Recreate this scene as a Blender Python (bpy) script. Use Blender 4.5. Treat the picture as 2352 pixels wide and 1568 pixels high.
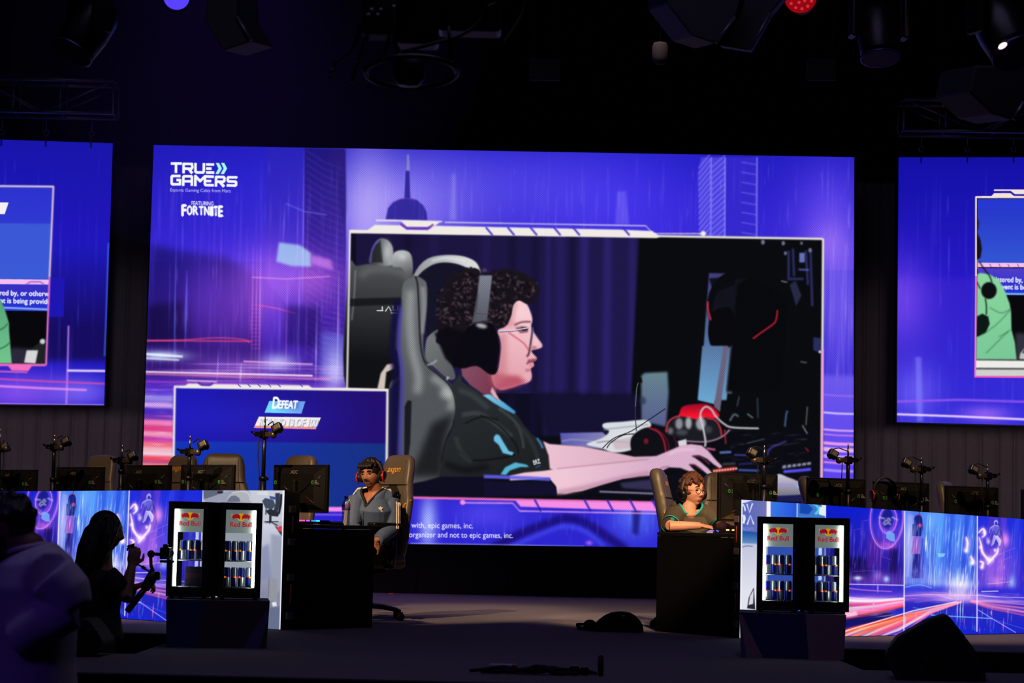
import bpy, bmesh, math, random
import numpy as np
from mathutils import Vector, Matrix, Euler

for o in list(bpy.data.objects):
    bpy.data.objects.remove(o)

SC = bpy.context.scene
COL = SC.collection
V = Vector
PI = math.pi

# ------------------------------------------------------------------ camera
FPX = 5000.0                 # focal length in pixels of the 2352 px wide frame
CAMZ = 0.78                  # lens height above the stage floor (stage itself is raised)
ROLL = 0.022
HORIZ = 1203.0
PITCH = math.atan((HORIZ - 784.0) / FPX)
CAM = V((0, 0, CAMZ))
_f = V((0, math.cos(PITCH), math.sin(PITCH)))
_r0 = V((1, 0, 0))
_u0 = V((0, -math.sin(PITCH), math.cos(PITCH)))
_r = _r0 * math.cos(ROLL) + _u0 * math.sin(ROLL)
_u = -_r0 * math.sin(ROLL) + _u0 * math.cos(ROLL)
cam_data = bpy.data.cameras.new('camera')
cam = bpy.data.objects.new('camera', cam_data)
COL.objects.link(cam)
cam.matrix_world = Matrix(((_r.x, _u.x, -_f.x, 0), (_r.y, _u.y, -_f.y, 0), (_r.z, _u.z, -_f.z, CAMZ), (0, 0, 0, 1)))
cam_data.sensor_width = 36.0
cam_data.lens = 36.0 * FPX / 2352.0
cam_data.clip_end = 200
cam_data.dof.use_dof = True
cam_data.dof.focus_distance = 16.6
cam_data.dof.aperture_fstop = 5.0
SC.camera = cam

# ------------------------------------------------------------------ view, world
SC.view_settings.view_transform = 'Standard'
SC.view_settings.look = 'None'
SC.view_settings.exposure = 0.0
SC.view_settings.gamma = 1.0
SC.view_settings.use_curve_mapping = False
SC.cycles.use_denoising = True
SC.cycles.max_bounces = 6
SC.cycles.transparent_max_bounces = 16
SC.cycles.caustics_reflective = False
SC.cycles.caustics_refractive = False
W = bpy.data.worlds.new('dark_hall')
SC.world = W
W.use_nodes = True
W.node_tree.nodes['Background'].inputs[0].default_value = (0.02, 0.02, 0.05, 1)
W.node_tree.nodes['Background'].inputs[1].default_value = 0.012

# ------------------------------------------------------------------ stage lighting (stage spots, plus fills added for the curtains)
def lamp(name, kind, loc, target, color, power, size=0.3, spot=35, blend=0.6):
    d = bpy.data.lights.new(name, kind)
    d.color = color
    d.energy = power
    if kind == 'SPOT':
        d.spot_size = math.radians(spot)
        d.spot_blend = blend
        d.shadow_soft_size = size
    elif kind == 'AREA':
        d.size = size
    else:
        d.shadow_soft_size = size
    o = bpy.data.objects.new(name, d)
    COL.objects.link(o)
    o.location = loc
    o.rotation_euler = (V(target) - V(loc)).to_track_quat('-Z', 'Y').to_euler()
    return o

WARM = (1.0, 0.66, 0.36)
lamp('key_spot_left', 'SPOT', (-4.4, 8.6, 6.6), (-1.35, 17.1, 1.0), WARM, 5200, 0.10, 13, 0.5)
lamp('key_spot_right', 'SPOT', (1.5, 8.6, 6.3), (1.32, 16.6, 0.95), WARM, 5200, 0.10, 11, 0.5)
lamp('row_spot_left', 'SPOT', (-5.0, 12.0, 7.0), (-3.1, 18.0, 1.0), WARM, 1500, 0.12, 34)
lamp('row_spot_right', 'SPOT', (5.0, 12.0, 7.0), (3.0, 17.6, 1.0), WARM, 1700, 0.12, 34)
lamp('floor_spot', 'SPOT', (0.6, 13.5, 7.2), (0.45, 19.4, 0), (1.0, 0.68, 0.62), 850, 0.2, 24, 0.9)
lamp('curtain_fill_left', 'SPOT', (-5.6, 20.8, 2.0), (-5.8, 25.2, 0.6), (1.0, 0.74, 0.9), 100, 0.3, 66, 0.7)  # unseen low fills, left and right, added to brighten the curtains
lamp('curtain_fill_right', 'SPOT', (5.6, 20.8, 2.0), (5.8, 25.2, 0.6), (1.0, 0.74, 0.8), 110, 0.3, 66, 0.7)
lamp('gap_fill_left', 'SPOT', (-3.75, 19.5, 2.0), (-4.3, 25.2, 2.7), (0.85, 0.72, 1.0), 60, 0.2, 24, 0.9)  # narrow unseen fills added to lift the curtain between the screens
lamp('gap_fill_right', 'SPOT', (3.9, 19.5, 2.0), (4.4, 25.2, 2.7), (1.0, 0.72, 0.8), 60, 0.2, 24, 0.9)
lamp('blue_side_spot', 'SPOT', (-4.2, 3.6, 3.6), (-1.7, 7.7, 0.2), (0.20, 0.08, 1.0), 60, 0.5, 45, 0.8)
lamp('house_glow', 'AREA', (0, 9.0, 8.6), (0, 13.0, 0), (0.42, 0.36, 0.72), 100, 5.0)

# ------------------------------------------------------------------ placing
def ray(px, py):
    return _f + _r * ((px - 1176.0) / FPX) + _u * ((784.0 - py) / FPX)

def at(px, py, Y):
    """point on the vertical plane at distance Y seen at pixel (px, py)"""
    d = ray(px, py)
    return CAM + d * (Y / d.y)

def ground(px, py, z=0.0):
    d = ray(px, py)
    return CAM + d * ((z - CAMZ) / d.z)

# ------------------------------------------------------------------ materials
def lin(c):
    return tuple((v / 12.92 if v <= 0.04045 else ((v + 0.055) / 1.055) ** 2.4) for v in c)

def rgb(*c):
    return lin([v / 255.0 for v in c])

_mats = {}
def mat(name, color, rough=0.6, metal=0.0, emit=None, emit_s=1.0, trans=0.0, alpha=1.0, bump=0.0, bscale=60.0, vary=0.0, spec=0.5, ior=1.45, sheen=0.0):
    if name in _mats:
        return _mats[name]
    m = bpy.data.materials.new(name)
    m.use_nodes = True
    nt = m.node_tree
    b = nt.nodes['Principled BSDF']
    b.inputs['Base Color'].default_value = (*color, 1)
    b.inputs['Roughness'].default_value = rough
    b.inputs['Metallic'].default_value = metal
    b.inputs['Transmission Weight'].default_value = trans
    b.inputs['Alpha'].default_value = alpha
    b.inputs['Specular IOR Level'].default_value = spec
    b.inputs['IOR'].default_value = ior
    if sheen:
        b.inputs['Sheen Weight'].default_value = sheen
    if emit is not None:
        b.inputs['Emission Color'].default_value = (*emit, 1)
        b.inputs['Emission Strength'].default_value = emit_s
    if bump or vary:
        tc = nt.nodes.new('ShaderNodeTexCoord')
        no = nt.nodes.new('ShaderNodeTexNoise')
        no.inputs['Scale'].default_value = bscale
        no.inputs['Detail'].default_value = 5
        nt.links.new(tc.outputs['Object'], no.inputs['Vector'])
        if bump:
            bp = nt.nodes.new('ShaderNodeBump')
            bp.inputs['Strength'].default_value = bump
            bp.inputs['Distance'].default_value = 0.01
            nt.links.new(no.outputs['Fac'], bp.inputs['Height'])
            nt.links.new(bp.outputs['Normal'], b.inputs['Normal'])
        if vary:
            mx = nt.nodes.new('ShaderNodeMix')
            mx.data_type = 'RGBA'
            mx.inputs[6].default_value = (*[c * (1 - vary) for c in color], 1)
            mx.inputs[7].default_value = (*[min(1, c * (1 + vary)) for c in color], 1)
            nt.links.new(no.outputs['Fac'], mx.inputs[0])
            nt.links.new(mx.outputs[2], b.inputs['Base Color'])
    _mats[name] = m
    return m

def glass(name, color, alpha=0.10, rough=0.03):
    """thin clear sheet: mostly lets light through, mirrors a little"""
    if name in _mats:
        return _mats[name]
    m = bpy.data.materials.new(name)
    m.use_nodes = True
    nt = m.node_tree
    nt.nodes.clear()
    out = nt.nodes.new('ShaderNodeOutputMaterial')
    mx = nt.nodes.new('ShaderNodeMixShader')
    tr = nt.nodes.new('ShaderNodeBsdfTransparent')
    gl = nt.nodes.new('ShaderNodeBsdfGlossy')
    tr.inputs[0].default_value = (*color, 1)
    gl.inputs['Roughness'].default_value = rough
    mx.inputs[0].default_value = alpha
    nt.links.new(tr.outputs[0], mx.inputs[1])
    nt.links.new(gl.outputs[0], mx.inputs[2])
    nt.links.new(mx.outputs[0], out.inputs[0])
    _mats[name] = m
    return m

# ------------------------------------------------------------------ objects
def tag(o, label, cat, group=None, kind=None):
    if label:
        o['label'] = label
    if cat:
        o['category'] = cat
    if group:
        o['group'] = group
    if kind:
        o['kind'] = kind
    return o

def thing(name, label, cat, loc=(0, 0, 0), rotz=0.0, group=None):
    o = bpy.data.objects.new(name, None)
    o.empty_display_size = 0.1
    COL.objects.link(o)
    o.location = loc
    o.rotation_euler = (0, 0, rotz)
    return tag(o, label, cat, group)

def copy_tree(o, parent=None):
    c = o.copy()
    COL.objects.link(c)
    if parent is not None:
        c.parent = parent
    for ch in list(o.children):
        copy_tree(ch, c)
    return c

class MB:
    """collects shapes into one mesh"""
    def __init__(self):
        self.v = []
        self.f = []
        self.mi = []
        self.sm = []

    def add(self, verts, faces, mi=0, M=None, smooth=True):
        b = len(self.v)
        for p in verts:
            p = V(p)
            self.v.append(M @ p if M is not None else p)
        for f in faces:
            self.f.append([i + b for i in f])
            self.mi.append(mi)
            self.sm.append(smooth)
        return self

    def box(self, c, s, mi=0, M=None, bevel=0.0, seg=2):
        bm = bmesh.new()
        bmesh.ops.create_cube(bm, size=1.0)
        bmesh.ops.scale(bm, vec=s, verts=bm.verts)
        if bevel > 0:
            bmesh.ops.bevel(bm, geom=list(bm.edges), offset=bevel, segments=seg, affect='EDGES', profile=0.5)
        bmesh.ops.translate(bm, vec=c, verts=bm.verts)
        self.bm(bm, mi, M, smooth=False)
        return self

    def bm(self, bm, mi=0, M=None, smooth=True):
        bm.verts.index_update()
        self.add([v.co.copy() for v in bm.verts], [[v.index for v in f.verts] for f in bm.faces], mi, M, smooth)
        bm.free()
        return self

    def tube(self, pts, rad, n=10, mi=0, M=None, caps=True, flat=1.0):
        pts = [V(p) for p in pts]
        if not hasattr(rad, '__len__'):
            rad = [rad] * len(pts)
        rings = []
        up = None
        vs = []
        for i, p in enumerate(pts):
            t = (pts[min(i + 1, len(pts) - 1)] - pts[max(i - 1, 0)])
            t = t.normalized() if t.length > 1e-9 else V((0, 0, 1))
            if up is None:
                a = V((0, 0, 1)) if abs(t.z) < 0.9 else V((1, 0, 0))
                side = t.cross(a).normalized()
            else:
                side = (side - t * side.dot(t)).normalized()
            up = side.cross(t)
            rings.append(len(vs))
            for k in range(n):
                a = 2 * PI * k / n
                vs.append(p + side * (math.cos(a) * rad[i]) + up * (math.sin(a) * rad[i] * flat))
        fs = []
        for i in range(len(pts) - 1):
            for k in range(n):
                k2 = (k + 1) % n
                fs.append([i * n + k, i * n + k2, (i + 1) * n + k2, (i + 1) * n + k])
        if caps:
            fs.append(list(range(n))[::-1])
            fs.append([(len(pts) - 1) * n + k for k in range(n)])
        return self.add(vs, fs, mi, M)

    def cyl(self, p0, p1, r0, r1=None, n=16, mi=0, M=None):
        return self.tube([p0, p1], [r0, r0 if r1 is None else r1], n, mi, M)

    def ball(self, c, r, mi=0, M=None, nu=16, nv=10, R=None):
        if not hasattr(r, '__len__'):
            r = (r, r, r)
        vs = []
        fs = []
        c = V(c)
        for j in range(nv + 1):
            th = PI * j / nv
            for i in range(nu):
                ph = 2 * PI * i / nu
                p = V((r[0] * math.sin(th) * math.cos(ph), r[1] * math.sin(th) * math.sin(ph), r[2] * math.cos(th)))
                if R is not None:
                    p = R @ p
                vs.append(c + p)
        for j in range(nv):
            for i in range(nu):
                i2 = (i + 1) % nu
                a, b, d, e = j * nu + i, j * nu + i2, (j + 1) * nu + i2, (j + 1) * nu + i
                fs.append([a, e, d, b])
        return self.add(vs, fs, mi, M)

    def lathe(self, prof, n=24, mi=0, M=None, c=(0, 0, 0)):
        vs = []
        fs = []
        for (r, z) in prof:
            for k in range(n):
                a = 2 * PI * k / n
                vs.append((c[0] + r * math.cos(a), c[1] + r * math.sin(a), c[2] + z))
        m = len(prof)
        for i in range(m - 1):
            for k in range(n):
                k2 = (k + 1) % n
                fs.append([i * n + k, i * n + k2, (i + 1) * n + k2, (i + 1) * n + k])
        fs.append([k for k in range(n)][::-1])
        fs.append([(m - 1) * n + k for k in range(n)])
        return self.add(vs, fs, mi, M)

    def prism(self, poly, z0, z1, mi=0, M=None, smooth=False):
        """polygon in local xy, extruded along local z"""
        n = len(poly)
        vs = [(p[0], p[1], z0) for p in poly] + [(p[0], p[1], z1) for p in poly]
        fs = [list(range(n))[::-1], list(range(n, 2 * n))]
        for i in range(n):
            j = (i + 1) % n
            fs.append([i, j, n + j, n + i])
        return self.add(vs, fs, mi, M, smooth)

    def build(self, name, mats, parent=None, smooth=None, M=None, bevel=0.0, seg=2, subsurf=0):
        me = bpy.data.meshes.new(name)
        me.from_pydata([tuple(p) for p in self.v], [], self.f)
        mats = mats if isinstance(mats, (list, tuple)) else [mats]
        for m in mats:
            me.materials.append(m)
        for i, p in enumerate(me.polygons):
            p.material_index = self.mi[i]
            p.use_smooth = self.sm[i] if smooth is None else smooth
        me.update()
        o = bpy.data.objects.new(name, me)
        COL.objects.link(o)
        if parent is not None:
            o.parent = parent
        if bevel:
            md = o.modifiers.new('bevel', 'BEVEL')
            md.width = bevel
            md.segments = seg
            md.limit_method = 'ANGLE'
        if subsurf:
            md = o.modifiers.new('sub', 'SUBSURF')
            md.levels = subsurf
            md.render_levels = subsurf
        return o

def Rz(a):
    return Matrix.Rotation(a, 4, 'Z')
def Rx(a):
    return Matrix.Rotation(a, 4, 'X')
def Ry(a):
    return Matrix.Rotation(a, 4, 'Y')
def Tr(x, y=None, z=None):
    return Matrix.Translation(V(x) if y is None else V((x, y, z)))

from mathutils.bvhtree import BVHTree
class Surf:
    """finds points on a mesh so that seams and badges lie on it"""
    def __init__(s, v, f):
        s.t = BVHTree.FromPolygons([tuple(p) for p in v], [tuple(i) for i in f])

    def hit(s, o, d, lift=0.002, far=5.0):
        o, d = V(o), V(d).normalized()
        h = s.t.ray_cast(o, d, far)
        return o + d * far * 0.0 if h[0] is None else h[0] - d * lift

_txt = {}
def text_geo(s, bold=0.0, shear=0.0, space=1.0):
    """flat outline of a line of type: vertices (x, y) with cap height about 0.7, and triangles"""
    key = (s, bold, shear, space)
    if key in _txt:
        return _txt[key]
    cu = bpy.data.curves.new('t', 'FONT')
    cu.body = s
    cu.size = 1.0
    cu.offset = bold
    cu.shear = shear
    cu.space_character = space
    cu.resolution_u = 4
    o = bpy.data.objects.new('t', cu)
    COL.objects.link(o)
    dg = bpy.context.evaluated_depsgraph_get()
    ev = o.evaluated_get(dg)
    me = ev.to_mesh()
    vs = [(v.co.x, v.co.y) for v in me.vertices]
    fs = [list(p.vertices) for p in me.polygons]
    ev.to_mesh_clear()
    bpy.data.objects.remove(o)
    bpy.data.curves.remove(cu)
    _txt[key] = (vs, fs)
    return vs, fs

def text_box(vs):
    xs = [p[0] for p in vs]
    ys = [p[1] for p in vs]
    return min(xs), min(ys), max(xs), max(ys)

def text_part(name, s, m, parent, M, width, bold=0.0, shear=0.0, height=None):
    """type lying in local xz plane facing -y, centred on M, given width"""
    vs, fs = text_geo(s, bold, shear)
    x0, y0, x1, y1 = text_box(vs)
    k = width / (x1 - x0)
    ky = k if height is None else height / (y1 - y0)
    mb = MB()
    mb.add([((x - (x0 + x1) / 2) * k, 0, (y - (y0 + y1) / 2) * ky) for x, y in vs], fs, 0, M, False)
    return mb.build(name, m, parent)

# ------------------------------------------------------------------ pictures shown by the LED screens
def hom(src, dst):
    A = []
    B = []
    for (x, y), (u, v) in zip(src, dst):
        A.append([x, y, 1, 0, 0, 0, -u * x, -u * y]); B.append(u)
        A.append([0, 0, 0, x, y, 1, -v * x, -v * y]); B.append(v)
    h = np.linalg.solve(np.array(A, float), np.array(B, float))
    return np.append(h, 1).reshape(3, 3)

def spline(pts, n=6, closed=True):
    P = np.array(pts, float)
    N = len(P)
    out = []
    for i in range(N if closed else N - 1):
        p0 = P[(i - 1) % N] if closed or i > 0 else P[0]
        p1 = P[i]
        p2 = P[(i + 1) % N]
        p3 = P[(i + 2) % N] if closed or i < N - 2 else P[N - 1]
        for k in range(n):
            t = k / n
            out.append(0.5 * (2 * p1 + (p2 - p0) * t + (2 * p0 - 5 * p1 + 4 * p2 - p3) * t * t + (3 * p1 - p0 - 3 * p2 + p3) * t ** 3))
    if not closed:
        out.append(P[-1])
    return np.array(out)

def boxblur(a, r):
    if r < 0.5:
        return a
    k = max(1, int(round(r * 0.6)))
    for _ in range(3):
        for ax in (0, 1):
            p = [(0, 0)] * a.ndim
            p[ax] = (k + 1, k)
            c = np.cumsum(np.pad(a, p, mode='edge'), axis=ax)
            n = a.shape[ax]
            hi = np.take(c, range(2 * k + 1, 2 * k + 1 + n), axis=ax)
            lo = np.take(c, range(0, n), axis=ax)
            a = (hi - lo) / (2 * k + 1)
    return a

def z2p(x0, y0, s, pts):
    return [(x0 + x / s, y0 + y / s) for x, y in pts]

class Art:
    def __init__(self, w, h, bg, H=None):
        self.w, self.h = w, h
        self.a = np.zeros((h, w, 3)) + np.array(bg) / 255.0
        self.H = H
        self.Z = None
        self.rng = np.random.default_rng(7)

    def T(self, pts):
        P = np.array(pts, float).reshape(-1, 2)
        if self.Z is not None:
            P = np.stack([self.Z[0] + P[:, 0] / self.Z[2], self.Z[1] + P[:, 1] / self.Z[2]], 1)
        if self.H is not None:
            q = np.concatenate([P, np.ones((len(P), 1))], 1) @ self.H.T
            P = q[:, :2] / q[:, 2:3]
        return P

    def S(self):
        k = 1.0 if self.Z is None else 1.0 / self.Z[2]
        return k * getattr(self, 'k', 1.0)

    def cov(self, E, pad=0, ss=4):
        E = np.array(E, float)
        x0 = int(max(-pad, math.floor(min(E[:, 0].min(), E[:, 2].min())) - 1 - pad))
        x1 = int(min(self.w + pad, math.ceil(max(E[:, 0].max(), E[:, 2].max())) + 2 + pad))
        y0 = int(max(-pad, math.floor(min(E[:, 1].min(), E[:, 3].min())) - 1 - pad))
        y1 = int(min(self.h + pad, math.ceil(max(E[:, 1].max(), E[:, 3].max())) + 2 + pad))
        if x1 <= x0 or y1 <= y0:
            return None
        w, h = x1 - x0, y1 - y0
        acc = np.zeros((h, w + 2))
        for ax, ay, bx, by in E:
            if ay == by:
                continue
            s = 1.0
            if ay > by:
                ax, ay, bx, by, s = bx, by, ax, ay, -1.0
            k0 = max(0, math.ceil((ay - y0) * ss - 0.5))
            k1 = min(h * ss, math.ceil((by - y0) * ss - 0.5))
            if k1 <= k0:
                continue
            k = np.arange(k0, k1)
            X = ax + ((k + 0.5) / ss + y0 - ay) * (bx - ax) / (by - ay) - x0
            X = np.clip(X, 0, w)
            ix = X.astype(int)
            fx = X - ix
            np.add.at(acc, (k // ss, ix), s * (1 - fx))
            np.add.at(acc, (k // ss, ix + 1), s * fx)
        m = np.clip(np.abs(np.cumsum(acc, 1)[:, :w]) / ss, 0, 1)
        return x0, y0, m

    def blend(self, x0, y0, m, col, a=1.0, mode='n'):
        X0, Y0 = max(0, x0), max(0, y0)
        X1, Y1 = min(self.w, x0 + m.shape[1]), min(self.h, y0 + m.shape[0])
        if X1 <= X0 or Y1 <= Y0:
            return
        m = (m[Y0 - y0:Y1 - y0, X0 - x0:X1 - x0] * a)[..., None]
        if isinstance(col, tuple) and hasattr(col[0], '__len__'):
            (c0, p0), (c1, p1) = col
            p0, p1 = self.T([p0, p1])
            yy, xx = np.mgrid[Y0:Y1, X0:X1]
            d = p1 - p0
            t = np.clip(((xx - p0[0]) * d[0] + (yy - p0[1]) * d[1]) / (d @ d), 0, 1)[..., None]
            c = (np.array(c0) * (1 - t) + np.array(c1) * t) / 255.0
        else:
            c = np.array(col) / 255.0
        d = self.a[Y0:Y1, X0:X1]
        if mode == 'n':
            d[:] = d * (1 - m) + c * m
        elif mode == 's':
            d[:] = 1 - (1 - d) * (1 - np.clip(c * m, 0, 1))
        elif mode == 'm':
            d[:] = d * (1 - m + c * m)

    def fill(self, pts, col, a=1.0, blur=0, smooth=False, mode='n', n=6):
        if smooth:
            pts = spline(pts, n)
        P = self.T(pts)
        Q = np.roll(P, -1, 0)
        blur = blur * self.S()
        r = self.cov(np.concatenate([P, Q], 1), int(blur * 2.2) + 1 if blur else 0)
        if r is None:
            return
        x0, y0, m = r
        self.blend(x0, y0, boxblur(m, blur), col, a, mode)

    def stroke(self, pts, w, col, a=1.0, blur=0, smooth=False, closed=False, mode='n', taper=False):
        if smooth:
            pts = spline(pts, 6, closed)
        P = self.T(pts)
        if closed:
            P = np.concatenate([P, P[:1]])
        w = w * self.S() / 2
        blur = blur * self.S()
        n = len(P)
        T = np.gradient(P, axis=0)
        L = np.maximum(np.hypot(T[:, 0], T[:, 1]), 1e-6)
        N = np.stack([-T[:, 1] / L, T[:, 0] / L], 1)
        ww = np.full(n, w)
        if taper:
            ww = w * np.sin(np.linspace(0.15, PI - 0.15, n))
        A = P + N * ww[:, None]
        B = P - N * ww[:, None]
        out = np.concatenate([A, B[::-1]])
        r = self.cov(np.concatenate([out, np.roll(out, -1, 0)], 1), int(blur * 2.2) + 1 if blur else 0)
        if r is None:
            return
        x0, y0, m = r
        self.blend(x0, y0, boxblur(m, blur), col, a, mode)

    def ell(self, x, y, rx, ry, col, a=1.0, blur=0, rot=0, mode='n'):
        t = np.linspace(0, 2 * PI, 36, endpoint=False)
        c, s = math.cos(rot), math.sin(rot)
        X = rx * np.cos(t)
        Y = ry * np.sin(t)
        self.fill(np.stack([x + X * c - Y * s, y + X * s + Y * c], 1), col, a, blur, mode=mode)

    def glow(self, x, y, rx, ry, col, a=1.0, mode='s'):
        (cx, cy), (ex, ey), (fx, fy) = self.T([(x, y), (x + rx, y), (x, y + ry)])
        RX = max(1, math.hypot(ex - cx, ey - cy))
        RY = max(1, math.hypot(fx - cx, fy - cy))
        x0, x1 = int(cx - 2.6 * RX), int(cx + 2.6 * RX) + 1
        y0, y1 = int(cy - 2.6 * RY), int(cy + 2.6 * RY) + 1
        x0, y0 = max(x0, 0), max(y0, 0)
        x1, y1 = min(x1, self.w), min(y1, self.h)
        if x1 <= x0 or y1 <= y0:
            return
        yy, xx = np.mgrid[y0:y1, x0:x1]
        m = np.exp(-(((xx - cx) / RX) ** 2 + ((yy - cy) / RY) ** 2) * 1.2)
        self.blend(x0, y0, m, col, a, mode)

    def text(self, s, x, y, w, h, col, bold=0.0, shear=0.0, a=1.0, ang=0.0, blur=0, space=1.0, skew=0.0):
        """type filling the box whose top-left corner is (x, y)"""
        vs, fs = text_geo(s, 0.0, shear, space)
        X0, Y0, X1, Y1 = text_box(vs)
        P = np.array(vs)
        u = (P[:, 0] - X0) / (X1 - X0) * w
        v = (Y1 - P[:, 1]) / (Y1 - Y0) * h
        c, sn = math.cos(ang), math.sin(ang)
        q = self.T(np.stack([x + u * c - v * sn + skew * (h - v), y + u * sn + v * c], 1))
        E = []
        seen = {}
        for f in fs:
            for i in range(len(f)):
                e = (f[i], f[(i + 1) % len(f)])
                if (e[1], e[0]) in seen:
                    del seen[(e[1], e[0])]
                else:
                    seen[e] = 1
        E = np.array([[*q[i], *q[j]] for i, j in seen])
        r = self.cov(E)
        if r is None:
            return
        x0, y0, m = r
        e = bold * abs(self.T([(x, y + h)])[0][1] - self.T([(x, y)])[0][1])
        k = int(math.ceil(e))
        if k:
            m = np.pad(m, k)
            x0, y0 = x0 - k, y0 - k
            big = m.copy()
            for d in range(1, k + 1):
                wgt = min(1.0, e - (d - 1))
                for ax in (0, 1):
                    for sg in (d, -d):
                        big = np.maximum(big, np.roll(m, sg, ax) * wgt)
            m = big
        self.blend(x0, y0, boxblur(m, blur), col, a)

    def streaks(self, n, x0, x1, y0, y1, cols, wmin=1, wmax=3, lmin=40, lmax=250, a=0.25, blur=1.0, horiz=False, slope=0.0):
        R = self.rng
        for _ in range(n):
            x = R.uniform(x0, x1)
            y = R.uniform(y0, y1)
            L = R.uniform(lmin, lmax)
            w = R.uniform(wmin, wmax)
            c = cols[R.integers(len(cols))]
            if horiz:
                p = [(x, y), (x + L / 2, y + slope * L / 2), (min(x + L, x1), y + slope * L)]
            else:
                p = [(x, y), (x - 0.008 * L, y + L / 2), (x - 0.016 * L, min(y + L, y1))]
            self.stroke(p, w, c, a * R.uniform(0.4, 1.0), blur, mode='s', taper=True)

    def image(self, name):
        im = bpy.data.images.new(name, self.w, self.h)
        buf = np.ones((self.h, self.w, 4), np.float32)
        buf[..., :3] = np.clip(self.a[::-1], 0, 1)
        im.pixels.foreach_set(buf.ravel())
        im.update()
        return im

MAIN_Q = [(353, 333), (1962, 361), (1960, 1263), (322, 1240)]

def art_main():
    w, h = 1640, 912
    A = Art(w, h, (44, 34, 200), hom(MAIN_Q, [(0, 0), (w, 0), (w, h), (0, h)]))
    # ---- night city backdrop
    A.fill([(300, 320), (2000, 340), (2000, 620), (300, 600)], (((30, 26, 185), (600, 330)), ((58, 40, 215), (600, 620))))
    A.fill([(300, 600), (820, 600), (820, 1260), (300, 1240)], (((50, 34, 190), (500, 600)), ((60, 30, 150), (500, 900))))
    A.glow(900, 470, 190, 130, (150, 135, 235), 0.75)
    A.glow(840, 540, 60, 260, (170, 150, 240), 0.55)
    A.glow(1180, 420, 260, 110, (80, 70, 250), 0.4)
    A.glow(1420, 460, 220, 140, (40, 30, 230), 0.5)
    A.glow(560, 420, 160, 110, (10, 10, 120), 0.35)
    # left towers
    A.fill([(700, 340), (795, 342), (797, 560), (790, 900), (700, 900)], (((28, 18, 110), (750, 345)), ((60, 30, 150), (750, 640))), 0.85, 2)
    A.fill([(612, 338), (700, 340), (700, 560), (660, 700), (612, 640)], (((40, 34, 185), (650, 345)), ((66, 44, 200), (650, 600))), 0.8, 3)
    A.fill([(345, 560), (410, 575), (520, 590), (600, 640), (600, 880), (330, 860)], (((24, 16, 96), (450, 600)), ((40, 16, 90), (450, 840))), 0.7, 14)
    A.fill([(340, 700), (430, 690), (440, 780), (335, 790)], (16, 10, 60), 0.8, 12)
    for i in range(34):
        y = 345 + i * 16
        A.stroke([(705, y), (745, y + 26), (792, y + 44)], 3, (86, 70, 220), 0.28, 1.2)
    A.fill([(760, 343), (796, 344), (798, 480), (790, 520)], (40, 26, 120), 0.5, 3)
    # sky spire on the skyline
    A.fill([(888, 504), (893, 478), (905, 464), (920, 457), (931, 455), (934, 380), (938, 352), (942, 380), (945, 455), (960, 459), (975, 472), (982, 487), (984, 506)], (46, 36, 150), 0.95, 1.0)
    A.fill([(934, 392), (937, 355), (941, 355), (944, 392)], (150, 150, 225), 0.8, 0.8)
    A.stroke([(893, 470), (925, 455), (958, 458)], 2, (150, 70, 170), 0.5, 1)
    A.fill([(1040, 400), (1047, 398), (1050, 505), (1036, 505)], (150, 140, 240), 0.55, 5)
    A.fill([(1420, 440), (1440, 438), (1447, 515), (1415, 515)], (120, 105, 250), 0.5, 3)
    # right tower with slanted window lines
    A.fill([(1608, 540), (1604, 400), (1612, 361), (1668, 361), (1668, 545)], (80, 70, 225), 0.8, 1)
    A.fill([(1668, 361), (1740, 361), (1738, 545), (1668, 545)], (52, 40, 200), 0.8, 1)
    for i in range(22):
        y = 360 + i * 13
        A.stroke([(1606, y + 26), (1634, y - 8)], 2.2, (165, 160, 255), 0.6, 0.5)
        A.stroke([(1636, y + 24), (1667, y - 4)], 2.2, (165, 160, 255), 0.6, 0.5)
    for i in range(8):
        A.stroke([(1704, 372 + i * 23), (1738, 378 + i * 23)], 2, (130, 120, 250), 0.7, 0.6)
    for x in (1635, 1667, 1740):
        A.stroke([(x, 361), (x - 1, 548)], 3, (150, 140, 250), 0.8, 0.8)
    A.glow(1900, 480, 90, 120, (90, 60, 230), 0.5)
    # glows of signs and street light
    A.glow(610, 640, 90, 90, (175, 80, 240), 0.55)
    A.glow(720, 640, 80, 60, (200, 90, 220), 0.5)
    A.glow(560, 720, 140, 90, (120, 50, 200), 0.4)
    A.glow(470, 660, 60, 90, (90, 40, 190), 0.35)
    A.fill([(642, 556), (690, 562), (716, 580), (716, 612), (670, 610), (636, 600)], (165, 200, 240), 0.85, 4)
    A.fill([(716, 584), (762, 596), (768, 620), (716, 606)], (210, 130, 240), 0.7, 5)
    A.stroke([(580, 636), (660, 640), (760, 634)], 2, (250, 160, 240), 0.8, 1)
    for x, y0, y1, c, wd in ((404, 585, 870, (70, 110, 255), 3), (392, 600, 760, (50, 50, 190), 2), (430, 620, 800, (70, 80, 240), 6), (583, 560, 840, (240, 110, 220), 2), (592, 575, 835, (240, 110, 220), 2), (600, 560, 870, (250, 150, 240), 2.5),
                             (656, 466, 560, (120, 100, 250), 2), (700, 345, 700, (110, 90, 250), 3), (690, 620, 840, (170, 140, 250), 2.5), (662, 640, 860, (220, 120, 240), 2), (556, 830, 890, (230, 210, 250), 3), (503, 800, 890, (150, 130, 250), 2.5), (730, 690, 900, (150, 140, 255), 4), (780, 620, 900, (190, 170, 250), 3)):
        A.stroke([(x, y0), (x - 2, (y0 + y1) / 2), (x - 4, y1)], wd, c, 0.75, 1.2, mode='s', taper=True)
    A.stroke([(658, 467), (700, 485), (752, 493)], 2, (110, 120, 250), 0.8, 0.8)
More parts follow.
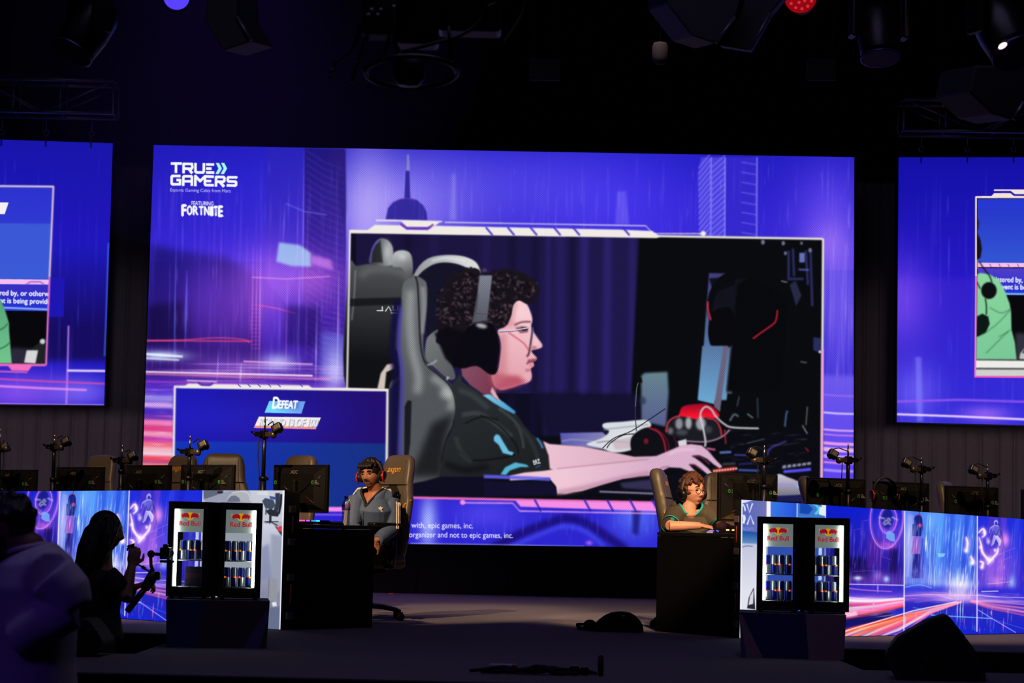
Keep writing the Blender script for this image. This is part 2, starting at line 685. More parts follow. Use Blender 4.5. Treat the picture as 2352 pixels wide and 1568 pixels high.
    A.stroke([(596, 700), (640, 708), (681, 719)], 2, (255, 90, 160), 0.9, 0.8)
    for y in range(700, 800, 9):
        A.stroke([(578, y), (600, y + 0.5)], 1.2, (240, 80, 190), 0.6, 0.6)
    for i in range(16):
        A.stroke([(742, 690 + i * 12), (785, 696 + i * 12)], 1.6, (150, 60, 210), 0.45, 0.8)
    A.fill([(660, 700), (735, 706), (735, 800), (655, 790)], (30, 14, 90), 0.55, 10)
    A.fill([(740, 760), (800, 770), (800, 890), (735, 880)], (110, 120, 230), 0.5, 8)
    A.streaks(170, 335, 800, 345, 860, [(90, 80, 255), (150, 110, 255), (60, 60, 240), (190, 90, 230)], 1, 4, 30, 200, 0.3, 1.4)
    A.streaks(160, 810, 1960, 350, 520, [(110, 100, 255), (90, 80, 255), (150, 140, 255)], 1, 3, 20, 160, 0.28, 1.0)
    A.streaks(60, 1893, 1960, 500, 900, [(120, 100, 255), (150, 120, 255), (180, 130, 255)], 1, 4, 40, 260, 0.3, 1.2)
    # street of light trails, lower left
    A.fill([(325, 870), (800, 880), (800, 905), (400, 905), (398, 1245), (320, 1240)], (86, 44, 190), 0.9, 8)
    A.glow(370, 815, 60, 12, (190, 215, 255), 0.9)
    A.glow(640, 830, 40, 20, (170, 190, 255), 0.75)
    A.glow(770, 850, 26, 60, (180, 180, 255), 0.7)
    A.glow(540, 845, 120, 30, (150, 90, 230), 0.5)
    for y0, y1, x0, x1, c, wd, a in ((781, 783, 335, 580, (255, 70, 120), 2.5, 0.9), (853, 862, 330, 720, (255, 225, 245), 4, 1), (858, 870, 330, 760, (255, 130, 190), 3, 0.8), (829, 836, 560, 720, (255, 190, 240), 3, 0.9), (812, 818, 335, 420, (235, 245, 255), 4, 1), (822, 826, 335, 412, (235, 245, 255), 3, 0.9), (875, 882, 335, 560, (200, 70, 200), 3, 0.7)):
        A.stroke([(x0, y0), ((x0 + x1) / 2, (y0 + y1) / 2), (x1, y1)], wd, c, a, 1.2)
    A.stroke([(335, 782), (420, 780), (500, 775), (560, 779), (575, 786)], 2, (255, 80, 130), 0.9, 0.8, smooth=True)
    A.streaks(90, 325, 800, 830, 900, [(255, 120, 200), (255, 190, 240), (190, 110, 255)], 1, 2.5, 60, 260, 0.45, 0.8, True, 0.015)
    bands = [(890, (92, 60, 210)), (905, (150, 140, 230)), (922, (210, 170, 235)), (934, (70, 40, 180)), (950, (110, 50, 170)), (962, (250, 130, 170)), (975, (235, 60, 110)), (988, (255, 160, 180)), (1000, (200, 60, 150)), (1012, (255, 110, 120)), (1024, (255, 190, 190)), (1036, (255, 225, 225)), (1044, (235, 70, 90)), (1060, (255, 130, 110)), (1080, (255, 140, 90)), (1110, (255, 120, 90))]
    for (ya, c) in bands:
        A.fill([(318, ya), (398, ya + 3), (398, ya + 18), (318, ya + 15)], c, 0.9, 4)
    A.streaks(60, 318, 398, 890, 1060, [(255, 200, 220), (255, 90, 140), (120, 60, 220)], 1, 2, 30, 80, 0.7, 0.6, True, 0.02)
    # right-hand strip
    A.glow(1925, 700, 50, 180, (130, 100, 255), 0.55)
    A.glow(1900, 560, 60, 60, (170, 100, 240), 0.4)
    A.fill([(1886, 860), (1966, 862), (1966, 1110), (1886, 1108)], (((110, 90, 235), (1920, 870)), ((96, 70, 240), (1920, 1100))), 0.9, 6)
    for y, c, wd in ((946, (235, 225, 255), 4), (985, (250, 190, 240), 4), (996, (230, 140, 230), 3), (1016, (255, 170, 225), 7), (1030, (250, 190, 235), 10), (1046, (220, 170, 245), 8), (1060, (255, 150, 220), 4), (1078, (180, 150, 250), 6), (905, (170, 110, 230), 3)):
        A.stroke([(1890, y), (1925, y + 3), (1963, y + 4)], wd, c, 0.85, 1.6)
    # ---- bottom strip
    A.fill([(395, 1150), (1965, 1150), (1965, 1270), (318, 1245)], (44, 36, 205))
    A.glow(985, 1200, 22, 70, (150, 170, 255), 0.9)
    A.glow(1460, 1180, 60, 60, (60, 110, 255), 0.7)
    A.glow(1120, 1180, 90, 40, (70, 60, 240), 0.5)
    A.stroke([(1130, 1260), (1200, 1225), (1270, 1198), (1310, 1190), (1350, 1202), (1400, 1235), (1440, 1262)], 20, (24, 12, 110), 0.85, 6, smooth=True)
    A.stroke([(1170, 1258), (1240, 1228), (1300, 1208), (1350, 1222), (1390, 1255)], 10, (70, 80, 240), 0.6, 5, smooth=True)
    A.fill([(1455, 1160), (1475, 1160), (1468, 1230), (1455, 1225)], (24, 16, 110), 0.8, 5)
    A.streaks(60, 900, 1520, 1150, 1230, [(90, 90, 255), (80, 110, 255)], 1, 4, 20, 70, 0.35, 1.2)
    A.glow(1355, 1246, 8, 6, (170, 80, 220), 0.8)
    # ---- big video picture
    vid = [(807, 531), (1891, 549), (1887, 1161), (797, 1140)]
    A.fill(vid, (14, 13, 32))
    A.fill([(820, 533), (1472, 543), (1472, 905), (820, 900)], (((26, 20, 58), (900, 540)), ((30, 24, 74), (1400, 760))))
    for x, wd, c in ((1232, 16, (20, 15, 46)), (1262, 10, (44, 34, 108)), (1290, 22, (38, 30, 96)), (1318, 9, (16, 12, 36)), (1345, 18, (48, 38, 120)), (1372, 12, (28, 22, 66)), (1398, 18, (46, 36, 116)), (1430, 14, (30, 24, 72)), (1455, 14, (42, 34, 108)), (1120, 20, (34, 26, 80)), (1180, 18, (20, 16, 46)), (1000, 22, (34, 26, 76)), (940, 18, (20, 16, 44))):
        A.stroke([(x, 536), (x - 2, 760), (x - 5, 1000)], wd, c, 0.7, 7)
    A.fill([(1470, 540), (1891, 549), (1889, 1160), (1440, 1150), (1452, 900)], (9, 11, 15), 1, 3)
    A.fill([(1230, 900), (1470, 905), (1470, 1000), (1260, 1000)], (20, 17, 48), 1, 8)
    # top right: rig and hanging headset
    A.Z = (1200, 340, 2.0417)
    A.fill([(878, 585), (1066, 588), (1060, 640), (1006, 600), (980, 1000), (960, 1180), (835, 1180)], (((62, 60, 120), (950, 600)), ((98, 150, 190), (880, 1150))), 1, 3)
    A.fill([(1005, 602), (1030, 602), (985, 1150), (958, 1150)], (96, 88, 112), 0.9, 3)
    A.fill([(905, 660), (930, 670), (935, 760), (905, 770)], (60, 130, 110), 0.8, 5)
    A.ell(1040, 740, 172, 180, (10, 11, 15), 1, 3)
    A.ell(1040, 760, 146, 150, (18, 18, 30), 1, 3)
    A.fill([(878, 610), (1000, 600), (1000, 640), (900, 680)], (10, 11, 15), 0.9, 3)
    A.fill([(1010, 640), (1070, 600), (1250, 700), (1210, 1140), (960, 1140), (985, 900)], (8, 9, 13), 1, 6)
    A.fill([(905, 760), (970, 745), (1000, 800), (990, 920), (900, 935), (875, 880), (880, 800)], (9, 9, 13), 1, 3, True)
    A.stroke([(872, 718), (874, 760), (886, 805)], 7, (240, 50, 80), 1, 2, True)
    A.stroke([(1083, 892), (1130, 858), (1180, 822), (1192, 800), (1198, 758)], 6, (225, 30, 60), 1, 1.6, True)
    A.stroke([(905, 665), (950, 690), (958, 735)], 4, (16, 18, 20), 1, 1.5, True)
    A.stroke([(902, 930), (896, 975), (870, 1010), (838, 1050)], 6, (10, 10, 14), 1, 1.5, True)
    A.ell(912, 970, 14, 12, (8, 8, 12), 1, 1.5)
    for p in ([(1250, 480), (1250, 620)], [(1270, 470), (1275, 600)], [(1330, 480), (1340, 640)], [(1352, 470), (1360, 740)], [(1255, 612), (1320, 612)]):
        A.stroke(p, 12, (44, 44, 96), 0.9, 3)
    A.fill([(1300, 490), (1325, 490), (1325, 535), (1300, 535)], (110, 120, 200), 0.9, 3)
    A.stroke([(1296, 568), (1345, 570)], 9, (90, 90, 180), 0.8, 3)
    A.fill([(1255, 640), (1282, 620), (1310, 690), (1285, 740)], (40, 44, 74), 0.9, 4)
    A.stroke([(1215, 622), (1243, 628)], 5, (150, 150, 170), 0.9, 2)
    for x, y, r in ((1130, 440, 9), (1225, 445, 8), (1235, 492, 7), (1350, 478, 8), (1310, 445, 6)):
        A.ell(x, y, r, r * 1.3, (120, 120, 150), 0.9, 4)
    A.fill([(1365, 885), (1400, 890), (1400, 960), (1365, 945)], (40, 44, 90), 1, 4)
    A.ell(1396, 954, 6, 6, (235, 240, 250), 1, 2)
    A.stroke([(1305, 1000), (1335, 1005)], 4, (150, 160, 160), 0.8, 1.5)
    # desk behind the arms
    A.Z = (1200, 800, 3.015)
    A.fill([(-200, 650), (270, 600), (2080, 560), (2080, 1100), (-200, 1040)], (11, 12, 18), 1, 10)
    A.fill([(1250, -20), (1402, -20), (1335, 385), (1218, 355)], (((88, 116, 160), (1320, -20)), ((104, 164, 205), (1280, 360))), 1, 3)
    A.fill([(1398, -20), (1430, -20), (1372, 440), (1330, 400)], (104, 96, 122), 1, 3)
    A.fill([(828, 190), (850, 168), (1010, 160), (1018, 300), (1000, 540), (830, 500)], (((100, 128, 140), (900, 180)), ((86, 96, 140), (900, 500))), 1, 9)
    A.ell(840, 360, 22, 28, (40, 54, 70), 0.7, 8)
    A.fill([(268, 584), (560, 578), (640, 640), (600, 700), (275, 664)], (((88, 88, 176), (280, 590)), ((130, 128, 180), (560, 650))), 1, 4)
    A.stroke([(280, 640), (360, 630), (500, 640)], 10, (150, 150, 180), 0.8, 5, True)
    A.fill([(450, 662), (560, 618), (606, 572), (564, 545), (576, 515), (700, 505), (850, 493), (895, 520), (880, 552), (800, 590), (780, 690), (640, 720), (560, 690)], (214, 218, 224), 1, 4, True)
    A.stroke([(570, 560), (700, 545), (880, 525)], 12, (150, 158, 166), 0.7, 6, True)
    A.stroke([(520, 650), (620, 640), (740, 650)], 10, (120, 120, 130), 0.7, 6, True)
    A.fill([(620, 640), (770, 610), (780, 690), (650, 700)], (196, 176, 186), 0.8, 8)
    A.stroke([(560, 690), (640, 620), (760, 570), (900, 480), (995, 415)], 6, (18, 20, 22), 1, 1.5, True)
    A.stroke([(590, 690), (620, 650), (700, 600), (780, 590)], 6, (14, 14, 18), 1, 1.5, True)
    A.stroke([(795, 570), (786, 400), (797, 270), (818, 216)], 6, (44, 56, 60), 1, 1.5, True)
    A.stroke([(790, 400), (799, 270), (812, 230)], 3, (160, 175, 180), 0.8, 1.2, True)
    A.fill([(800, 190), (830, 200), (836, 235), (805, 238)], (10, 12, 14), 1, 4)
    A.fill([(755, 680), (760, 620), (800, 575), (870, 545), (960, 560), (1030, 610), (1060, 660), (1040, 705), (960, 725), (860, 745), (780, 735)], (15, 15, 22), 1, 3, True)
    A.stroke([(880, 545), (950, 580), (985, 640), (1000, 720)], 10, (215, 30, 60), 0.9, 3, True)
    A.stroke([(920, 548), (985, 600), (1015, 660), (1018, 710)], 5, (190, 30, 60), 0.8, 2, True)
    A.ell(862, 640, 16, 20, (150, 20, 40), 0.8, 5)
    A.stroke([(985, 560), (1040, 590), (1065, 640), (1075, 700)], 5, (120, 30, 50), 0.9, 2, True)
    A.fill([(1095, 440), (1120, 398), (1200, 383), (1290, 385), (1345, 425), (1350, 480), (1105, 490)], (((150, 10, 40), (1200, 380)), ((250, 20, 44), (1200, 470))), 1, 6, True)
    A.fill([(1000, 540), (1020, 500), (1080, 470), (1150, 475), (1210, 490), (1290, 475), (1350, 500), (1385, 560), (1370, 620), (1250, 640), (1080, 620)], (26, 27, 34), 1, 4, True)
    for x, y, rx, ry, c in ((1090, 520, 26, 40, (150, 152, 158)), (1155, 515, 22, 42, (180, 182, 186)), (1240, 520, 34, 44, (170, 172, 176)), (1030, 570, 20, 24, (110, 112, 118)), (1290, 560, 30, 26, (60, 62, 70)), (1110, 580, 40, 20, (70, 72, 80))):
        A.ell(x, y, rx, ry, c, 0.9, 9)
    A.stroke([(1000, 580), (1015, 510), (1060, 474), (1095, 468)], 9, (240, 60, 80), 0.95, 3, True)
    A.stroke([(1280, 480), (1340, 495), (1372, 545), (1385, 610)], 9, (235, 50, 70), 0.95, 3, True)
    A.stroke([(1240, 500), (1240, 440), (1272, 402), (1312, 420), (1345, 470), (1400, 520), (1460, 545), (1640, 552)], 13, (188, 186, 196), 1, 2.5, True)
    A.stroke([(1236, 470), (1258, 560), (1272, 640), (1268, 680)], 13, (200, 198, 206), 1, 2.5, True)
    A.stroke([(1140, 640), (1260, 645), (1340, 630), (1400, 600), (1440, 560)], 9, (196, 150, 175), 0.9, 2.5, True)
    A.fill([(1080, 640), (1140, 625), (1145, 680), (1090, 680)], (214, 210, 214), 1, 4)
    A.stroke([(1405, 560), (1412, 660)], 8, (200, 40, 70), 0.9, 3)
    for p, c, wd in (([(1440, 500), (1470, 455), (1500, 470)], (90, 100, 110), 14), ([(1560, 450), (1600, 480)], (110, 120, 140), 10), ([(1630, 340), (1635, 480)], (50, 60, 80), 10), ([(1820, 540), (1830, 450), (1840, 430)], (70, 100, 150), 12), ([(1490, 400), (1505, 330)], (90, 100, 120), 6), ([(1940, 530), (1975, 590)], (130, 130, 140), 9), ([(1965, 530), (1975, 400)], (110, 110, 120), 8), ([(1560, 655), (1680, 625)], (90, 120, 130), 5), ([(1700, 740), (1720, 690), (1830, 640)], (60, 50, 140), 12), ([(1370, 720), (1450, 715)], (90, 120, 190), 16), ([(1470, 735), (1560, 738)], (70, 70, 190), 9), ([(1500, 800), (1640, 790)], (40, 36, 110), 12), ([(1280, 690), (1340, 700)], (210, 90, 150), 14), ([(1390, 800), (1480, 795)], (60, 60, 70), 16), ([(1960, 685), (1985, 712)], (200, 30, 60), 7), ([(1500, 840), (1640, 845)], (70, 90, 180), 14)):
        A.stroke(p, wd, c, 0.9, 3, len(p) > 2)
    A.streaks(40, 1380, 2000, 560, 860, [(80, 70, 200), (110, 120, 190), (150, 160, 200)], 2, 6, 30, 120, 0.4, 3, True, -0.1)
    A.stroke([(1325, 848), (1400, 840), (1482, 830)], 26, (230, 40, 30), 0.8, 8)
    for i in range(9):
        A.ell(1332 + i * 19, 847 - i * 2.1, 7, 7, (255, 235, 215), 1, 2.5)
    A.stroke([(1810, 852), (1900, 845), (2000, 835)], 20, (90, 80, 255), 0.95, 6)
    for i in range(6):
        A.fill([(1800 + i * 34, 830 - i * 5), (1828 + i * 34, 828 - i * 5), (1830 + i * 34, 805 - i * 4), (1806 + i * 34, 808 - i * 4)], (170, 172, 200), 0.8, 4)
    A.fill([(1765, 875), (1840, 890), (1930, 930), (1975, 985), (1960, 1010), (1760, 1020)], (((196, 190, 210), (1800, 880)), ((120, 118, 134), (1800, 1010))), 1, 3, True)
    A.stroke([(1768, 945), (1830, 938), (1900, 955), (1965, 990)], 6, (150, 130, 255), 1, 2, True)
    A.stroke([(1900, 950), (1965, 985)], 6, (90, 240, 240), 1, 2)
    A.stroke([(1925, 915), (1945, 918), (1962, 935)], 10, (60, 235, 170), 1, 2, True)
    A.fill([(1760, 1020), (1960, 1010), (1950, 1060), (1760, 1060)], (26, 28, 80), 1, 3)
    # ---- far chair with head rests
    A.Z = (780, 520, 2.613)
    A.fill([(62, 260), (110, 236), (200, 222), (300, 222), (390, 240), (440, 275), (480, 340), (400, 420), (345, 700), (340, 980), (46, 980)], (((76, 78, 80), (250, 230)), ((16, 17, 20), (200, 800))), 1, 2, True)
    A.stroke([(130, 300), (180, 262), (280, 252), (380, 275), (430, 320)], 44, (104, 108, 108), 0.6, 22, True)
    A.stroke([(100, 260), (92, 420), (78, 560)], 10, (140, 144, 146), 0.55, 5, True)
    A.fill([(66, 432), (375, 424), (370, 466), (64, 478)], (20, 20, 24), 0.85, 4)
    for p in ([(228, 503), (268, 503)], [(262, 478), (262, 503)], [(280, 508), (300, 478), (316, 508)], [(326, 474), (328, 502), (352, 500), (356, 474)], [(312, 517), (352, 517)]):
        A.stroke(p, 7, (214, 214, 216), 1, 0.8)
    A.fill([(188, 222), (194, 150), (216, 100), (248, 70), (290, 78), (318, 108), (328, 150), (324, 228)], (((60, 62, 66), (200, 150)), ((150, 154, 156), (310, 150))), 1, 2, True)
    A.stroke([(192, 215), (198, 150), (218, 104), (246, 78)], 7, (86, 84, 230), 0.9, 3, True)
    A.fill([(196, 215), (204, 150), (222, 110), (246, 88), (262, 215)], (34, 36, 40), 0.9, 5)
    A.stroke([(246, 78), (256, 150), (262, 222)], 4, (18, 18, 20), 0.9, 1.5, True)
    A.glow(288, 150, 26, 60, (150, 152, 150), 0.6)
    A.fill([(322, 236), (326, 172), (345, 148), (388, 141), (426, 156), (442, 196), (444, 272), (410, 292), (378, 248)], (((176, 180, 180), (380, 150)), ((90, 94, 96), (420, 280))), 1, 2, True)
    A.glow(382, 180, 30, 26, (120, 120, 120), 0.7)
    A.fill([(470, 300), (530, 230), (620, 205), (760, 220), (850, 300), (840, 420), (640, 700), (530, 690)], (20, 20, 38), 1, 6)
    A.fill([(452, 290), (490, 228), (548, 186), (640, 170), (740, 176), (815, 205), (846, 250), (848, 300), (800, 262), (720, 226), (640, 214), (570, 226), (510, 262), (470, 300)], (((150, 154, 156), (480, 250)), ((214, 216, 216), (780, 220))), 1, 2.5, True)
    A.stroke([(560, 204), (650, 188), (760, 206)], 8, (236, 238, 238), 0.6, 5, True)
    A.fill([(232, 972), (252, 880), (290, 826), (330, 820), (334, 850), (286, 872), (276, 975)], (206, 190, 180), 1, 2)
    # ---- chair the player leans on
    A.fill([(385, 352), (415, 316), (462, 298), (505, 314), (530, 352), (530, 480), (508, 690), (524, 800), (566, 852), (640, 918), (682, 968), (708, 1040), (710, 1110), (684, 1190), (642, 1280), (614, 1400), (604, 1500), (300, 1500), (300, 980), (362, 900), (356, 760), (336, 720), (346, 600), (374, 480)], (((96, 100, 104), (380, 500)), ((80, 84, 88), (520, 1000))), 1, 2, True)
    A.fill([(300, 980), (368, 900), (352, 1200), (340, 1500), (300, 1500)], (20, 18, 60), 0.9, 8)
    A.stroke([(352, 440), (330, 700), (345, 900), (340, 1180), (330, 1480)], 50, (18, 14, 60), 0.85, 14, True)
    A.stroke([(372, 480), (362, 700), (382, 900), (372, 1180), (366, 1480)], 22, (66, 54, 190), 0.6, 10, True)
    A.stroke([(432, 380), (428, 560), (444, 740), (480, 900), (470, 1000)], 46, (170, 174, 174), 0.65, 24, True)
    A.stroke([(505, 360), (512, 480), (500, 640)], 26, (150, 154, 156), 0.6, 10, True)
    A.stroke([(560, 900), (640, 960), (680, 1040), (670, 1100)], 44, (170, 174, 174), 0.6, 22, True)
    A.ell(648, 1000, 40, 34, (210, 212, 212), 0.5, 22)
    A.fill([(560, 1180), (690, 1120), (640, 1290), (620, 1500), (430, 1500), (480, 1380)], (20, 22, 26), 0.85, 30)
    A.fill([(396, 1080), (414, 1040), (438, 1046), (430, 1300), (404, 1480), (392, 1480)], (18, 20, 24), 0.9, 4)
    A.stroke([(460, 296), (474, 350), (482, 500), (490, 680), (506, 780), (536, 836), (604, 892), (662, 946), (694, 1010), (706, 1100), (690, 1180)], 9, (20, 20, 26), 0.95, 2, True)
    A.fill([(524, 690), (545, 650), (592, 618), (602, 626), (584, 690), (622, 712), (654, 772), (684, 836), (700, 905), (660, 915), (576, 846), (522, 792)], (((110, 114, 116), (540, 700)), ((86, 90, 92), (680, 880))), 1, 2, True)
    A.stroke([(530, 830), (560, 822), (590, 800)], 12, (180, 184, 184), 0.6, 6, True)
    # ---- shirt
    A.fill([(672, 960), (730, 880), (800, 955), (880, 1000), (950, 1062), (1062, 1115), (1110, 1186), (1160, 1246), (1232, 1288), (1262, 1360), (1270, 1450), (1140, 1490), (980, 1500), (600, 1500), (640, 1300), (690, 1190), (706, 1090), (700, 1020)], (((40, 44, 48), (760, 950)), ((30, 33, 36), (1000, 1450))), 1, 2)
    for p, wd, c, a in (([(720, 980), (800, 1010), (900, 1090)], 30, (62, 68, 74), 0.7), ([(740, 1130), (840, 1120), (940, 1180), (1040, 1260)], 26, (66, 72, 76), 0.7), ([(760, 1180), (860, 1140), (960, 1160)], 8, (12, 13, 16), 0.8), ([(850, 1130), (960, 1190), (1060, 1300), (1080, 1360)], 9, (12, 13, 16), 0.8), ([(960, 1090), (1060, 1170), (1100, 1260), (1110, 1330)], 16, (70, 76, 80), 0.6), ([(720, 1340), (800, 1400), (960, 1390), (1060, 1370)], 12, (14, 15, 18), 0.8), ([(700, 1260), (740, 1360), (800, 1410)], 26, (54, 60, 64), 0.6), ([(1060, 1180), (1130, 1250), (1180, 1340), (1200, 1420)], 20, (52, 58, 62), 0.6), ([(640, 1420), (760, 1460), (900, 1440)], 40, (16, 17, 20), 0.8)):
        A.stroke(p, wd, c, a, wd * 0.4, True)
    A.fill([(865, 1010), (905, 998), (990, 1052), (1062, 1108), (1056, 1124), (990, 1092), (930, 1056)], (((120, 196, 226), (890, 1010)), ((70, 150, 200), (1050, 1110))), 1, 1.5)
    A.fill([(730, 860), (745, 890), (850, 985), (880, 1003), (850, 1000), (740, 930)], (20, 24, 60), 1, 3)
    A.fill([(932, 1262), (946, 1244), (966, 1252), (988, 1290), (1022, 1346), (1052, 1354), (1042, 1372), (986, 1358), (962, 1310), (932, 1284)], (104, 188, 222), 1, 2)
    A.fill([(972, 1486), (1000, 1444), (1060, 1414), (1130, 1428), (1142, 1442), (1090, 1442), (1030, 1462), (1004, 1490)], (84, 176, 206), 1, 2)
    A.stroke([(1190, 1268), (1210, 1296), (1226, 1330)], 12, (70, 130, 200), 0.9, 2, True)
    A.text('BRZ', 1166, 1404, 40, 26, (232, 234, 236), 0.06, 0, 1, -0.28)
    A.stroke([(1182, 1446), (1212, 1432)], 6, (60, 100, 180), 0.9, 2)
    # ---- neck and face
    A.fill([(735, 850), (800, 790), (960, 850), (950, 960), (945, 1000), (962, 1046), (912, 1006), (868, 1004), (790, 950), (742, 895)], (((128, 74, 96), (780, 860)), ((120, 56, 76), (930, 930))), 1, 3)
    A.fill([(922, 960), (945, 1000), (972, 1050), (930, 1020), (912, 990)], (226, 188, 200), 0.9, 4)
    face = [(1050, 452), (1085, 440), (1128, 462), (1155, 520), (1163, 562), (1156, 592), (1166, 622), (1192, 664), (1222, 706), (1216, 726), (1182, 736), (1158, 742), (1166, 760), (1189, 785), (1184, 800), (1168, 812), (1173, 834), (1154, 852), (1160, 888), (1155, 920), (1130, 938), (1090, 948), (1030, 968), (960, 975), (920, 900), (944, 700), (958, 620), (996, 590), (1036, 520)]
    A.fill(face, (((244, 200, 206), (1100, 520)), ((224, 160, 172), (1020, 900))), 1, 1.6, True, n=4)
    A.fill([(930, 870), (1000, 890), (1080, 895), (1130, 932), (1085, 955), (1020, 976), (950, 985), (920, 930)], (170, 60, 84), 0.75, 16)
    A.fill([(950, 640), (1010, 640), (1010, 900), (940, 960), (915, 900)], (196, 116, 128), 0.55, 22)
    A.fill([(1000, 560), (1050, 470), (1080, 450), (1060, 540), (1030, 600)], (206, 140, 150), 0.5, 14)
    A.glow(1085, 500, 40, 40, (40, 40, 40), 0.5)
    A.glow(1130, 900, 30, 26, (60, 50, 50), 0.5)
    A.fill([(1010, 560), (1060, 560), (1080, 600), (1010, 612), (968, 612)], (206, 130, 140), 0.4, 12)
    A.fill([(1060, 606), (1100, 596), (1140, 604), (1136, 634), (1090, 640)], (120, 66, 78), 0.75, 6)
    A.fill([(1092, 606), (1130, 602), (1134, 622), (1104, 626)], (30, 20, 28), 0.9, 3)
    A.stroke([(1056, 590), (1100, 572), (1154, 570)], 11, (90, 46, 60), 0.75, 4, True)
    A.stroke([(958, 628), (1040, 624), (1138, 606)], 7, (200, 200, 226), 1, 1.2, True)
    A.stroke([(958, 632), (1040, 629), (1138, 612)], 3, (40, 30, 48), 0.9, 1)
    A.stroke([(1020, 634), (1060, 662), (1112, 700), (1140, 740)], 7, (196, 60, 84), 0.85, 2.5, True)
    A.stroke([(1164, 600), (1160, 650), (1150, 716)], 10, (34, 30, 52), 0.95, 2, True)
    A.stroke([(1150, 716), (1142, 760), (1130, 780)], 12, (60, 26, 44), 0.8, 4, True)
    A.stroke([(1168, 604), (1166, 640)], 4, (90, 110, 230), 0.9, 1)
    A.fill([(1160, 714), (1190, 716), (1186, 734), (1158, 736)], (190, 96, 110), 0.7, 4)
    A.fill([(1136, 796), (1188, 788), (1182, 804), (1150, 812), (1130, 820)], (150, 70, 90), 0.8, 3)
    A.stroke([(1128, 824), (1150, 812), (1178, 806)], 6, (70, 26, 40), 0.9, 2, True)
    A.fill([(1140, 820), (1172, 816), (1172, 836), (1148, 846)], (224, 130, 146), 0.7, 3)
    A.fill([(1120, 852), (1152, 852), (1150, 866), (1124, 872)], (180, 90, 106), 0.6, 6)
    A.glow(1186, 690, 14, 30, (60, 60, 60), 0.6)
    # ---- hair and headphones
    hair = [(590, 545), (596, 460), (632, 370), (678, 305), (740, 272), (800, 252), (842, 258), (860, 292), (915, 298), (935, 280), (992, 256), (1062, 270), (1130, 296), (1182, 334), (1200, 392), (1172, 446), (1128, 462), (1082, 442), (1048, 474), (1034, 540), (1006, 594), (960, 612), (900, 600), (800, 650), (760, 780), (730, 850), (690, 830), (650, 780), (618, 700), (598, 630)]
    A.fill(hair, (24, 18, 26), 1, 2.5, True)
    R = A.rng
    for _ in range(620):
        x = R.uniform(590, 1195)
        y = R.uniform(255, 640)
        if x < 900 and y > 600 - (x - 590) * 0.1:
            continue
        if x > 1040 and y > 430 - (x - 1040) * 0.12 or (x > 880 and y > 590):
            continue
        if y < 300 + abs(x - 900) * 0.35 - 60 or x < 620 and y < 380:
            continue
        b = R.uniform(0, 1)
        c = (70 + 70 * b, 54 + 58 * b, 66 + 58 * b)
        r = R.uniform(5, 13)
        t0 = R.uniform(0, 6.3)
        A.stroke([(x + r * math.cos(t0 + k * 0.6), y + r * 0.8 * math.sin(t0 + k * 0.6)) for k in range(6)], R.uniform(4, 9), c if R.uniform() < 0.5 else (12, 8, 14), 0.6, 3.0)
    for i in range(70):
        t = i / 69
        k = spline([(620, 420), (678, 312), (800, 256), (860, 290), (992, 260), (1130, 298), (1196, 380), (1150, 452)], 10, False)
        p = k[int(t * (len(k) - 1))]
        A.ell(p[0] + R.uniform(-6, 6), p[1] + R.uniform(-6, 6), R.uniform(8, 15), R.uniform(7, 13), (28, 20, 28), 0.9, 2)
    A.fill([(575, 640), (650, 600), (800, 650), (760, 800), (700, 850), (640, 790)], (12, 10, 18), 0.95, 10)
    A.fill([(846, 292), (922, 292), (908, 420), (892, 565), (800, 575), (822, 480), (836, 380)], (((122, 126, 140), (880, 300)), ((84, 86, 96), (850, 560))), 1, 1.5)
    A.stroke([(838, 400), (826, 490), (806, 570)], 8, (60, 60, 70), 0.7, 3, True)
    A.stroke([(822, 520), (892, 524)], 4, (60, 60, 70), 0.8, 1.2)
    A.fill([(782, 600), (820, 574), (900, 570), (950, 630), (972, 700), (966, 800), (948, 876), (905, 884), (830, 836), (742, 850), (690, 820), (690, 760), (740, 660)], (11, 9, 17), 1, 2.5, True)
    A.ell(858, 594, 34, 14, (220, 222, 228), 0.75, 9, 0.2)
    A.stroke([(786, 592), (840, 568), (900, 574)], 5, (110, 112, 130), 0.7, 2, True)
    A.stroke([(958, 660), (970, 730), (952, 850)], 6, (56, 44, 110), 0.8, 3, True)
    A.stroke([(650, 920), (654, 900), (664, 910)], 8, (230, 232, 234), 0.9, 2)
    # ---- arms
    A.Z = (1200, 800, 3.015)
    A.fill([(150, 640), (195, 660), (420, 676), (600, 710), (780, 748), (930, 744), (900, 800), (240, 850), (196, 830), (188, 740)], (((232, 190, 206), (200, 680)), ((214, 170, 190), (800, 770))), 1, 2)
    near = [(-80, 880), (20, 858), (150, 846), (240, 832), (560, 800), (800, 778), (880, 764), (1000, 715), (1100, 672), (1170, 660), (1246, 670), (1292, 708), (1342, 768), (1388, 815), (1372, 830), (1330, 802), (1282, 762), (1228, 738), (1182, 744), (1236, 782), (1294, 832), (1346, 895), (1306, 885), (1242, 834), (1196, 802), (1158, 802), (1196, 842), (1226, 872), (1176, 856), (1100, 826), (1020, 822), (960, 852), (900, 878), (820, 884), (700, 904), (560, 944), (420, 988), (300, 1008), (244, 1012), (236, 952), (190, 896), (150, 900), (-80, 930)]
    A.fill(near, (((236, 196, 210), (300, 850)), ((214, 172, 200), (900, 850))), 1, 2)
    A.fill([(250, 980), (420, 950), (700, 880), (880, 845), (900, 878), (700, 906), (420, 990), (250, 1014)], (170, 110, 140), 0.5, 14)
    A.stroke([(245, 832), (560, 798), (880, 766)], 9, (170, 120, 146), 0.6, 5)
    A.stroke([(1180, 744), (1240, 750), (1300, 800)], 12, (120, 40, 80), 0.8, 4, True)
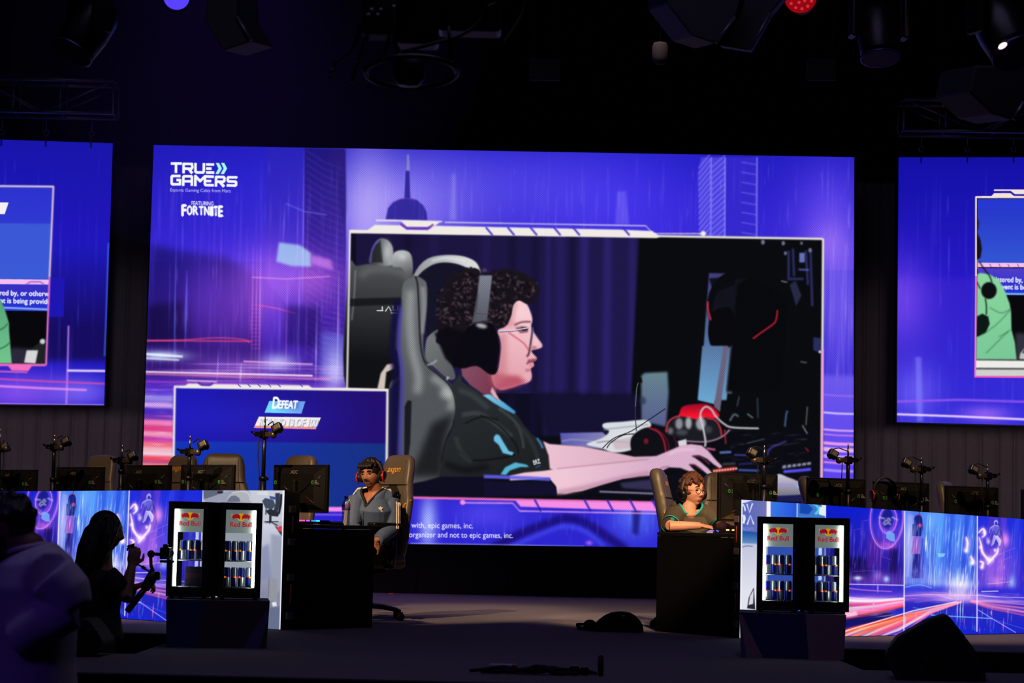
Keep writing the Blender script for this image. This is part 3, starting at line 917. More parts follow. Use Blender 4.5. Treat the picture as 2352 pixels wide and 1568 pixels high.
    A.stroke([(1160, 802), (1200, 806), (1250, 842)], 9, (130, 50, 90), 0.7, 3, True)
    A.stroke([(905, 878), (960, 830), (1020, 815)], 10, (150, 80, 120), 0.6, 5, True)
    A.stroke([(1020, 730), (1110, 700), (1200, 700)], 14, (250, 220, 232), 0.5, 8, True)
    A.fill([(-120, 915), (190, 898), (236, 952), (244, 1012), (420, 990), (560, 946), (700, 906), (1180, 860), (1240, 880), (1240, 1020), (940, 1012), (400, 1000), (-120, 1020)], (12, 12, 22), 1, 3)
    A.fill(near, (236, 196, 210), 0.0)
    A.stroke([(-260, 885), (60, 896), (200, 905)], 24, (96, 94, 232), 0.9, 6)
    A.fill([(-260, 918), (195, 925), (240, 960), (246, 1014), (-260, 1024)], (18, 16, 44), 1, 3)
    A.fill([(680, 930), (900, 905), (1000, 960), (960, 985), (700, 965)], (60, 54, 96), 0.8, 8)
    A.stroke([(540, 990), (740, 997), (945, 1005)], 11, (150, 140, 180), 0.95, 2)
    A.Z = None
    # ---- frames round the videos
    IV = (238, 232, 226)
    PK = (244, 140, 226)
    for p in ([(807, 530), (1891, 548)], [(1891, 548), (1887, 1162)]):
        A.stroke(p, 5, IV, 1, 0.5)
    A.stroke([(1890, 800), (1887, 1162)], 5, PK, 0.8, 0.5)
    A.stroke([(806, 528), (799, 893)], 4, IV, 1, 0.5)
    A.stroke([(797, 1139), (1887, 1161)], 5, (246, 110, 190), 1, 0.5)
    A.fill([(845, 529), (863, 516), (922, 517), (936, 527), (985, 528), (1000, 518), (1430, 527), (1500, 530), (1518, 543), (1510, 546), (806, 535), (806, 528)], IV, 1, 0.6)
    A.fill([(865, 504), (900, 504), (1018, 507), (1018, 510), (1012, 510), (998, 521), (936, 520), (924, 508), (866, 507)], IV, 1, 0.6)
    A.stroke([(922, 513), (937, 524), (984, 524), (998, 515)], 4, (110, 40, 150), 1, 0.6)
    A.stroke([(1024, 510), (1485, 518), (1502, 536), (1614, 536)], 2.4, IV, 0.95, 0.5)
    A.ell(1617, 536, 6, 6, IV, 1, 0.6)
    for x in (1126, 1176, 1228, 1282, 1326, 1440):
        A.stroke([(x - 8, 521), (x + 8, 540)], 4, (60, 44, 200), 1, 0.5)
    A.fill([(1186, 1148), (1520, 1154), (1900, 1162), (1900, 1182), (1520, 1174), (1198, 1163)], PK, 1, 0.6)
    A.stroke([(1064, 1154), (1180, 1155), (1196, 1173), (1520, 1179), (1900, 1186)], 2.6, (250, 170, 235), 1, 0.5)
    A.ell(1065, 1153, 6, 6, PK, 1, 0.6)
    for x in (1236, 1350, 1402, 1454, 1505):
        A.stroke([(x - 6, 1146), (x + 9, 1174)], 4, (40, 34, 170), 1, 0.5)
    # ---- small video
    A.fill([(402, 888), (892, 896), (890, 1170), (398, 1166)], (((28, 24, 176), (450, 900)), ((34, 16, 110), (860, 930))))
    A.fill([(400, 1012), (892, 1018), (890, 1170), (398, 1166)], (((20, 50, 178), (480, 1030)), ((24, 48, 128), (870, 1030))), 1, 2)
    A.glow(560, 960, 200, 50, (30, 30, 200), 0.25)
    for p in ([(401, 887), (893, 895)], [(402, 886), (397, 1168)], [(892, 893), (889, 1172)]):
        A.stroke(p, 5, IV, 1, 0.5)
    A.fill([(425, 886), (432, 880), (455, 880), (463, 886), (483, 887), (492, 881), (711, 884), (720, 892), (800, 890), (893, 893), (893, 897), (402, 890)], IV, 1, 0.5)
    A.stroke([(430, 873), (499, 876)], 2.4, IV, 1, 0.5)
    A.stroke([(455, 877), (464, 883), (482, 884), (490, 878)], 3, (70, 40, 160), 1, 0.5)
    for x in (550, 573, 596, 620, 642, 693):
        A.stroke([(x - 3, 881), (x + 4, 888)], 2, (70, 60, 170), 1, 0.4)
    A.fill([(398, 1163), (890, 1164), (890, 1175), (398, 1172)], PK, 1, 0.5)
    A.stroke([(398, 1180), (890, 1182)], 2, (210, 140, 250), 0.9, 0.5)
    A.fill([(620, 920), (703, 921), (694, 949), (609, 947)], (((110, 160, 235), (660, 921)), ((110, 215, 250), (640, 947))))
    A.fill([(627, 910), (640, 910), (640, 938), (686, 938), (690, 919), (640, 917)], (30, 60, 170), 0.35, 3)
    A.text('D', 627, 911, 14, 26, (250, 250, 250), 0.05, 0, 1, 0.01, 0, 1, 0.12)
    A.text('EFEAT', 640, 919, 44, 18, (250, 250, 250), 0.05, 0, 1, 0.015, 0, 0.9, 0.12)
    A.fill([(596, 956), (739, 958), (727, 984), (585, 980)], (246, 232, 224))
    A.fill([(587, 977), (729, 980), (727, 985), (584, 982)], (250, 140, 130))
    A.text('ROUND 13 OF 100', 597, 961, 134, 18, (120, 140, 170), 0.05, 0, 0.9, 0.012, 0, 0.92, 0.16)
    A.text('ROUND 13 OF 100', 596, 959, 134, 18, (236, 240, 246), 0.035, 0, 1, 0.012, 0, 0.92, 0.16)
    # ---- legal lines along the bottom
    A.text('tournament is not sponsored or administered by, or otherwise affiliated with, epic games, inc.', 455, 1195, 634, 17, (240, 240, 250), 0.012, 0, 1, 0.008)
    A.text('information players provide for this event is being provided to the organizer and not to epic games, inc.', 505, 1217, 676, 17, (240, 240, 250), 0.012, 0, 1, 0.008)
    A.stroke([(945, 1248), (1200, 1252), (1345, 1255)], 2, (200, 210, 255), 0.8, 0.5)
    # ---- logo, top left
    WH = (246, 247, 252)
    A.Z = (380, 360, 9.8)
    def bar(p, wd=62):
        A.stroke(p, wd, WH, 1, 3)
    def letter(pts, wd=60):
        for i in range(len(pts) - 1):
            A.stroke([pts[i], pts[i + 1]], wd, WH, 1, 3)
        for p in pts[1:-1]:
            A.ell(p[0], p[1], wd / 2, wd / 2, WH, 1, 3)
    letter([(122, 150), (372, 150)]); letter([(240, 150), (240, 365)])
    letter([(412, 372), (412, 158), (600, 160), (612, 235), (590, 268), (430, 264)]); letter([(530, 270), (610, 372)], 66)
    letter([(682, 135), (680, 330), (710, 350), (850, 352), (868, 330), (872, 138)])
    for y, x1 in ((170, 1105), (262, 1045), (350, 1108)):
        letter([(918, y), (x1, y + 4)])
    letter([(345, 430), (160, 430), (142, 450), (142, 600), (160, 615), (330, 616), (332, 520), (250, 520)])
    letter([(405, 655), (408, 450), (425, 436), (590, 438), (600, 455), (598, 655)]); letter([(410, 548), (600, 550)])
    letter([(678, 660), (680, 430), (785, 545), (895, 440), (1098, 446)], 62)
    letter([(896, 450), (894, 610), (910, 634), (1098, 638)]); letter([(900, 542), (1040, 545)])
    letter([(1145, 670), (1148, 452), (1320, 455), (1336, 480), (1332, 540), (1310, 560), (1160, 558)]); letter([(1230, 562), (1330, 672)], 66)
    letter([(1625, 475), (1600, 460), (1425, 460), (1412, 480), (1412, 530), (1430, 552), (1585, 556), (1600, 575), (1598, 630), (1580, 646), (1385, 640)])
    MINT = (166, 250, 226)
    for dx in (0, 118):
        A.fill([(1140 + dx, 134), (1215 + dx, 138), (1280 + dx, 262), (1205 + dx, 388), (1132 + dx, 382), (1200 + dx, 262)], MINT, 1, 2)
    A.text('Esports Gaming Cafes from Mars', 112, 706, 1365, 92, (214, 220, 250), 0.012, 0, 1, 0.018)
    A.text('FEATURING', 590, 996, 500, 86, WH, 0.05, 0, 1, 0.02, 0, 0.95)
    big = 'FORTNITE'
    xs = [362, 478, 615, 752, 868, 1005, 1090, 1190, 1305]
    ys = [(1068, 1335), (1090, 1312), (1096, 1312), (1102, 1316), (1104, 1318), (1108, 1330), (1104, 1334), (1096, 1348)]
    for i, ch in enumerate(big):
        wd = xs[i + 1] - xs[i]
        A.text(ch, xs[i] + 14, ys[i][0] + 10, wd - 26, ys[i][1] - ys[i][0] - 20, WH, 0.075)
    A.ell(1320, 1335, 9, 9, WH, 0.7, 2)
    A.Z = None
    return A

CITY_W, CITY_H, CITY_O, CITY_U = 1084, 600, 380, 340   # seam to seam = 340 texels
CITY_Q = [(2078, 1162), (2245, 1171.5), (2259.5, 1458), (2090, 1462)]

def art_city():
    w, h = CITY_W, CITY_H
    A = Art(w, h, (26, 36, 215), hom(CITY_Q, [(CITY_O, 0), (CITY_O + CITY_U, 0), (CITY_O + CITY_U, h), (CITY_O, h)]))
    A.k = 2.0
    A.Z = (1940, 1150, 4.752)
    R = A.rng
    # sky and building masses
    A.fill([(-260, -20), (660, -20), (700, 1000), (-260, 1000)], (((14, 30, 205), (100, 40)), ((40, 22, 130), (150, 900))))
    A.fill([(655, 20), (1460, 20), (1500, 1040), (690, 1040)], (((66, 120, 245), (900, 60)), ((70, 100, 225), (1100, 900))))
    A.fill([(1450, 20), (3000, 20), (3000, 1040), (1490, 1040)], (((26, 44, 222), (1900, 80)), ((66, 50, 205), (1800, 900))))
    A.glow(480, 330, 230, 240, (120, 50, 190), 0.55)
    A.glow(60, 700, 200, 150, (6, 4, 60), 0.0)
    A.fill([(-260, 600), (260, 590), (330, 880), (-260, 900)], (16, 10, 74), 0.8, 40)
    A.fill([(270, 370), (430, 380), (430, 700), (270, 720)], (96, 34, 150), 0.5, 20)
    A.fill([(520, 480), (600, 480), (600, 780), (520, 760)], (20, 10, 70), 0.7, 14)
    A.glow(720, 420, 60, 330, (200, 180, 250), 0.6)
    A.glow(980, 140, 130, 200, (80, 150, 255), 0.55)
    A.fill([(690, 90), (755, 110), (745, 800), (700, 820)], (180, 178, 245), 0.5, 16)
    for x, wd, c, a in ((1060, 60, (90, 170, 255), .5), (1130, 60, (60, 110, 240), .5), (1180, 50, (40, 80, 225), .5), (1250, 70, (80, 140, 250), .45), (1340, 60, (30, 60, 220), .5), (1400, 40, (90, 140, 250), .5), (1430, 40, (20, 40, 190), .5), (1620, 90, (110, 70, 215), .5), (1740, 80, (130, 70, 210), .5), (1890, 60, (60, 80, 240), .4), (1985, 60, (30, 30, 190), .5)):
        A.stroke([(x, 70), (x - 6, 480), (x + 4, 940)], wd, c, a, 12)
    # mast tower
    A.stroke([(818, 40), (818, 110)], 6, (40, 40, 120), 1, 1)
    A.fill([(768, 205), (764, 150), (776, 110), (800, 90), (832, 98), (856, 150), (868, 250), (852, 345), (754, 345), (750, 210)], (26, 30, 120), 0.95, 3)
    A.stroke([(780, 112), (806, 92), (836, 108)], 8, (240, 120, 150), 0.9, 3)
    A.ell(832, 222, 18, 22, (226, 70, 140), 0.9, 5)
    A.fill([(752, 348), (846, 345), (848, 545), (756, 545)], (((146, 78, 214), (800, 350)), ((156, 84, 190), (800, 540))), 0.95, 3)
    A.fill([(766, 548), (852, 545), (858, 824), (772, 824)], (28, 28, 128), 0.9, 3)
    A.fill([(852, 360), (890, 380), (896, 824), (858, 824)], (60, 70, 200), 0.8, 5)
    for i in range(17):
        A.stroke([(764, 556 + i * 16), (790, 557 + i * 16)], 5, (150, 60, 170), 0.7, 2)
        A.stroke([(835, 556 + i * 16), (866, 557 + i * 16)], 5, (120, 50, 160), 0.6, 2)
    for y in range(110, 340, 20):
        A.stroke([(752, y + 90), (856, y + 88)], 3, (60, 70, 190), 0.4, 1.5)
    # tall light streaks
    for x, y0, y1, wd, a in ((908, 330, 520, 26, .9), (940, 80, 300, 10, .9), (925, 400, 600, 14, .6), (962, 420, 900, 10, .5), (1020, 620, 1000, 12, .6), (1190, 760, 980, 10, .7), (1275, 700, 960, 18, .8), (1330, 690, 940, 16, .7), (1370, 780, 960, 10, .8), (1410, 520, 760, 20, .5), (1310, 860, 1000, 30, .8), (1240, 860, 1000, 12, .7), (1150, 640, 980, 8, .4)):
        A.stroke([(x, y0), (x, (y0 + y1) / 2), (x, y1)], wd, (196, 232, 255), a, 5, mode='s', taper=True)
    A.streaks(260, 660, 1460, 80, 960, [(120, 200, 255), (90, 150, 255), (170, 150, 255), (150, 220, 255)], 3, 16, 60, 360, 0.5, 4)
    A.streaks(170, -200, 650, 120, 960, [(70, 80, 255), (150, 80, 240), (120, 120, 255), (190, 110, 240)], 2, 10, 80, 320, 0.5, 3)
    A.streaks(190, 1490, 2900, 120, 960, [(90, 90, 255), (160, 90, 240), (120, 140, 255), (220, 120, 230)], 2, 10, 80, 320, 0.45, 3)
    A.glow(1700, 700, 190, 260, (190, 90, 230), 0.5)
    A.glow(1100, 880, 380, 160, (150, 130, 255), 0.5)
    A.glow(330, 880, 360, 120, (150, 70, 230), 0.45)
    A.streaks(40, 1000, 1900, 560, 960, [(255, 120, 170), (255, 110, 140), (255, 190, 200)], 4, 12, 30, 110, 0.5, 4)
    A.fill([(1038, 535), (1128, 535), (1112, 574), (1052, 582)], (140, 210, 250), 0.85, 3)
    A.glow(1310, 930, 110, 80, (255, 225, 240), 0.95)
    A.glow(1700, 850, 70, 60, (255, 120, 140), 0.5)
    A.glow(1870, 860, 40, 90, (120, 180, 255), 0.7)
    # rings of light on the left
    PKR = (222, 130, 255)
    t = np.linspace(0, 2 * PI, 60)
    for rx, ry, cx, cy, wd, a in ((178, 340, 467, 150, 9, 0.85), (166, 322, 470, 150, 4, 0.4), (92, 152, 482, 165, 12, 0.75), (70, 128, 480, 165, 6, 0.35)):
        P = np.stack([cx + rx * np.cos(t), cy + ry * np.sin(t)], 1)
        A.stroke(P, wd * 2.4, PKR, a * 0.35, 10, mode='s')
        A.stroke(P, wd, PKR, a, 2.5)
    A.ell(470, 150, 62, 110, (20, 26, 110), 0.7, 12)
    for p in ([(430, 210), (460, 170), (500, 190)], [(440, 225), (480, 200), (515, 215)], [(470, 160), (490, 145), (510, 175)], [(380, 135), (450, 150)], [(520, 130), (590, 165)]):
        A.stroke(p, 20, (205, 196, 240), 0.6, 9, len(p) > 2)
    for i in range(18):
        A.stroke([(560, 110 + i * 22), (640, 80 + i * 24)], 3, (120, 70, 220), 0.45, 2)
    A.fill([(470, 300), (500, 286), (560, 320), (570, 410), (520, 402), (470, 370)], (120, 176, 246), 0.85, 5)
    A.glow(490, 450, 90, 50, (250, 90, 200), 0.5)
    for p in ([(110, 285), (185, 265)], [(205, 185), (300, 160)], [(440, 580), (535, 615)], [(130, 755), (300, 742), (410, 750)], [(120, 290), (120, 680)], [(205, 190), (205, 580)]):
        A.stroke(p, 4, (190, 90, 230), 0.7, 2)
    # smoke loops and a leaping figure, right of the second seam
    for p, wd in (([(1340, 340), (1360, 420), (1350, 520)], 26), ([(1470, 300), (1520, 250), (1545, 310), (1510, 350)], 24), ([(1480, 340), (1510, 440), (1530, 520), (1600, 600), (1660, 600)], 26), ([(1400, 560), (1430, 620), (1420, 660)], 26), ([(1500, 620), (1540, 640), (1530, 700)], 26), ([(1700, 420), (1690, 520), (1630, 600), (1590, 660)], 24), ([(1570, 350), (1600, 400)], 22)):
        A.stroke(p, wd * 2.6, (190, 120, 250), 0.5, 18, True, mode='s')
        A.stroke(p, wd * 1.5, (250, 190, 245), 0.6, 9, len(p) > 2, taper=True)
        A.stroke(p, wd * 0.9, (255, 236, 244), 0.9, 5, len(p) > 2, taper=True)
    for x, y, r in ((1350, 500, 26), (1425, 640, 26), (1590, 395, 24), (1600, 600, 34), (1530, 690, 24), (1665, 490, 20), (1500, 460, 18), (1535, 290, 22)):
        A.glow(x, y, r, r * 1.2, (255, 236, 246), 0.9)
    A.fill([(1560, 110), (1720, 120), (1725, 460), (1600, 470)], (60, 40, 190), 0.5, 14)
    A.ell(1658, 176, 24, 32, (176, 172, 240), 0.9, 3)
    A.ell(1660, 186, 13, 18, (20, 18, 110), 0.9, 3)
    A.fill([(1590, 235), (1630, 205), (1690, 210), (1720, 260), (1705, 330), (1650, 340), (1630, 270)], (104, 98, 214), 0.95, 4)
    A.fill([(1640, 320), (1690, 326), (1720, 380), (1712, 440), (1690, 400), (1668, 360), (1650, 420), (1620, 450), (1630, 380)], (214, 208, 250), 0.85, 5)
    A.stroke([(1600, 240), (1640, 210), (1690, 216)], 8, (222, 214, 250), 0.8, 3, True)
    A.stroke([(1640, 270), (1668, 320), (1690, 260)], 6, (30, 26, 120), 0.8, 3, True)
    A.stroke([(1700, 240), (1740, 340), (1762, 470)], 22, (40, 30, 140), 0.9, 4, True, taper=True)
    A.stroke([(1635, 220), (1600, 240), (1590, 300)], 14, (150, 140, 235), 0.8, 4, True)
    A.stroke([(1680, 330), (1720, 380), (1710, 440)], 18, (220, 214, 250), 0.8, 4, True)
    A.stroke([(1650, 330), (1640, 400), (1620, 440)], 18, (150, 140, 230), 0.8, 5, True)
    for i in range(14):
        A.stroke([(1566 + i * 6, 420 - i * 20), (1610 + i * 6, 330 - i * 18)], 3, (150, 140, 250), 0.45, 2)
    A.glow(1772, 370, 50, 90, (255, 130, 220), 0.85)
    for p in ([(1660, 560), (1890, 460)], [(1720, 630), (1850, 560)], [(1690, 545), (1780, 530)]):
        A.stroke(p, 4, (190, 150, 255), 0.7, 2)
    A.stroke([(1600, 880), (1720, 870), (1870, 850)], 6, (255, 200, 220), 0.8, 2, True)
    # ---- street
    A.fill([(-260, 890), (3000, 940), (3000, 1100), (-260, 1110)], (((40, 40, 215), (0, 920)), ((130, 70, 200), (0, 1090))), 0.75, 30)
    A.fill([(-260, 1100), (1300, 1080), (3000, 1100), (3000, 1560), (-260, 1560)], (((44, 40, 190), (0, 1100)), ((22, 36, 205), (0, 1460))), 1, 8)
    A.fill([(-260, 1200), (500, 1180), (640, 1300), (-100, 1440)], (20, 14, 70), 0.75, 26)
    A.glow(180, 828, 52, 26, (190, 215, 255), 0.95)
    A.glow(492, 836, 34, 40, (130, 200, 255), 0.95)
    A.glow(400, 800, 60, 60, (200, 140, 240), 0.4)
    VX, VY = 1330, 1062
    for yl, wd, c, a in ((1045, 14, (220, 210, 255), .8), (1060, 8, (255, 150, 220), .8), (1082, 26, (255, 240, 250), .95), (1112, 18, (255, 120, 190), .9), (1140, 22, (255, 70, 120), .9), (1165, 10, (255, 150, 170), .8), (1200, 44, (255, 200, 225), .85), (1240, 40, (255, 120, 190), .9), (1275, 18, (255, 90, 110), .9), (1310, 10, (230, 50, 60), .9)):
        A.stroke([(-240, yl + (yl - VY) * 0.12), (0, yl), (330, yl + (VY + 60 - yl) * 0.35), (700, VY + (yl - VY) * 0.35)], wd * 1.25, c, a, 6, True)
    A.streaks(90, -200, 620, 1060, 1300, [(255, 220, 240), (255, 110, 150), (255, 150, 200), (150, 90, 240)], 3, 9, 120, 420, 0.6, 3, True, -0.12)
    A.stroke([(20, 1260), (110, 1250), (190, 1230)], 50, (255, 205, 225), 0.9, 12, True)
    for x0, wd, c, a in ((-60, 34, (255, 70, 40), .95), (40, 22, (255, 190, 150), .95), (150, 36, (255, 110, 90), .9), (260, 24, (255, 210, 200), .9), (340, 40, (255, 90, 130), .85), (450, 22, (255, 215, 225), .9), (560, 20, (250, 120, 200), .7)):
        A.stroke([(x0 - 140, 1560), (x0 + 200, 1420), (VX - 300, 1190), (VX, VY + 30)], wd * 1.7, c, a, 6, taper=True)
    A.glow(120, 1470, 260, 50, (255, 90, 50), 0.6)
    A.stroke([(40, 1450), (400, 1330), (800, 1200), (1280, 1090)], 14, (255, 230, 235), 0.95, 4)
    A.stroke([(720, 1240), (1000, 1180), (1290, 1100)], 20, (255, 160, 190), 0.8, 7)
    for p, wd, c, a in (([(20, 898), (300, 902), (690, 906)], 9, (255, 220, 245), .95), ([(-200, 905), (200, 960), (560, 980)], 14, (240, 130, 220), .6), ([(24, 700), (26, 900), (36, 1040)], 5, (200, 190, 255), .9), ([(700, 930), (860, 900), (1000, 935)], 10, (110, 200, 255), .8), ([(690, 1030), (1000, 1010), (1500, 1015)], 10, (240, 140, 220), .8), ([(900, 1005), (1200, 1008), (1480, 1012)], 6, (220, 60, 130), .8), ([(1500, 1010), (1740, 1030), (2200, 1040)], 9, (190, 200, 255), .85), ([(1540, 970), (1730, 962)], 12, (255, 230, 240), .8), ([(1060, 1010), (1160, 1040), (1240, 1060)], 8, (150, 200, 255), .6), ([(800, 1160), (1000, 1195), (1150, 1170)], 8, (100, 200, 255), .6)):
        A.stroke(p, wd, c, a, 3, len(p) > 2)
    A.glow(VX, VY, 260, 50, (240, 160, 240), 0.6)
    for yr, wd, c in ((1075, 12, (190, 150, 255)), (1110, 18, (240, 140, 220)), (1150, 26, (240, 120, 190)), (1190, 30, (255, 150, 200)), (1225, 20, (230, 90, 160)), (1090, 8, (255, 210, 235))):
        A.stroke([(VX + 100, VY + 20), (1640, VY + (yr - VY) * 0.6), (1960, yr), (2500, yr + (yr - VY) * 0.8)], wd, c, 0.75, 6, True)
    A.streaks(60, 1000, 1960, 1100, 1420, [(90, 180, 255), (150, 220, 255), (110, 90, 255), (230, 110, 190)], 4, 14, 60, 260, 0.5, 4)
    for x in (1322, 1290, 1350):
        A.stroke([(x, 1060), (x, 1180), (x + 6, 1330)], 12, (190, 240, 255), 0.8, 4, mode='s', taper=True)
    for x, y0, y1, c in ((838, 1200, 1320, (255, 150, 170)), (722, 1230, 1400, (255, 170, 200)), (1078, 1130, 1200, (255, 150, 200)), (1664, 1180, 1250, (255, 190, 220)), (1806, 1270, 1440, (255, 110, 170)), (1545, 1380, 1460, (200, 80, 190)), (366, 1080, 1200, (210, 180, 255)), (405, 880, 1000, (190, 170, 255))):
        A.stroke([(x, y0), (x, (y0 + y1) / 2), (x + 3, y1)], 16, c, 0.8, 4, taper=True)
    A.stroke([(1000, 1246), (1300, 1262), (1680, 1282)], 11, (120, 200, 255), 0.95, 3)
    A.stroke([(1516, 1182), (1690, 1290), (1950, 1444)], 9, (190, 170, 255), 0.95, 2)
    A.stroke([(1690, 1290), (2100, 1420)], 6, (110, 140, 255), 0.6, 3)
    A.glow(1310, 940, 150, 110, (255, 230, 245), 0.6)
    A.glow(1200, 1020, 420, 40, (240, 150, 230), 0.6)
    A.glow(300, 1070, 420, 40, (255, 170, 230), 0.5)
    A.streaks(120, 700, 1960, 980, 1100, [(255, 190, 240), (255, 120, 190), (150, 150, 255)], 2, 6, 80, 300, 0.5, 2, True, 0.01)
    A.streaks(70, 1180, 1480, 720, 1010, [(255, 230, 245), (200, 230, 255), (255, 170, 200)], 5, 14, 60, 200, 0.55, 4)
    # white seams between the panels
    A.Z = None
    for p in ([(2078, 1162), (2090, 1462)], [(2245, 1171), (2259.5, 1458)]):
        A.stroke([p[0], (p[0][0] * 0.02 + p[1][0] * 0.98, p[0][1] * 0.02 + p[1][1] * 0.98)], 2.6, (240, 232, 255), 1, 0.4)
    return A

def art_lounge():
    """left panel: grey picture of gaming chairs"""
    w, h = 380, 640
    A = Art(w, h, (176, 180, 196), hom([(466, 1126), (653, 1126), (638, 1446), (460, 1432)], [(0, 0), (w, 0), (w, h), (0, h)]))
    A.k = 2.0
    A.Z = (370, 1130, 4.238)
    A.fill([(400, -30), (620, -30), (560, 40), (420, 75)], (96, 102, 124), 1, 6)
    A.fill([(430, 74), (640, -10), (760, -20), (900, 100), (430, 110)], (150, 156, 178), 1, 4)
    A.ell(575, 2, 30, 14, (36, 40, 54), 1, 4)
    A.fill([(640, 90), (652, 40), (690, 6), (760, -10), (830, 0), (862, 40), (872, 100)], (176, 178, 186), 1, 2)
    A.stroke([(690, 8), (760, -6), (828, 2), (860, 44), (870, 100)], 5, (236, 238, 242), 1, 1.5, True)
    A.fill([(655, 70), (680, 42), (720, 34), (760, 62), (770, 100), (640, 100)], (108, 112, 132), 1, 4)
    A.fill([(860, -20), (1210, -20), (1190, 300), (960, 300), (880, 120)], (198, 202, 214), 1, 5)
    # black office chair
    A.fill([(930, 0), (1030, -10), (1050, 24), (1010, 34), (930, 24)], (214, 218, 226), 1, 2)
    A.fill([(980, 90), (1010, 60), (1090, 80), (1110, 140), (1070, 180), (1010, 160)], (66, 76, 96), 1, 3)
    A.stroke([(1130, 10), (1130, 120), (1100, 220)], 44, (52, 58, 72), 1, 4, True)
    A.stroke([(1166, 20), (1160, 120), (1140, 220)], 20, (28, 30, 40), 1, 4, True)
    A.fill([(1050, 40), (1110, 50), (1120, 80), (1060, 70)], (56, 80, 150), 1, 4)
    A.fill([(1010, 190), (1060, 170), (1150, 210), (1130, 250), (1050, 240)], (40, 44, 56), 1, 3)
    A.stroke([(1020, 150), (1014, 230)], 12, (70, 76, 90), 1, 2)
    A.stroke([(1058, 240), (1056, 300)], 22, (40, 42, 50), 1, 2)
    for p in ((985, 322), (1030, 385), (1130, 340), (1135, 300), (1000, 300)):
        A.stroke([(1055, 300), p], 9, (34, 36, 44), 1, 2)
    A.fill([(1090, 330), (1200, 420), (1190, 470), (1150, 440)], (44, 46, 60), 1, 3)
    A.fill([(1118, 380), (1140, 345), (1175, 345), (1195, 300), (1200, 400), (1150, 400)], (226, 58, 74), 1, 4)
    # grey trousers and shoe of a person in the picture
    A.fill([(960, 300), (1090, 330), (1180, 470), (1180, 1360), (930, 1360)], (((206, 210, 226), (1000, 320)), ((132, 136, 162), (1050, 1000))), 1, 6)
    A.fill([(1060, 420), (1190, 450), (1180, 900), (1120, 1000), (1060, 980)], (150, 156, 178), 0.9, 16)
    A.fill([(965, 560), (1040, 520), (1060, 860), (960, 880)], (132, 140, 176), 0.8, 18)
    A.fill([(1030, 850), (1110, 860), (1112, 1090), (1030, 1060)], (146, 148, 158), 1, 3)
    A.stroke([(1038, 860), (1030, 1050)], 6, (104, 106, 120), 1, 2)
    A.fill([(1060, 1085), (1100, 1080), (1110, 1120), (1070, 1132)], (224, 228, 236), 1, 4)
    A.fill([(930, 1140), (1170, 1120), (1160, 1360), (930, 1360)], (96, 108, 138), 0.9, 14)
    A.Z = None
    A.stroke([(466, 1124), (460, 1436)], 3.2, (250, 248, 255), 1, 0.4)
    A.stroke([(652, 1124), (638, 1448)], 4.4, (250, 240, 252), 1, 0.4)
    return A

def art_gear():
    """right panel: blue and white picture with big letters"""
    w, h = 390, 640
    A = Art(w, h, (38, 70, 210), hom([(1703, 1147), (1898, 1160), (1900, 1464), (1703, 1466)], [(0, 0), (w, 0), (w, h), (0, h)]))
    A.k = 2.0
    A.Z = (1680, 1130, 3.9214)
    A.fill([(80, 50), (330, 70), (330, 420), (80, 420)], (((84, 100, 196), (90, 70)), ((112, 116, 176), (320, 100))), 1)
    A.fill([(90, 68), (200, 72), (120, 96), (90, 100)], (224, 224, 244), 1, 2)
    A.fill([(320, 70), (358, 72), (362, 460), (322, 460)], (246, 240, 248), 1, 1.5)
    A.fill([(360, 74), (592, 90), (592, 460), (362, 460)], (((56, 120, 230), (380, 80)), ((40, 84, 220), (590, 120))))
    A.stroke([(597, 88), (598, 300)], 9, (240, 240, 252), 1, 1.5)
    A.fill([(602, 92), (862, 102), (862, 300), (602, 300)], (60, 120, 210), 1)
    A.fill([(620, 100), (680, 96), (740, 150), (700, 200), (620, 190)], (24, 70, 176), 1, 5)
    A.stroke([(730, 100), (770, 120), (790, 160), (760, 200)], 22, (90, 210, 236), 1, 5, True)
    A.fill([(800, 100), (862, 102), (862, 220), (790, 200)], (226, 236, 248), 1, 4)
    A.stroke([(780, 98), (815, 130)], 12, (30, 80, 190), 1, 3)
    A.stroke([(842, 96), (862, 104)], 8, (40, 80, 200), 1, 3)
    WHT = (244, 246, 252)
    for p in ([(84, 118), (108, 112), (122, 140), (126, 170)], [(140, 104), (166, 184), (192, 100)], [(146, 292), (174, 208), (206, 290)], [(88, 250), (96, 272), (114, 272), (126, 240), (120, 210), (100, 206), (90, 226)], [(112, 214), (116, 284)]):
        A.stroke(p, 12, WHT, 1, 1.2)
    A.text('THE EXPO', 92, 318, 116, 26, (120, 150, 220), 0.02)
    A.fill([(80, 350), (330, 368), (330, 480), (80, 470)], (((32, 84, 166), (100, 360)), ((110, 150, 200), (100, 470))), 1, 4)
    A.fill([(80, 460), (340, 470), (340, 1400), (80, 1400)], (((196, 198, 220), (100, 480)), ((226, 226, 238), (100, 900))), 1, 6)
    A.stroke([(96, 496), (150, 484), (200, 490)], 12, (120, 126, 180), 0.9, 4, True)
    A.fill([(155, 1050), (170, 950), (215, 860), (230, 1060)], (36, 38, 50), 1, 3)
    A.fill([(168, 1020), (180, 940), (214, 880), (210, 1010)], (214, 214, 224), 1, 4)
    A.fill([(340, 440), (862, 440), (862, 1400), (340, 1400)], (60, 90, 200), 1, 8)
    A.Z = None
    A.stroke([(1704, 1148), (1704, 1468)], 4.0, (236, 240, 255), 1, 0.4)
    A.stroke([(1897, 1159), (1899, 1464)], 2.2, (220, 220, 250), 1, 0.4)
    return A

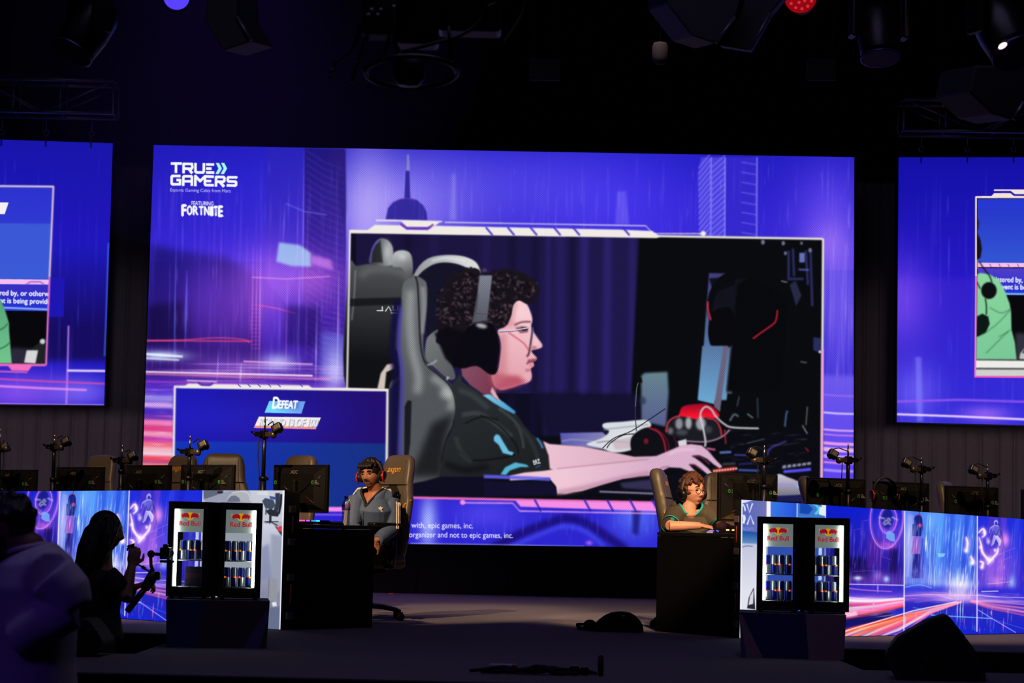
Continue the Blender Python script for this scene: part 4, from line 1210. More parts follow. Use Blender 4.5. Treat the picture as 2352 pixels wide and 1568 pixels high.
LS_Q = [(-380, 308), (259, 329), (239, 930.5), (-395, 923)]
def art_side_left():
    w, h = 660, 620
    A = Art(w, h, (30, 24, 190), hom(LS_Q, [(0, 0), (w, 0), (w, h), (0, h)]))
    A.fill([(-400, 300), (300, 300), (300, 620), (-400, 620)], (((24, 20, 172), (200, 330)), ((34, 22, 190), (200, 600))))
    A.fill([(100, 560), (260, 560), (250, 830), (90, 830)], (((30, 24, 186), (200, 570)), ((22, 12, 96), (200, 760))), 1, 10)
    A.glow(40, 900, 130, 50, (150, 80, 240), 0.7)
    A.glow(190, 900, 80, 40, (110, 90, 245), 0.7)
    A.streaks(110, -300, 250, 340, 880, [(60, 70, 255), (90, 90, 255)], 1, 3, 30, 220, 0.3, 1.2)
    A.stroke([(249, 560), (244, 720), (240, 820)], 3, (70, 120, 255), 0.8, 1.2)
    A.stroke([(159, 750), (157, 840), (154, 928)], 4, (190, 130, 250), 0.9, 1)
    A.stroke([(156, 852), (242, 853)], 5, (236, 216, 255), 1, 1)
    A.stroke([(-60, 868), (100, 876), (241, 882)], 4, (230, 80, 170), 0.8, 1.5)
    A.stroke([(-60, 884), (100, 892), (200, 896)], 5, (250, 150, 240), 0.8, 2)
    A.stroke([(-60, 926), (100, 929), (239, 930)], 3, (190, 140, 255), 0.9, 0.8)
    # video with blue backdrop, jumper and bag
    A.fill([(-300, 428), (123, 431), (108, 838), (-310, 834)], (((44, 50, 206), (60, 440)), ((50, 70, 214), (60, 640))))
    A.fill([(-300, 512), (120, 516), (114, 648), (-300, 640)], (60, 92, 214), 0.9, 1)
    A.fill([(-60, 466), (23, 467), (14, 494), (-70, 492)], (244, 240, 244))
    A.fill([(-300, 640), (115, 645), (114, 656), (-300, 652)], (246, 190, 240))
    A.stroke([(62, 657), (72, 650), (95, 650), (104, 656)], 3, (160, 80, 190), 1, 0.6)
    A.fill([(-300, 654), (114, 658), (112, 716), (-300, 710)], (((60, 46, 190), (0, 655)), ((34, 50, 214), (0, 712))))
    A.text('administered by, or otherwise', -58, 668, 190, 15, (244, 244, 252), 0.05, 0, 1, 0.02)
    A.text('this event is being provided', -46, 686, 172, 15, (244, 244, 252), 0.05, 0, 1, 0.02)
    A.fill([(116, 640), (150, 640), (148, 730), (113, 730)], (29, 22, 178))
    A.stroke([(10, 709), (112, 713)], 3, (190, 230, 255), 1, 0.6)
    A.fill([(-300, 712), (112, 717), (107, 838), (-310, 834)], (8, 8, 12))
    A.fill([(30, 800), (110, 806), (107, 838), (20, 838)], (44, 40, 60), 1, 5)
    A.fill([(-200, 640), (0, 682), (14, 712), (24, 745), (24, 760), (30, 836), (-200, 836)], (((86, 164, 120), (0, 690)), ((112, 196, 140), (20, 830))), 1, 1)
    A.stroke([(-20, 770), (10, 756), (22, 744)], 3, (40, 90, 60), 0.8, 1.2, True)
    A.stroke([(-30, 812), (10, 800), (26, 788)], 3, (40, 90, 60), 0.8, 1.2, True)
    A.fill([(54, 834), (70, 806), (96, 786), (107, 778), (107, 838), (60, 838)], (30, 34, 36), 1, 1.5)
    A.fill([(58, 834), (64, 806), (90, 806), (84, 836)], (214, 214, 216), 1, 1)
    A.ell(100, 786, 6, 6, (200, 210, 204), 1, 1.5)
    A.stroke([(-300, 426), (125, 430)], 4, (244, 226, 220), 1, 0.5)
    A.stroke([(125, 429), (116, 640)], 4, (244, 210, 214), 1, 0.5)
    A.stroke([(116, 640), (108, 840)], 4, (244, 120, 200), 1, 0.5)
    A.fill([(-300, 834), (108, 837), (107, 842), (76, 842), (68, 853), (30, 852), (22, 842), (-300, 840)], (246, 110, 190), 1, 0.5)
    A.stroke([(-60, 852), (66, 856)], 3, (246, 110, 190), 1, 0.5)
    return A

RS_Q = [(2064, 361), (2720, 361), (2720, 985), (2060, 969)]
def art_side_right():
    w, h = 660, 620
    A = Art(w, h, (30, 24, 190), hom(RS_Q, [(0, 0), (w, 0), (w, h), (0, h)]))
    A.fill([(2050, 350), (2740, 350), (2740, 700), (2050, 700)], (((20, 16, 166), (2150, 370)), ((40, 26, 200), (2150, 680))))
    A.fill([(2050, 640), (2740, 640), (2740, 1000), (2050, 1000)], (((50, 30, 200), (2100, 660)), ((52, 44, 216), (2200, 980))), 1, 10)
    A.glow(2070, 690, 70, 110, (110, 60, 230), 0.6)
    A.glow(2100, 900, 60, 70, (90, 80, 250), 0.6)
    A.glow(2260, 950, 60, 20, (150, 80, 230), 0.7)
    A.streaks(150, 2060, 2700, 370, 940, [(70, 80, 255), (90, 90, 255), (120, 110, 255)], 1, 3, 30, 220, 0.32, 1.2)
    A.stroke([(2108, 820), (2110, 900), (2112, 968)], 14, (140, 140, 255), 0.5, 4)
    A.stroke([(2060, 922), (2200, 918), (2400, 924)], 5, (160, 90, 240), 0.8, 2)
    A.stroke([(2060, 951), (2200, 956), (2400, 965)], 4.5, (246, 220, 255), 1, 0.8)
    A.Z = (2000, 340, 2.375)
    A.fill([(566, 268), (1700, 262), (1700, 1250), (562, 1248)], (10, 10, 16))
    A.fill([(574, 278), (1700, 272), (1700, 640), (574, 630)], (((36, 50, 200), (700, 280)), ((50, 84, 210), (700, 600))), 1)
    A.fill([(574, 280), (1700, 274), (1700, 330), (574, 330)], (40, 60, 214), 0.5, 8)
    A.fill([(574, 626), (1700, 634), (1700, 656), (574, 650)], (246, 190, 236), 1, 1)
    for x in (640, 690, 738, 790):
        A.stroke([(x, 632), (x + 8, 650)], 4, (130, 80, 190), 1, 1)
    A.fill([(574, 655), (1700, 660), (1700, 805), (574, 800)], (((80, 60, 200), (700, 660)), ((30, 50, 214), (700, 800))), 1)
    A.text('administered by, or otherwise', 590, 702, 420, 36, (244, 244, 252), 0.05, 0, 1, 0.02)
    A.text('this event is being provided', 630, 742, 380, 36, (244, 244, 252), 0.05, 0, 1, 0.02)
    A.stroke([(720, 796), (1300, 806)], 9, (150, 220, 255), 1, 2)
    A.fill([(740, 806), (1700, 812), (1700, 1160), (780, 1160)], (9, 9, 13), 1, 2)
    A.fill([(780, 1010), (1700, 1030), (1700, 1160), (780, 1160)], (60, 58, 72), 0.8, 12)
    A.fill([(572, 690), (590, 682), (640, 690), (690, 720), (722, 780), (748, 850), (756, 900), (758, 990), (776, 1060), (786, 1156), (566, 1156)], (((138, 214, 158), (640, 700)), ((120, 200, 150), (700, 1150))), 1, 1.5)
    for p in ([(600, 1020), (680, 960), (755, 880)], [(690, 1030), (730, 1008), (756, 990)], [(620, 1120), (700, 1040), (740, 1000)], [(640, 870), (700, 900), (752, 880)]):
        A.stroke(p, 6, (62, 120, 84), 0.7, 3, True)
    A.fill([(574, 380), (582, 400), (580, 440), (574, 450)], (40, 20, 30), 1, 2)
    A.fill([(572, 460), (590, 500), (598, 550), (590, 600), (572, 610)], (20, 16, 20), 1, 2)
    A.stroke([(572, 610), (574, 660)], 8, (190, 120, 110), 1, 2)
    A.stroke([(584, 620), (610, 660), (640, 700), (652, 736)], 6, (12, 12, 16), 1, 1.5, True)
    A.ell(636, 778, 42, 46, (14, 15, 20), 1, 2)
    A.stroke([(616, 820), (622, 860), (622, 910)], 6, (12, 12, 16), 1, 1.5, True)
    A.fill([(570, 920), (600, 904), (632, 920), (640, 960), (620, 1005), (580, 1028), (568, 1030)], (12, 24, 20), 1, 2)
    A.stroke([(570, 730), (590, 770)], 6, (40, 20, 26), 1, 2)
    A.fill([(800, 1150), (806, 1120), (830, 1090), (860, 1080), (880, 1160)], (190, 196, 192), 1, 3)
    A.fill([(815, 1120), (836, 1086), (900, 1086), (900, 1110)], (30, 50, 44), 1, 3)
    A.fill([(562, 1156), (1700, 1168), (1700, 1206), (562, 1200)], (236, 236, 232), 1, 1.5)
    A.fill([(562, 1206), (1700, 1212), (1700, 1248), (562, 1246)], (208, 208, 206), 1, 1.5)
    A.stroke([(568, 1154), (1700, 1164)], 5, (40, 44, 44), 0.8, 1.5)
    A.stroke([(568, 1203), (1700, 1209)], 4, (110, 110, 110), 0.8, 1.5)
    A.stroke([(566, 268), (1700, 268)], 11, (246, 226, 214), 1, 1)
    A.stroke([(566, 264), (566, 700)], 9, (246, 220, 214), 1, 1)
    A.stroke([(566, 700), (562, 1250)], 9, (246, 120, 200), 1, 1)
    A.stroke([(560, 1247), (1700, 1256)], 9, (246, 90, 180), 1, 1)
    A.fill([(646, 266), (664, 246), (752, 246), (772, 262), (1700, 262), (1700, 270)], (246, 226, 214), 1, 1)
    A.fill([(664, 226), (1700, 226), (1700, 250), (776, 252), (754, 234), (662, 234)], (246, 226, 214), 1, 1)
    return A

# ------------------------------------------------------------------ common materials
BLACK = mat('matte_black', rgb(14, 14, 17), 0.7)
BLACKM = mat('black_metal', rgb(22, 22, 26), 0.4, 0.6)
BLACKP = mat('black_plastic', rgb(17, 16, 17), 0.38, bump=0.05, bscale=200)
VOID = mat('black_drape', rgb(7, 7, 10), 0.95, spec=0.1)
STEEL = mat('brushed_steel', rgb(150, 150, 155), 0.35, 1.0)
CHROME = mat('chrome', rgb(200, 200, 205), 0.18, 1.0)
RUBBER = mat('rubber', rgb(16, 16, 17), 0.8)
WHITE_PRINT = mat('white_print', rgb(225, 222, 218), 0.5)

def emitter(name, color, s):
    return mat(name, (0.02, 0.02, 0.02), 0.4, emit=color, emit_s=s)

def led_mat(name, art, strength=1.0, nx=0, ny=0, amp=0.0):
    """LED picture: emission from the picture, broken into dots by the pitch of the diodes"""
    m = bpy.data.materials.new(name)
    m.use_nodes = True
    nt = m.node_tree
    nt.nodes.clear()
    out = nt.nodes.new('ShaderNodeOutputMaterial')
    em = nt.nodes.new('ShaderNodeEmission')
    im = nt.nodes.new('ShaderNodeTexImage')
    im.image = art.image(name)
    im.extension = 'EXTEND'
    em.inputs['Strength'].default_value = strength
    nt.links.new(im.outputs['Color'], em.inputs['Color'])
    nt.links.new(em.outputs[0], out.inputs[0])
    if amp:
        uv = nt.nodes.new('ShaderNodeUVMap')
        sp = nt.nodes.new('ShaderNodeSeparateXYZ')
        nt.links.new(uv.outputs[0], sp.inputs[0])
        def math_n(op, a, b):
            n = nt.nodes.new('ShaderNodeMath')
            n.operation = op
            for i, x in enumerate((a, b)):
                if x is None:
                    continue
                if isinstance(x, (int, float)):
                    n.inputs[i].default_value = x
                else:
                    nt.links.new(x, n.inputs[i])
            return n.outputs[0]
        sx = math_n('SINE', math_n('MULTIPLY', sp.outputs[0], nx * 2 * PI), None)
        sy = math_n('SINE', math_n('MULTIPLY', sp.outputs[1], ny * 2 * PI), None)
        bw = nt.nodes.new('ShaderNodeRGBToBW')          # bright whites bloom over the gaps between the diodes
        nt.links.new(im.outputs['Color'], bw.inputs[0])
        room = math_n('SUBTRACT', 1.0, math_n('POWER', bw.outputs[0], 0.7))
        f = math_n('MULTIPLY', math_n('MULTIPLY', math_n('MULTIPLY', sx, sy), amp * strength), room)
        nt.links.new(math_n('ADD', f, strength), em.inputs['Strength'])
    return m

def led_face(name, P, uv, m, parent, nx=16, ny=10):
    """flat lit face between four corners TL TR BR BL with picture coordinates uv"""
    vs, fs, tx = [], [], []
    for j in range(ny + 1):
        for i in range(nx + 1):
            a, b = i / nx, j / ny
            w = ((1 - a) * (1 - b), a * (1 - b), a * b, (1 - a) * b)
            vs.append(sum((P[k] * w[k] for k in range(4)), V((0, 0, 0))))
            tx.append((sum(uv[k][0] * w[k] for k in range(4)), sum(uv[k][1] * w[k] for k in range(4))))
    for j in range(ny):
        for i in range(nx):
            k = j * (nx + 1) + i
            fs.append([k, k + nx + 1, k + nx + 2, k + 1])
    me = bpy.data.meshes.new(name)
    me.from_pydata([tuple(p) for p in vs], [], fs)
    me.materials.append(m)
    L = me.uv_layers.new(name='UVMap')
    for lo in me.loops:
        L.data[lo.index].uv = tx[lo.vertex_index]
    o = bpy.data.objects.new(name, me)
    COL.objects.link(o)
    o.parent = parent
    return o

UNIT = [(0, 1), (1, 1), (1, 0), (0, 0)]

def slab_behind(P, t, grow=0.0, gap=0.004):
    """housing behind a lit face"""
    n = (P[1] - P[0]).cross(P[3] - P[0]).normalized()
    if n.y < 0:
        n = -n
    c = sum(P, V((0, 0, 0))) / 4
    Q = [p + (p - c).normalized() * grow + n * gap for p in P]
    mb = MB()
    vs = Q + [q + n * t for q in Q]
    mb.add(vs, [[0, 1, 2, 3], [7, 6, 5, 4], [0, 4, 5, 1], [1, 5, 6, 2], [2, 6, 7, 3], [3, 7, 4, 0]], smooth=False)
    return mb

def local(P, root):
    return [p - root.location for p in P]

# ------------------------------------------------------------------ the hall
CARPET = mat('stage_carpet', rgb(122, 116, 122), 0.95, bump=0.5, bscale=900, vary=0.25, spec=0.15)
FRONT = [(-9.0, 11.6), (-4.6, 11.25), (-2.6, 10.95), (0, 10.85), (2.4, 11.1), (4.2, 11.6), (9.0, 12.4)]
PITN, PITF = 12.45, 14.7          # the sunken strips left and right of the centre, where crew walk
PXL, PXR = -2.10, 2.03
mb = MB()
def top_poly(pts):
    n = len(pts)
    mb.add([(x, y, 0.0) for x, y in pts] + [(x, y, -0.008) for x, y in pts], [list(range(n)), list(range(n, 2 * n))[::-1]] + [[i, i + n, (i + 1) % n + n, (i + 1) % n] for i in range(n)], smooth=False)
top_poly(FRONT + [(9.0, PITN), (-9.0, PITN)])
top_poly([(PXL, PITN), (PXR, PITN), (PXR, PITF), (PXL, PITF)])
top_poly([(-9.0, PITF), (9.0, PITF), (9.0, 26.2), (-9.0, 26.2)])
tag(mb.build('floor', CARPET), None, None, kind='structure')
mb = MB()
edges = list(zip(FRONT, FRONT[1:])) + [((-9, PITN), (PXL, PITN)), ((PXR, PITN), (9, PITN)), ((-9, PITF), (PXL, PITF)), ((PXR, PITF), (9, PITF)), ((PXL, PITN), (PXL, PITF)), ((PXR, PITN), (PXR, PITF))]
for a, b in edges:
    mb.add([(a[0], a[1], -0.85), (b[0], b[1], -0.85), (b[0], b[1], -0.009), (a[0], a[1], -0.009)], [[0, 1, 2, 3]], smooth=False)
tag(mb.build('trim_1', VOID), None, None, kind='structure')
mb = MB()
mb.box((0, 12.5, -0.9), (22, 30, 0.1))
tag(mb.build('ground_floor', mat('hall_floor', rgb(30, 30, 34), 0.7, vary=0.3, bscale=4)), None, None, kind='structure')
mb = MB()
mb.box((0, 26.3, 4.2), (22, 0.12, 10.6))
tag(mb.build('wall_back', VOID), None, None, kind='structure')
for s, nm in ((-1, 'wall_left'), (1, 'wall_right')):
    mb = MB()
    mb.box((s * 10.9, 12.5, 4.2), (0.12, 28, 10.6))
    tag(mb.build(nm, VOID), None, None, kind='structure')
mb = MB()
mb.box((0, 12.5, 9.5), (22, 28, 0.12))
tag(mb.build('ceiling', VOID), None, None, kind='structure')

# plinth carrying the main screen
mb = MB()
zb = at(1150, 1258, 24.0).z
mb.box((0, 24.25, zb / 2), (17.0, 0.5, zb), bevel=0.01)
for i in range(-8, 9):
    mb.box((i * 1.0, 23.99, zb / 2), (0.012, 0.02, zb - 0.05))
tag(mb.build('trim_2', mat('plinth_black', rgb(17, 16, 16), 0.85, vary=0.2, bscale=3)), None, None, kind='structure')

# pleated grey drapes between and under the screens
DRAPE = mat('grey_drape', rgb(118, 112, 116), 0.95, vary=0.12, bscale=14, spec=0.1)
def drape(x0, x1, z0, z1, label):
    mb = MB()
    n = int((x1 - x0) / 0.011)
    rows = 6
    rnd = random.Random(int(x0 * 10))
    for j in range(rows + 1):
        z = z0 + (z1 - z0) * j / rows
        for i in range(n + 1):
            x = x0 + (x1 - x0) * i / n
            ph = x / 0.195
            k = ph - math.floor(ph)
            y = 0.045 * (1 - abs(2 * k - 1) ** 5) + 0.012 * math.sin(x * 11 + 0.3 * j) + 0.004 * math.sin(x * 61)
            mb.v.append(V((x, 25.25 - y, z)))
    for j in range(rows):
        for i in range(n):
            k = j * (n + 1) + i
            mb.f.append([k, k + 1, k + n + 2, k + n + 1]); mb.mi.append(0); mb.sm.append(True)
    o = mb.build('stage_curtain', DRAPE)
    return tag(o, label, 'curtain')
drape(-8.6, -3.9, 0.0, at(300, 347, 25.2).z, 'grey pleated curtain hanging behind the left side screen')
drape(3.9, 8.6, 0.0, at(2010, 376, 25.2).z, 'grey pleated curtain hanging behind the right side screen')

# black header drape above the screens
mb = MB()
mb.box((0, 24.9, 6.95), (19, 0.06, 4.05))
tag(mb.build('trim_3', VOID), None, None, kind='structure')

# ------------------------------------------------------------------ LED screens
def led_screen(label, Q, Y, art, nx, ny, amp, tiles, strength=1.0, t=0.12):
    P = [at(x, y, Y) for x, y in Q]
    c = (P[2] + P[3]) / 2
    root = thing('led_screen', label, 'screen', c)
    LP = local(P, root)
    led_face('lit_picture', LP, UNIT, led_mat('led_picture', art, strength, nx, ny, amp), root, 24, 14)
    slab_behind(LP, t, 0.02, 0.006).build('housing', BLACK, root)
    return root
led_screen('huge central screen showing a close up of a curly haired player', MAIN_Q, 24.0, art_main(), 300, 167, 0.42, None, 1.03)
led_screen('side screen at the left edge with blue video frame', LS_Q, 24.0, art_side_left(), 220, 206, 0.10, None)
led_screen('side screen at the right edge showing a green jumper', RS_Q, 24.0, art_side_right(), 220, 206, 0.10, None)

# ------------------------------------------------------------------ the two LED fronted counters
DESKZ = 0.745
class Row:
    def __init__(s, A, B):
        s.A, s.B = A, B
        s.d = (B - A).normalized()
        s.n = V((-s.d.y, s.d.x, 0))
        if s.n.y < 0:
            s.n = -s.n
        s.yaw = math.atan2(-s.n.x, s.n.y)          # turns local +y onto the direction away from the audience

    def hit(s, px, py, off=0.0):
        """point seen at (px, py) on the vertical plane off metres behind the counter front"""
        r = ray(px, py)
        P0 = s.A + s.n * off
        return CAM + r * ((P0 - CAM).dot(s.n) / r.dot(s.n))

RL = Row(ground(650, 1447), ground(0, 1401))
RR = Row(ground(1703, 1465.5), ground(2352, 1455))

CITY = led_mat('led_city', art_city(), 1.0, 240, 130, 0.06)
CH = hom(CITY_Q, [(CITY_O, 0), (CITY_O + CITY_U, 0), (CITY_O + CITY_U, CITY_H), (CITY_O, CITY_H)])
def city_u(x, y):
    q = CH @ np.array([x, y, 1.0])
    return float(q[0] / q[2]) / CITY_W
LOUNGE = led_mat('led_lounge', art_lounge())
GEAR = led_mat('led_gear', art_gear())
S1, S2 = CITY_O / CITY_W, (CITY_O + CITY_U) / CITY_W
S0, S3 = (CITY_O - CITY_U) / CITY_W, (CITY_O + 2 * CITY_U) / CITY_W

def counter(row, segs, label, inner_sign):
    root = thing('led_counter', label, 'counter front', V((row.A.x, row.A.y, 0)))
    for (xa, ya, xb, yb, ua, ub, m) in segs:
        a = row.hit(xa, ya)
        b = row.hit(xb, yb)
        P = [a, b, V((b.x, b.y, 0.004)), V((a.x, a.y, 0.004))]
        LP = local(P, root)
        led_face('lit_panel', LP, [(ua, 1), (ub, 1), (ub, 0), (ua, 0)], m, root, 6, 6)
        slab_behind(LP, 0.07, 0.0, 0.004).build('housing', BLACK, root)
    return root

cl = counter(RL, [(-30, 1128.4, 137.8, 1127.2, S0, S1, CITY), (137.8, 1127.2, 297, 1126.2, S1, S2, CITY), (297, 1126.2, 465.5, 1125.8, S2, S3, CITY), (465.5, 1125.8, 653.5, 1126, 0, 1, LOUNGE)],
             'left counter front of bright LED panels, city picture and grey chairs', -1)
u0 = city_u(1898, 1160)
u9 = city_u(2440, 1199)
cr = counter(RR, [(1703, 1147, 1897.5, 1160, 0, 1, GEAR), (1897.5, 1160, 2078, 1162.5 + 10, u0, S1, CITY), (2078, 1172.5, 2245, 1184.2, S1, S2, CITY), (2245, 1184.2, 2440, 1198.5, S2, u9, CITY)],
             'right counter front of bright LED panels with red light trails', 1)

# latches on the inner ends of the LED cabinets
for row, root, px in ((RL, cl, 650), (RR, cr, 1703)):
    for k, z in enumerate((0.10, 0.37, 0.62, 0.85)):
        mb = MB()
        p = row.A + row.n * 0.045 - row.d * 0.012
        M = Tr(p.x - root.location.x, p.y - root.location.y, z) @ Rz(row.yaw)
        mb.box((0, 0, 0), (0.03, 0.05, 0.05), 0, M, 0.004)
        mb.box((0, 0, -0.012), (0.034, 0.02, 0.02), 0, M)
        mb.build('latch', mat('latch_grey', rgb(96, 84, 88), 0.5, 0.2), root)
    for z0, z1 in ((0.17, 0.32), (0.68, 0.80)):
        p = row.A + row.n * 0.05 - row.d * 0.014
        mb = MB()
        mb.tube([(p.x - root.location.x, p.y - root.location.y, z) for z in np.linspace(z0, z1, 5)], 0.007, 6)
        mb.build('power_lead', mat('lead_red', rgb(150, 60, 44), 0.5), root)

# tables behind the LED fronts
def long_desk(row, label, length, depth, off=0.085):
    root = thing('gaming_desk', label, 'desk', V((row.A.x, row.A.y, 0)) + row.n * off - row.d * 0.01, row.yaw)
    sx = 1 if (Rz(row.yaw) @ V((1, 0, 0))).dot(row.d) > 0 else -1
    mb = MB()
    mb.box((sx * length / 2, depth / 2, DESKZ - 0.014), (length, depth, 0.028), bevel=0.004)
    mb.build('tabletop', mat('desk_top_black', rgb(20, 19, 20), 0.35, bump=0.05, bscale=300), root)
    mb = MB()
    mb.box((sx * 0.012, depth / 2, (DESKZ - 0.03) / 2), (0.024, depth - 0.01, DESKZ - 0.03))
    mb.build('end_panel', VOID, root)
    mb = MB()
    mb.box((sx * length / 2, 0.012, (DESKZ - 0.03) / 2), (length - 0.05, 0.02, DESKZ - 0.035))
    mb.build('modesty_panel', VOID, root)
    for k in range(1, 5):
        mb = MB()
        x = sx * (k * length / 4 - 0.04)
        mb.box((x, depth - 0.06, (DESKZ - 0.028) / 2), (0.05, 0.05, DESKZ - 0.03))
        mb.build('leg', BLACKM, root)
    return root
long_desk(RL, 'long black desk behind the left LED counter, plain end panel showing', 3.4, 0.80)
long_desk(RR, 'long black desk behind the right LED counter, plain end panel showing', 3.4, 0.88)

# ------------------------------------------------------------------ computer monitors seen from behind
GREEN = mat('sticker_green', rgb(60, 150, 50), 0.5)
def make_monitor():
    """base on z = 0, back towards -y, top edge at z = 0.44"""
    root = thing('computer_monitor', 'x', 'monitor')
    mb = MB()
    w, h, zc = 0.61, 0.355, 0.44 - 0.1775
    mb.box((0, 0.02, zc), (w, 0.028, h), bevel=0.006)
    mb.build('screen_casing', BLACKP, root)
    mb = MB()
    ins = [(-w / 2 + 0.02, -h / 2 + 0.02), (w / 2 - 0.02, -h / 2 + 0.02), (w / 2 - 0.02, h / 2 - 0.015), (-w / 2 + 0.02, h / 2 - 0.015)]
    inn = [(-0.2, -h / 2 + 0.06), (0.2, -h / 2 + 0.06), (0.2, h / 2 - 0.07), (-0.2, h / 2 - 0.07)]
    vs = [(x, 0.006, zc + z) for x, z in ins] + [(x, -0.03, zc + z) for x, z in inn]
    mb.add(vs, [[0, 1, 5, 4], [1, 2, 6, 5], [2, 3, 7, 6], [3, 0, 4, 7], [4, 5, 6, 7]], smooth=False)
    mb.build('back_shell', BLACKP, root)
    for s in (-1, 1):
        mb = MB()
        mb.tube([(s * 0.27, -0.004, zc + 0.10), (s * 0.16, -0.031, zc + 0.035), (s * 0.06, -0.034, zc - 0.03)], 0.004, 6)
        mb.build('ridge', mat('ridge_dark', rgb(12, 12, 13), 0.3), root)
        mb = MB()
        mb.tube([(s * 0.21, -0.03, zc - 0.11), (s * 0.12, -0.033, zc - 0.06)], 0.0022, 6)
        mb.build('red_accent', mat('accent_red', rgb(120, 22, 26), 0.4), root)
    text_part('maker_logo', 'AOC', mat('logo_grey', rgb(120, 108, 96), 0.4, 0.2), root, Tr(-0.02, -0.0325, zc + 0.122), 0.085, 0.03, 0.25)
    for s in (0.19, -0.235):
        mb = MB()
        n = 18
        ring = [(0.0145 * math.cos(a), 0.0145 * math.sin(a)) for a in np.linspace(0.5, 2 * PI - 0.2, n)]
        rin = [(0.009 * math.cos(a), 0.009 * math.sin(a)) for a in np.linspace(0.5, 2 * PI - 0.2, n)]
        yy = -0.033 if s > 0 else -0.028
        vs = [(s + x, yy, zc + 0.045 + z) for x, z in ring + rin]
        mb.add(vs, [[i, i + 1, n + i + 1, n + i] for i in range(n - 1)], smooth=False)
        mb.box((s + 0.004, yy, zc + 0.047), (0.014, 0.002, 0.004))
        mb.build('green_badge', GREEN, root)
        for k, ww in enumerate((0.02, 0.03, 0.045)):
            mb = MB()
            mb.box((s + 0.026 + ww / 2, yy, zc + 0.056 - k * 0.011), (ww, 0.001, 0.006))
            mb.build('badge_line', mat('badge_print', rgb(130, 128, 126), 0.5), root)
    mb = MB()
    mb.box((0, -0.05, 0.17), (0.05, 0.03, 0.32), bevel=0.01)
    mb.build('stand_neck', BLACKP, root)
    mb = MB()
    mb.prism([(-0.13, -0.11), (0.13, -0.11), (0.10, 0.06), (-0.10, 0.06)], 0.0, 0.014)
    mb.build('stand_foot', BLACKP, root)
    return root

def row_place(row, px, py, off, z):
    p = row.hit(px, py, off)
    return V((p.x, p.y, z))

MON = []
mon_spec = [
    (RL, 30, 1078, 0.42, 0.0, 'black computer monitor at the left edge of the picture, seen from behind'),
    (RL, 181, 1072, 0.42, 0.0, 'black monitor right of the first camera pole, above the striped tower picture'),
    (RL, 331, 1068, 0.42, 0.0, 'black monitor behind the low camera pole, green badge on its right'),
    (RL, 474, 1067, 0.42, 0.0, 'black monitor behind the camera pole left of the tall one'),
    (RL, 688, 1067, 0.40, -0.06, 'black monitor beside the seated man in a track jacket'),
    (RR, 1722, 1088, 0.42, 0.05, 'black monitor right in front of the curly haired player'),
    (RR, 1925, 1098, 0.40, 0.0, 'black monitor right of the right fridges with a chair at its left'),
    (RR, 2074, 1107, 0.40, 0.0, 'black monitor with a headset hanging on its left corner'),
    (RR, 2236, 1117, 0.40, 0.0, 'black monitor behind the last camera pole on the right'),
    (RR, 2408, 1126, 0.40, 0.0, 'black monitor cut off by the right edge of the picture'),
]
proto_mon = make_monitor()
for i, (row, px, py, off, dyaw, lab) in enumerate(mon_spec):
    o = proto_mon if i == 0 else copy_tree(proto_mon)
    p = row.hit(px, py, off)
    o.location = (p.x, p.y, DESKZ + 0.001)
    s = min(1.06, max(0.9, (p.z - DESKZ) / 0.44))
    o.scale = (1, 1, s)
    o.rotation_euler = (0, 0, row.yaw + dyaw)
    tag(o, lab, 'monitor', 'monitors along the counters')
    MON.append(o)

# ------------------------------------------------------------------ gaming chairs
LEATHER = mat('chair_leather', rgb(92, 82, 70), 0.36, bump=0.12, bscale=350, vary=0.08)
LEATHER_D = mat('chair_leather_dark', rgb(70, 62, 56), 0.45, bump=0.12, bscale=350)
ORANGE = mat('chair_orange', rgb(230, 140, 30), 0.45)
ORANGE_LOGO = mat('logo_orange', rgb(235, 160, 60), 0.45)

def backrest_mb(inner=False):
    """shell of the tall backrest, front towards -y, foot at z = 0"""
    H = 0.86
    nv, nu = 26, 20
    vs, fs = [], []
    def half(v):
        keys = [(0, .20), (.08, .245), (.22, .27), (.42, .275), (.55, .265), (.66, .225), (.74, .195), (.86, .185), (.95, .165), (1.0, .12)]
        for (a, x), (b, y) in zip(keys, keys[1:]):
            if v <= b:
                t = (v - a) / (b - a)
                t = t * t * (3 - 2 * t)
                return x + (y - x) * t
        return keys[-1][1]
    for j in range(nv + 1):
        v = j / nv
        w = half(v)
        th = 0.055 if v < 0.95 else 0.055 * (1 - ((v - .95) / .05) * .55)
        if v < 0.05:
            th *= 0.6 + 8 * v
        bol = 0.055 * (1 - abs(v - 0.38) / 0.62) if v < 0.8 else 0.02
        bol = max(bol, 0.018)
        for i in range(nu):
            a = 2 * PI * i / nu
            c, s = math.cos(a), math.sin(a)
            cx = math.copysign(abs(c) ** 0.55, c)
            sy = math.copysign(abs(s) ** 0.75, s)
            x = w * cx
            edge = (abs(x) / w) ** 3
            y = th * sy - bol * edge * (1.0 if s < 0 else 0.75)
            vs.append((x, y - 0.02 * math.sin(v * PI), H * v))
    for j in range(nv):
        for i in range(nu):
            i2 = (i + 1) % nu
            fs.append([j * nu + i, j * nu + i2, (j + 1) * nu + i2, (j + 1) * nu + i])
    fs.append(list(range(nu))[::-1])
    fs.append([nv * nu + i for i in range(nu)])
    mb = MB()
    mb.add(vs, fs)
    return mb

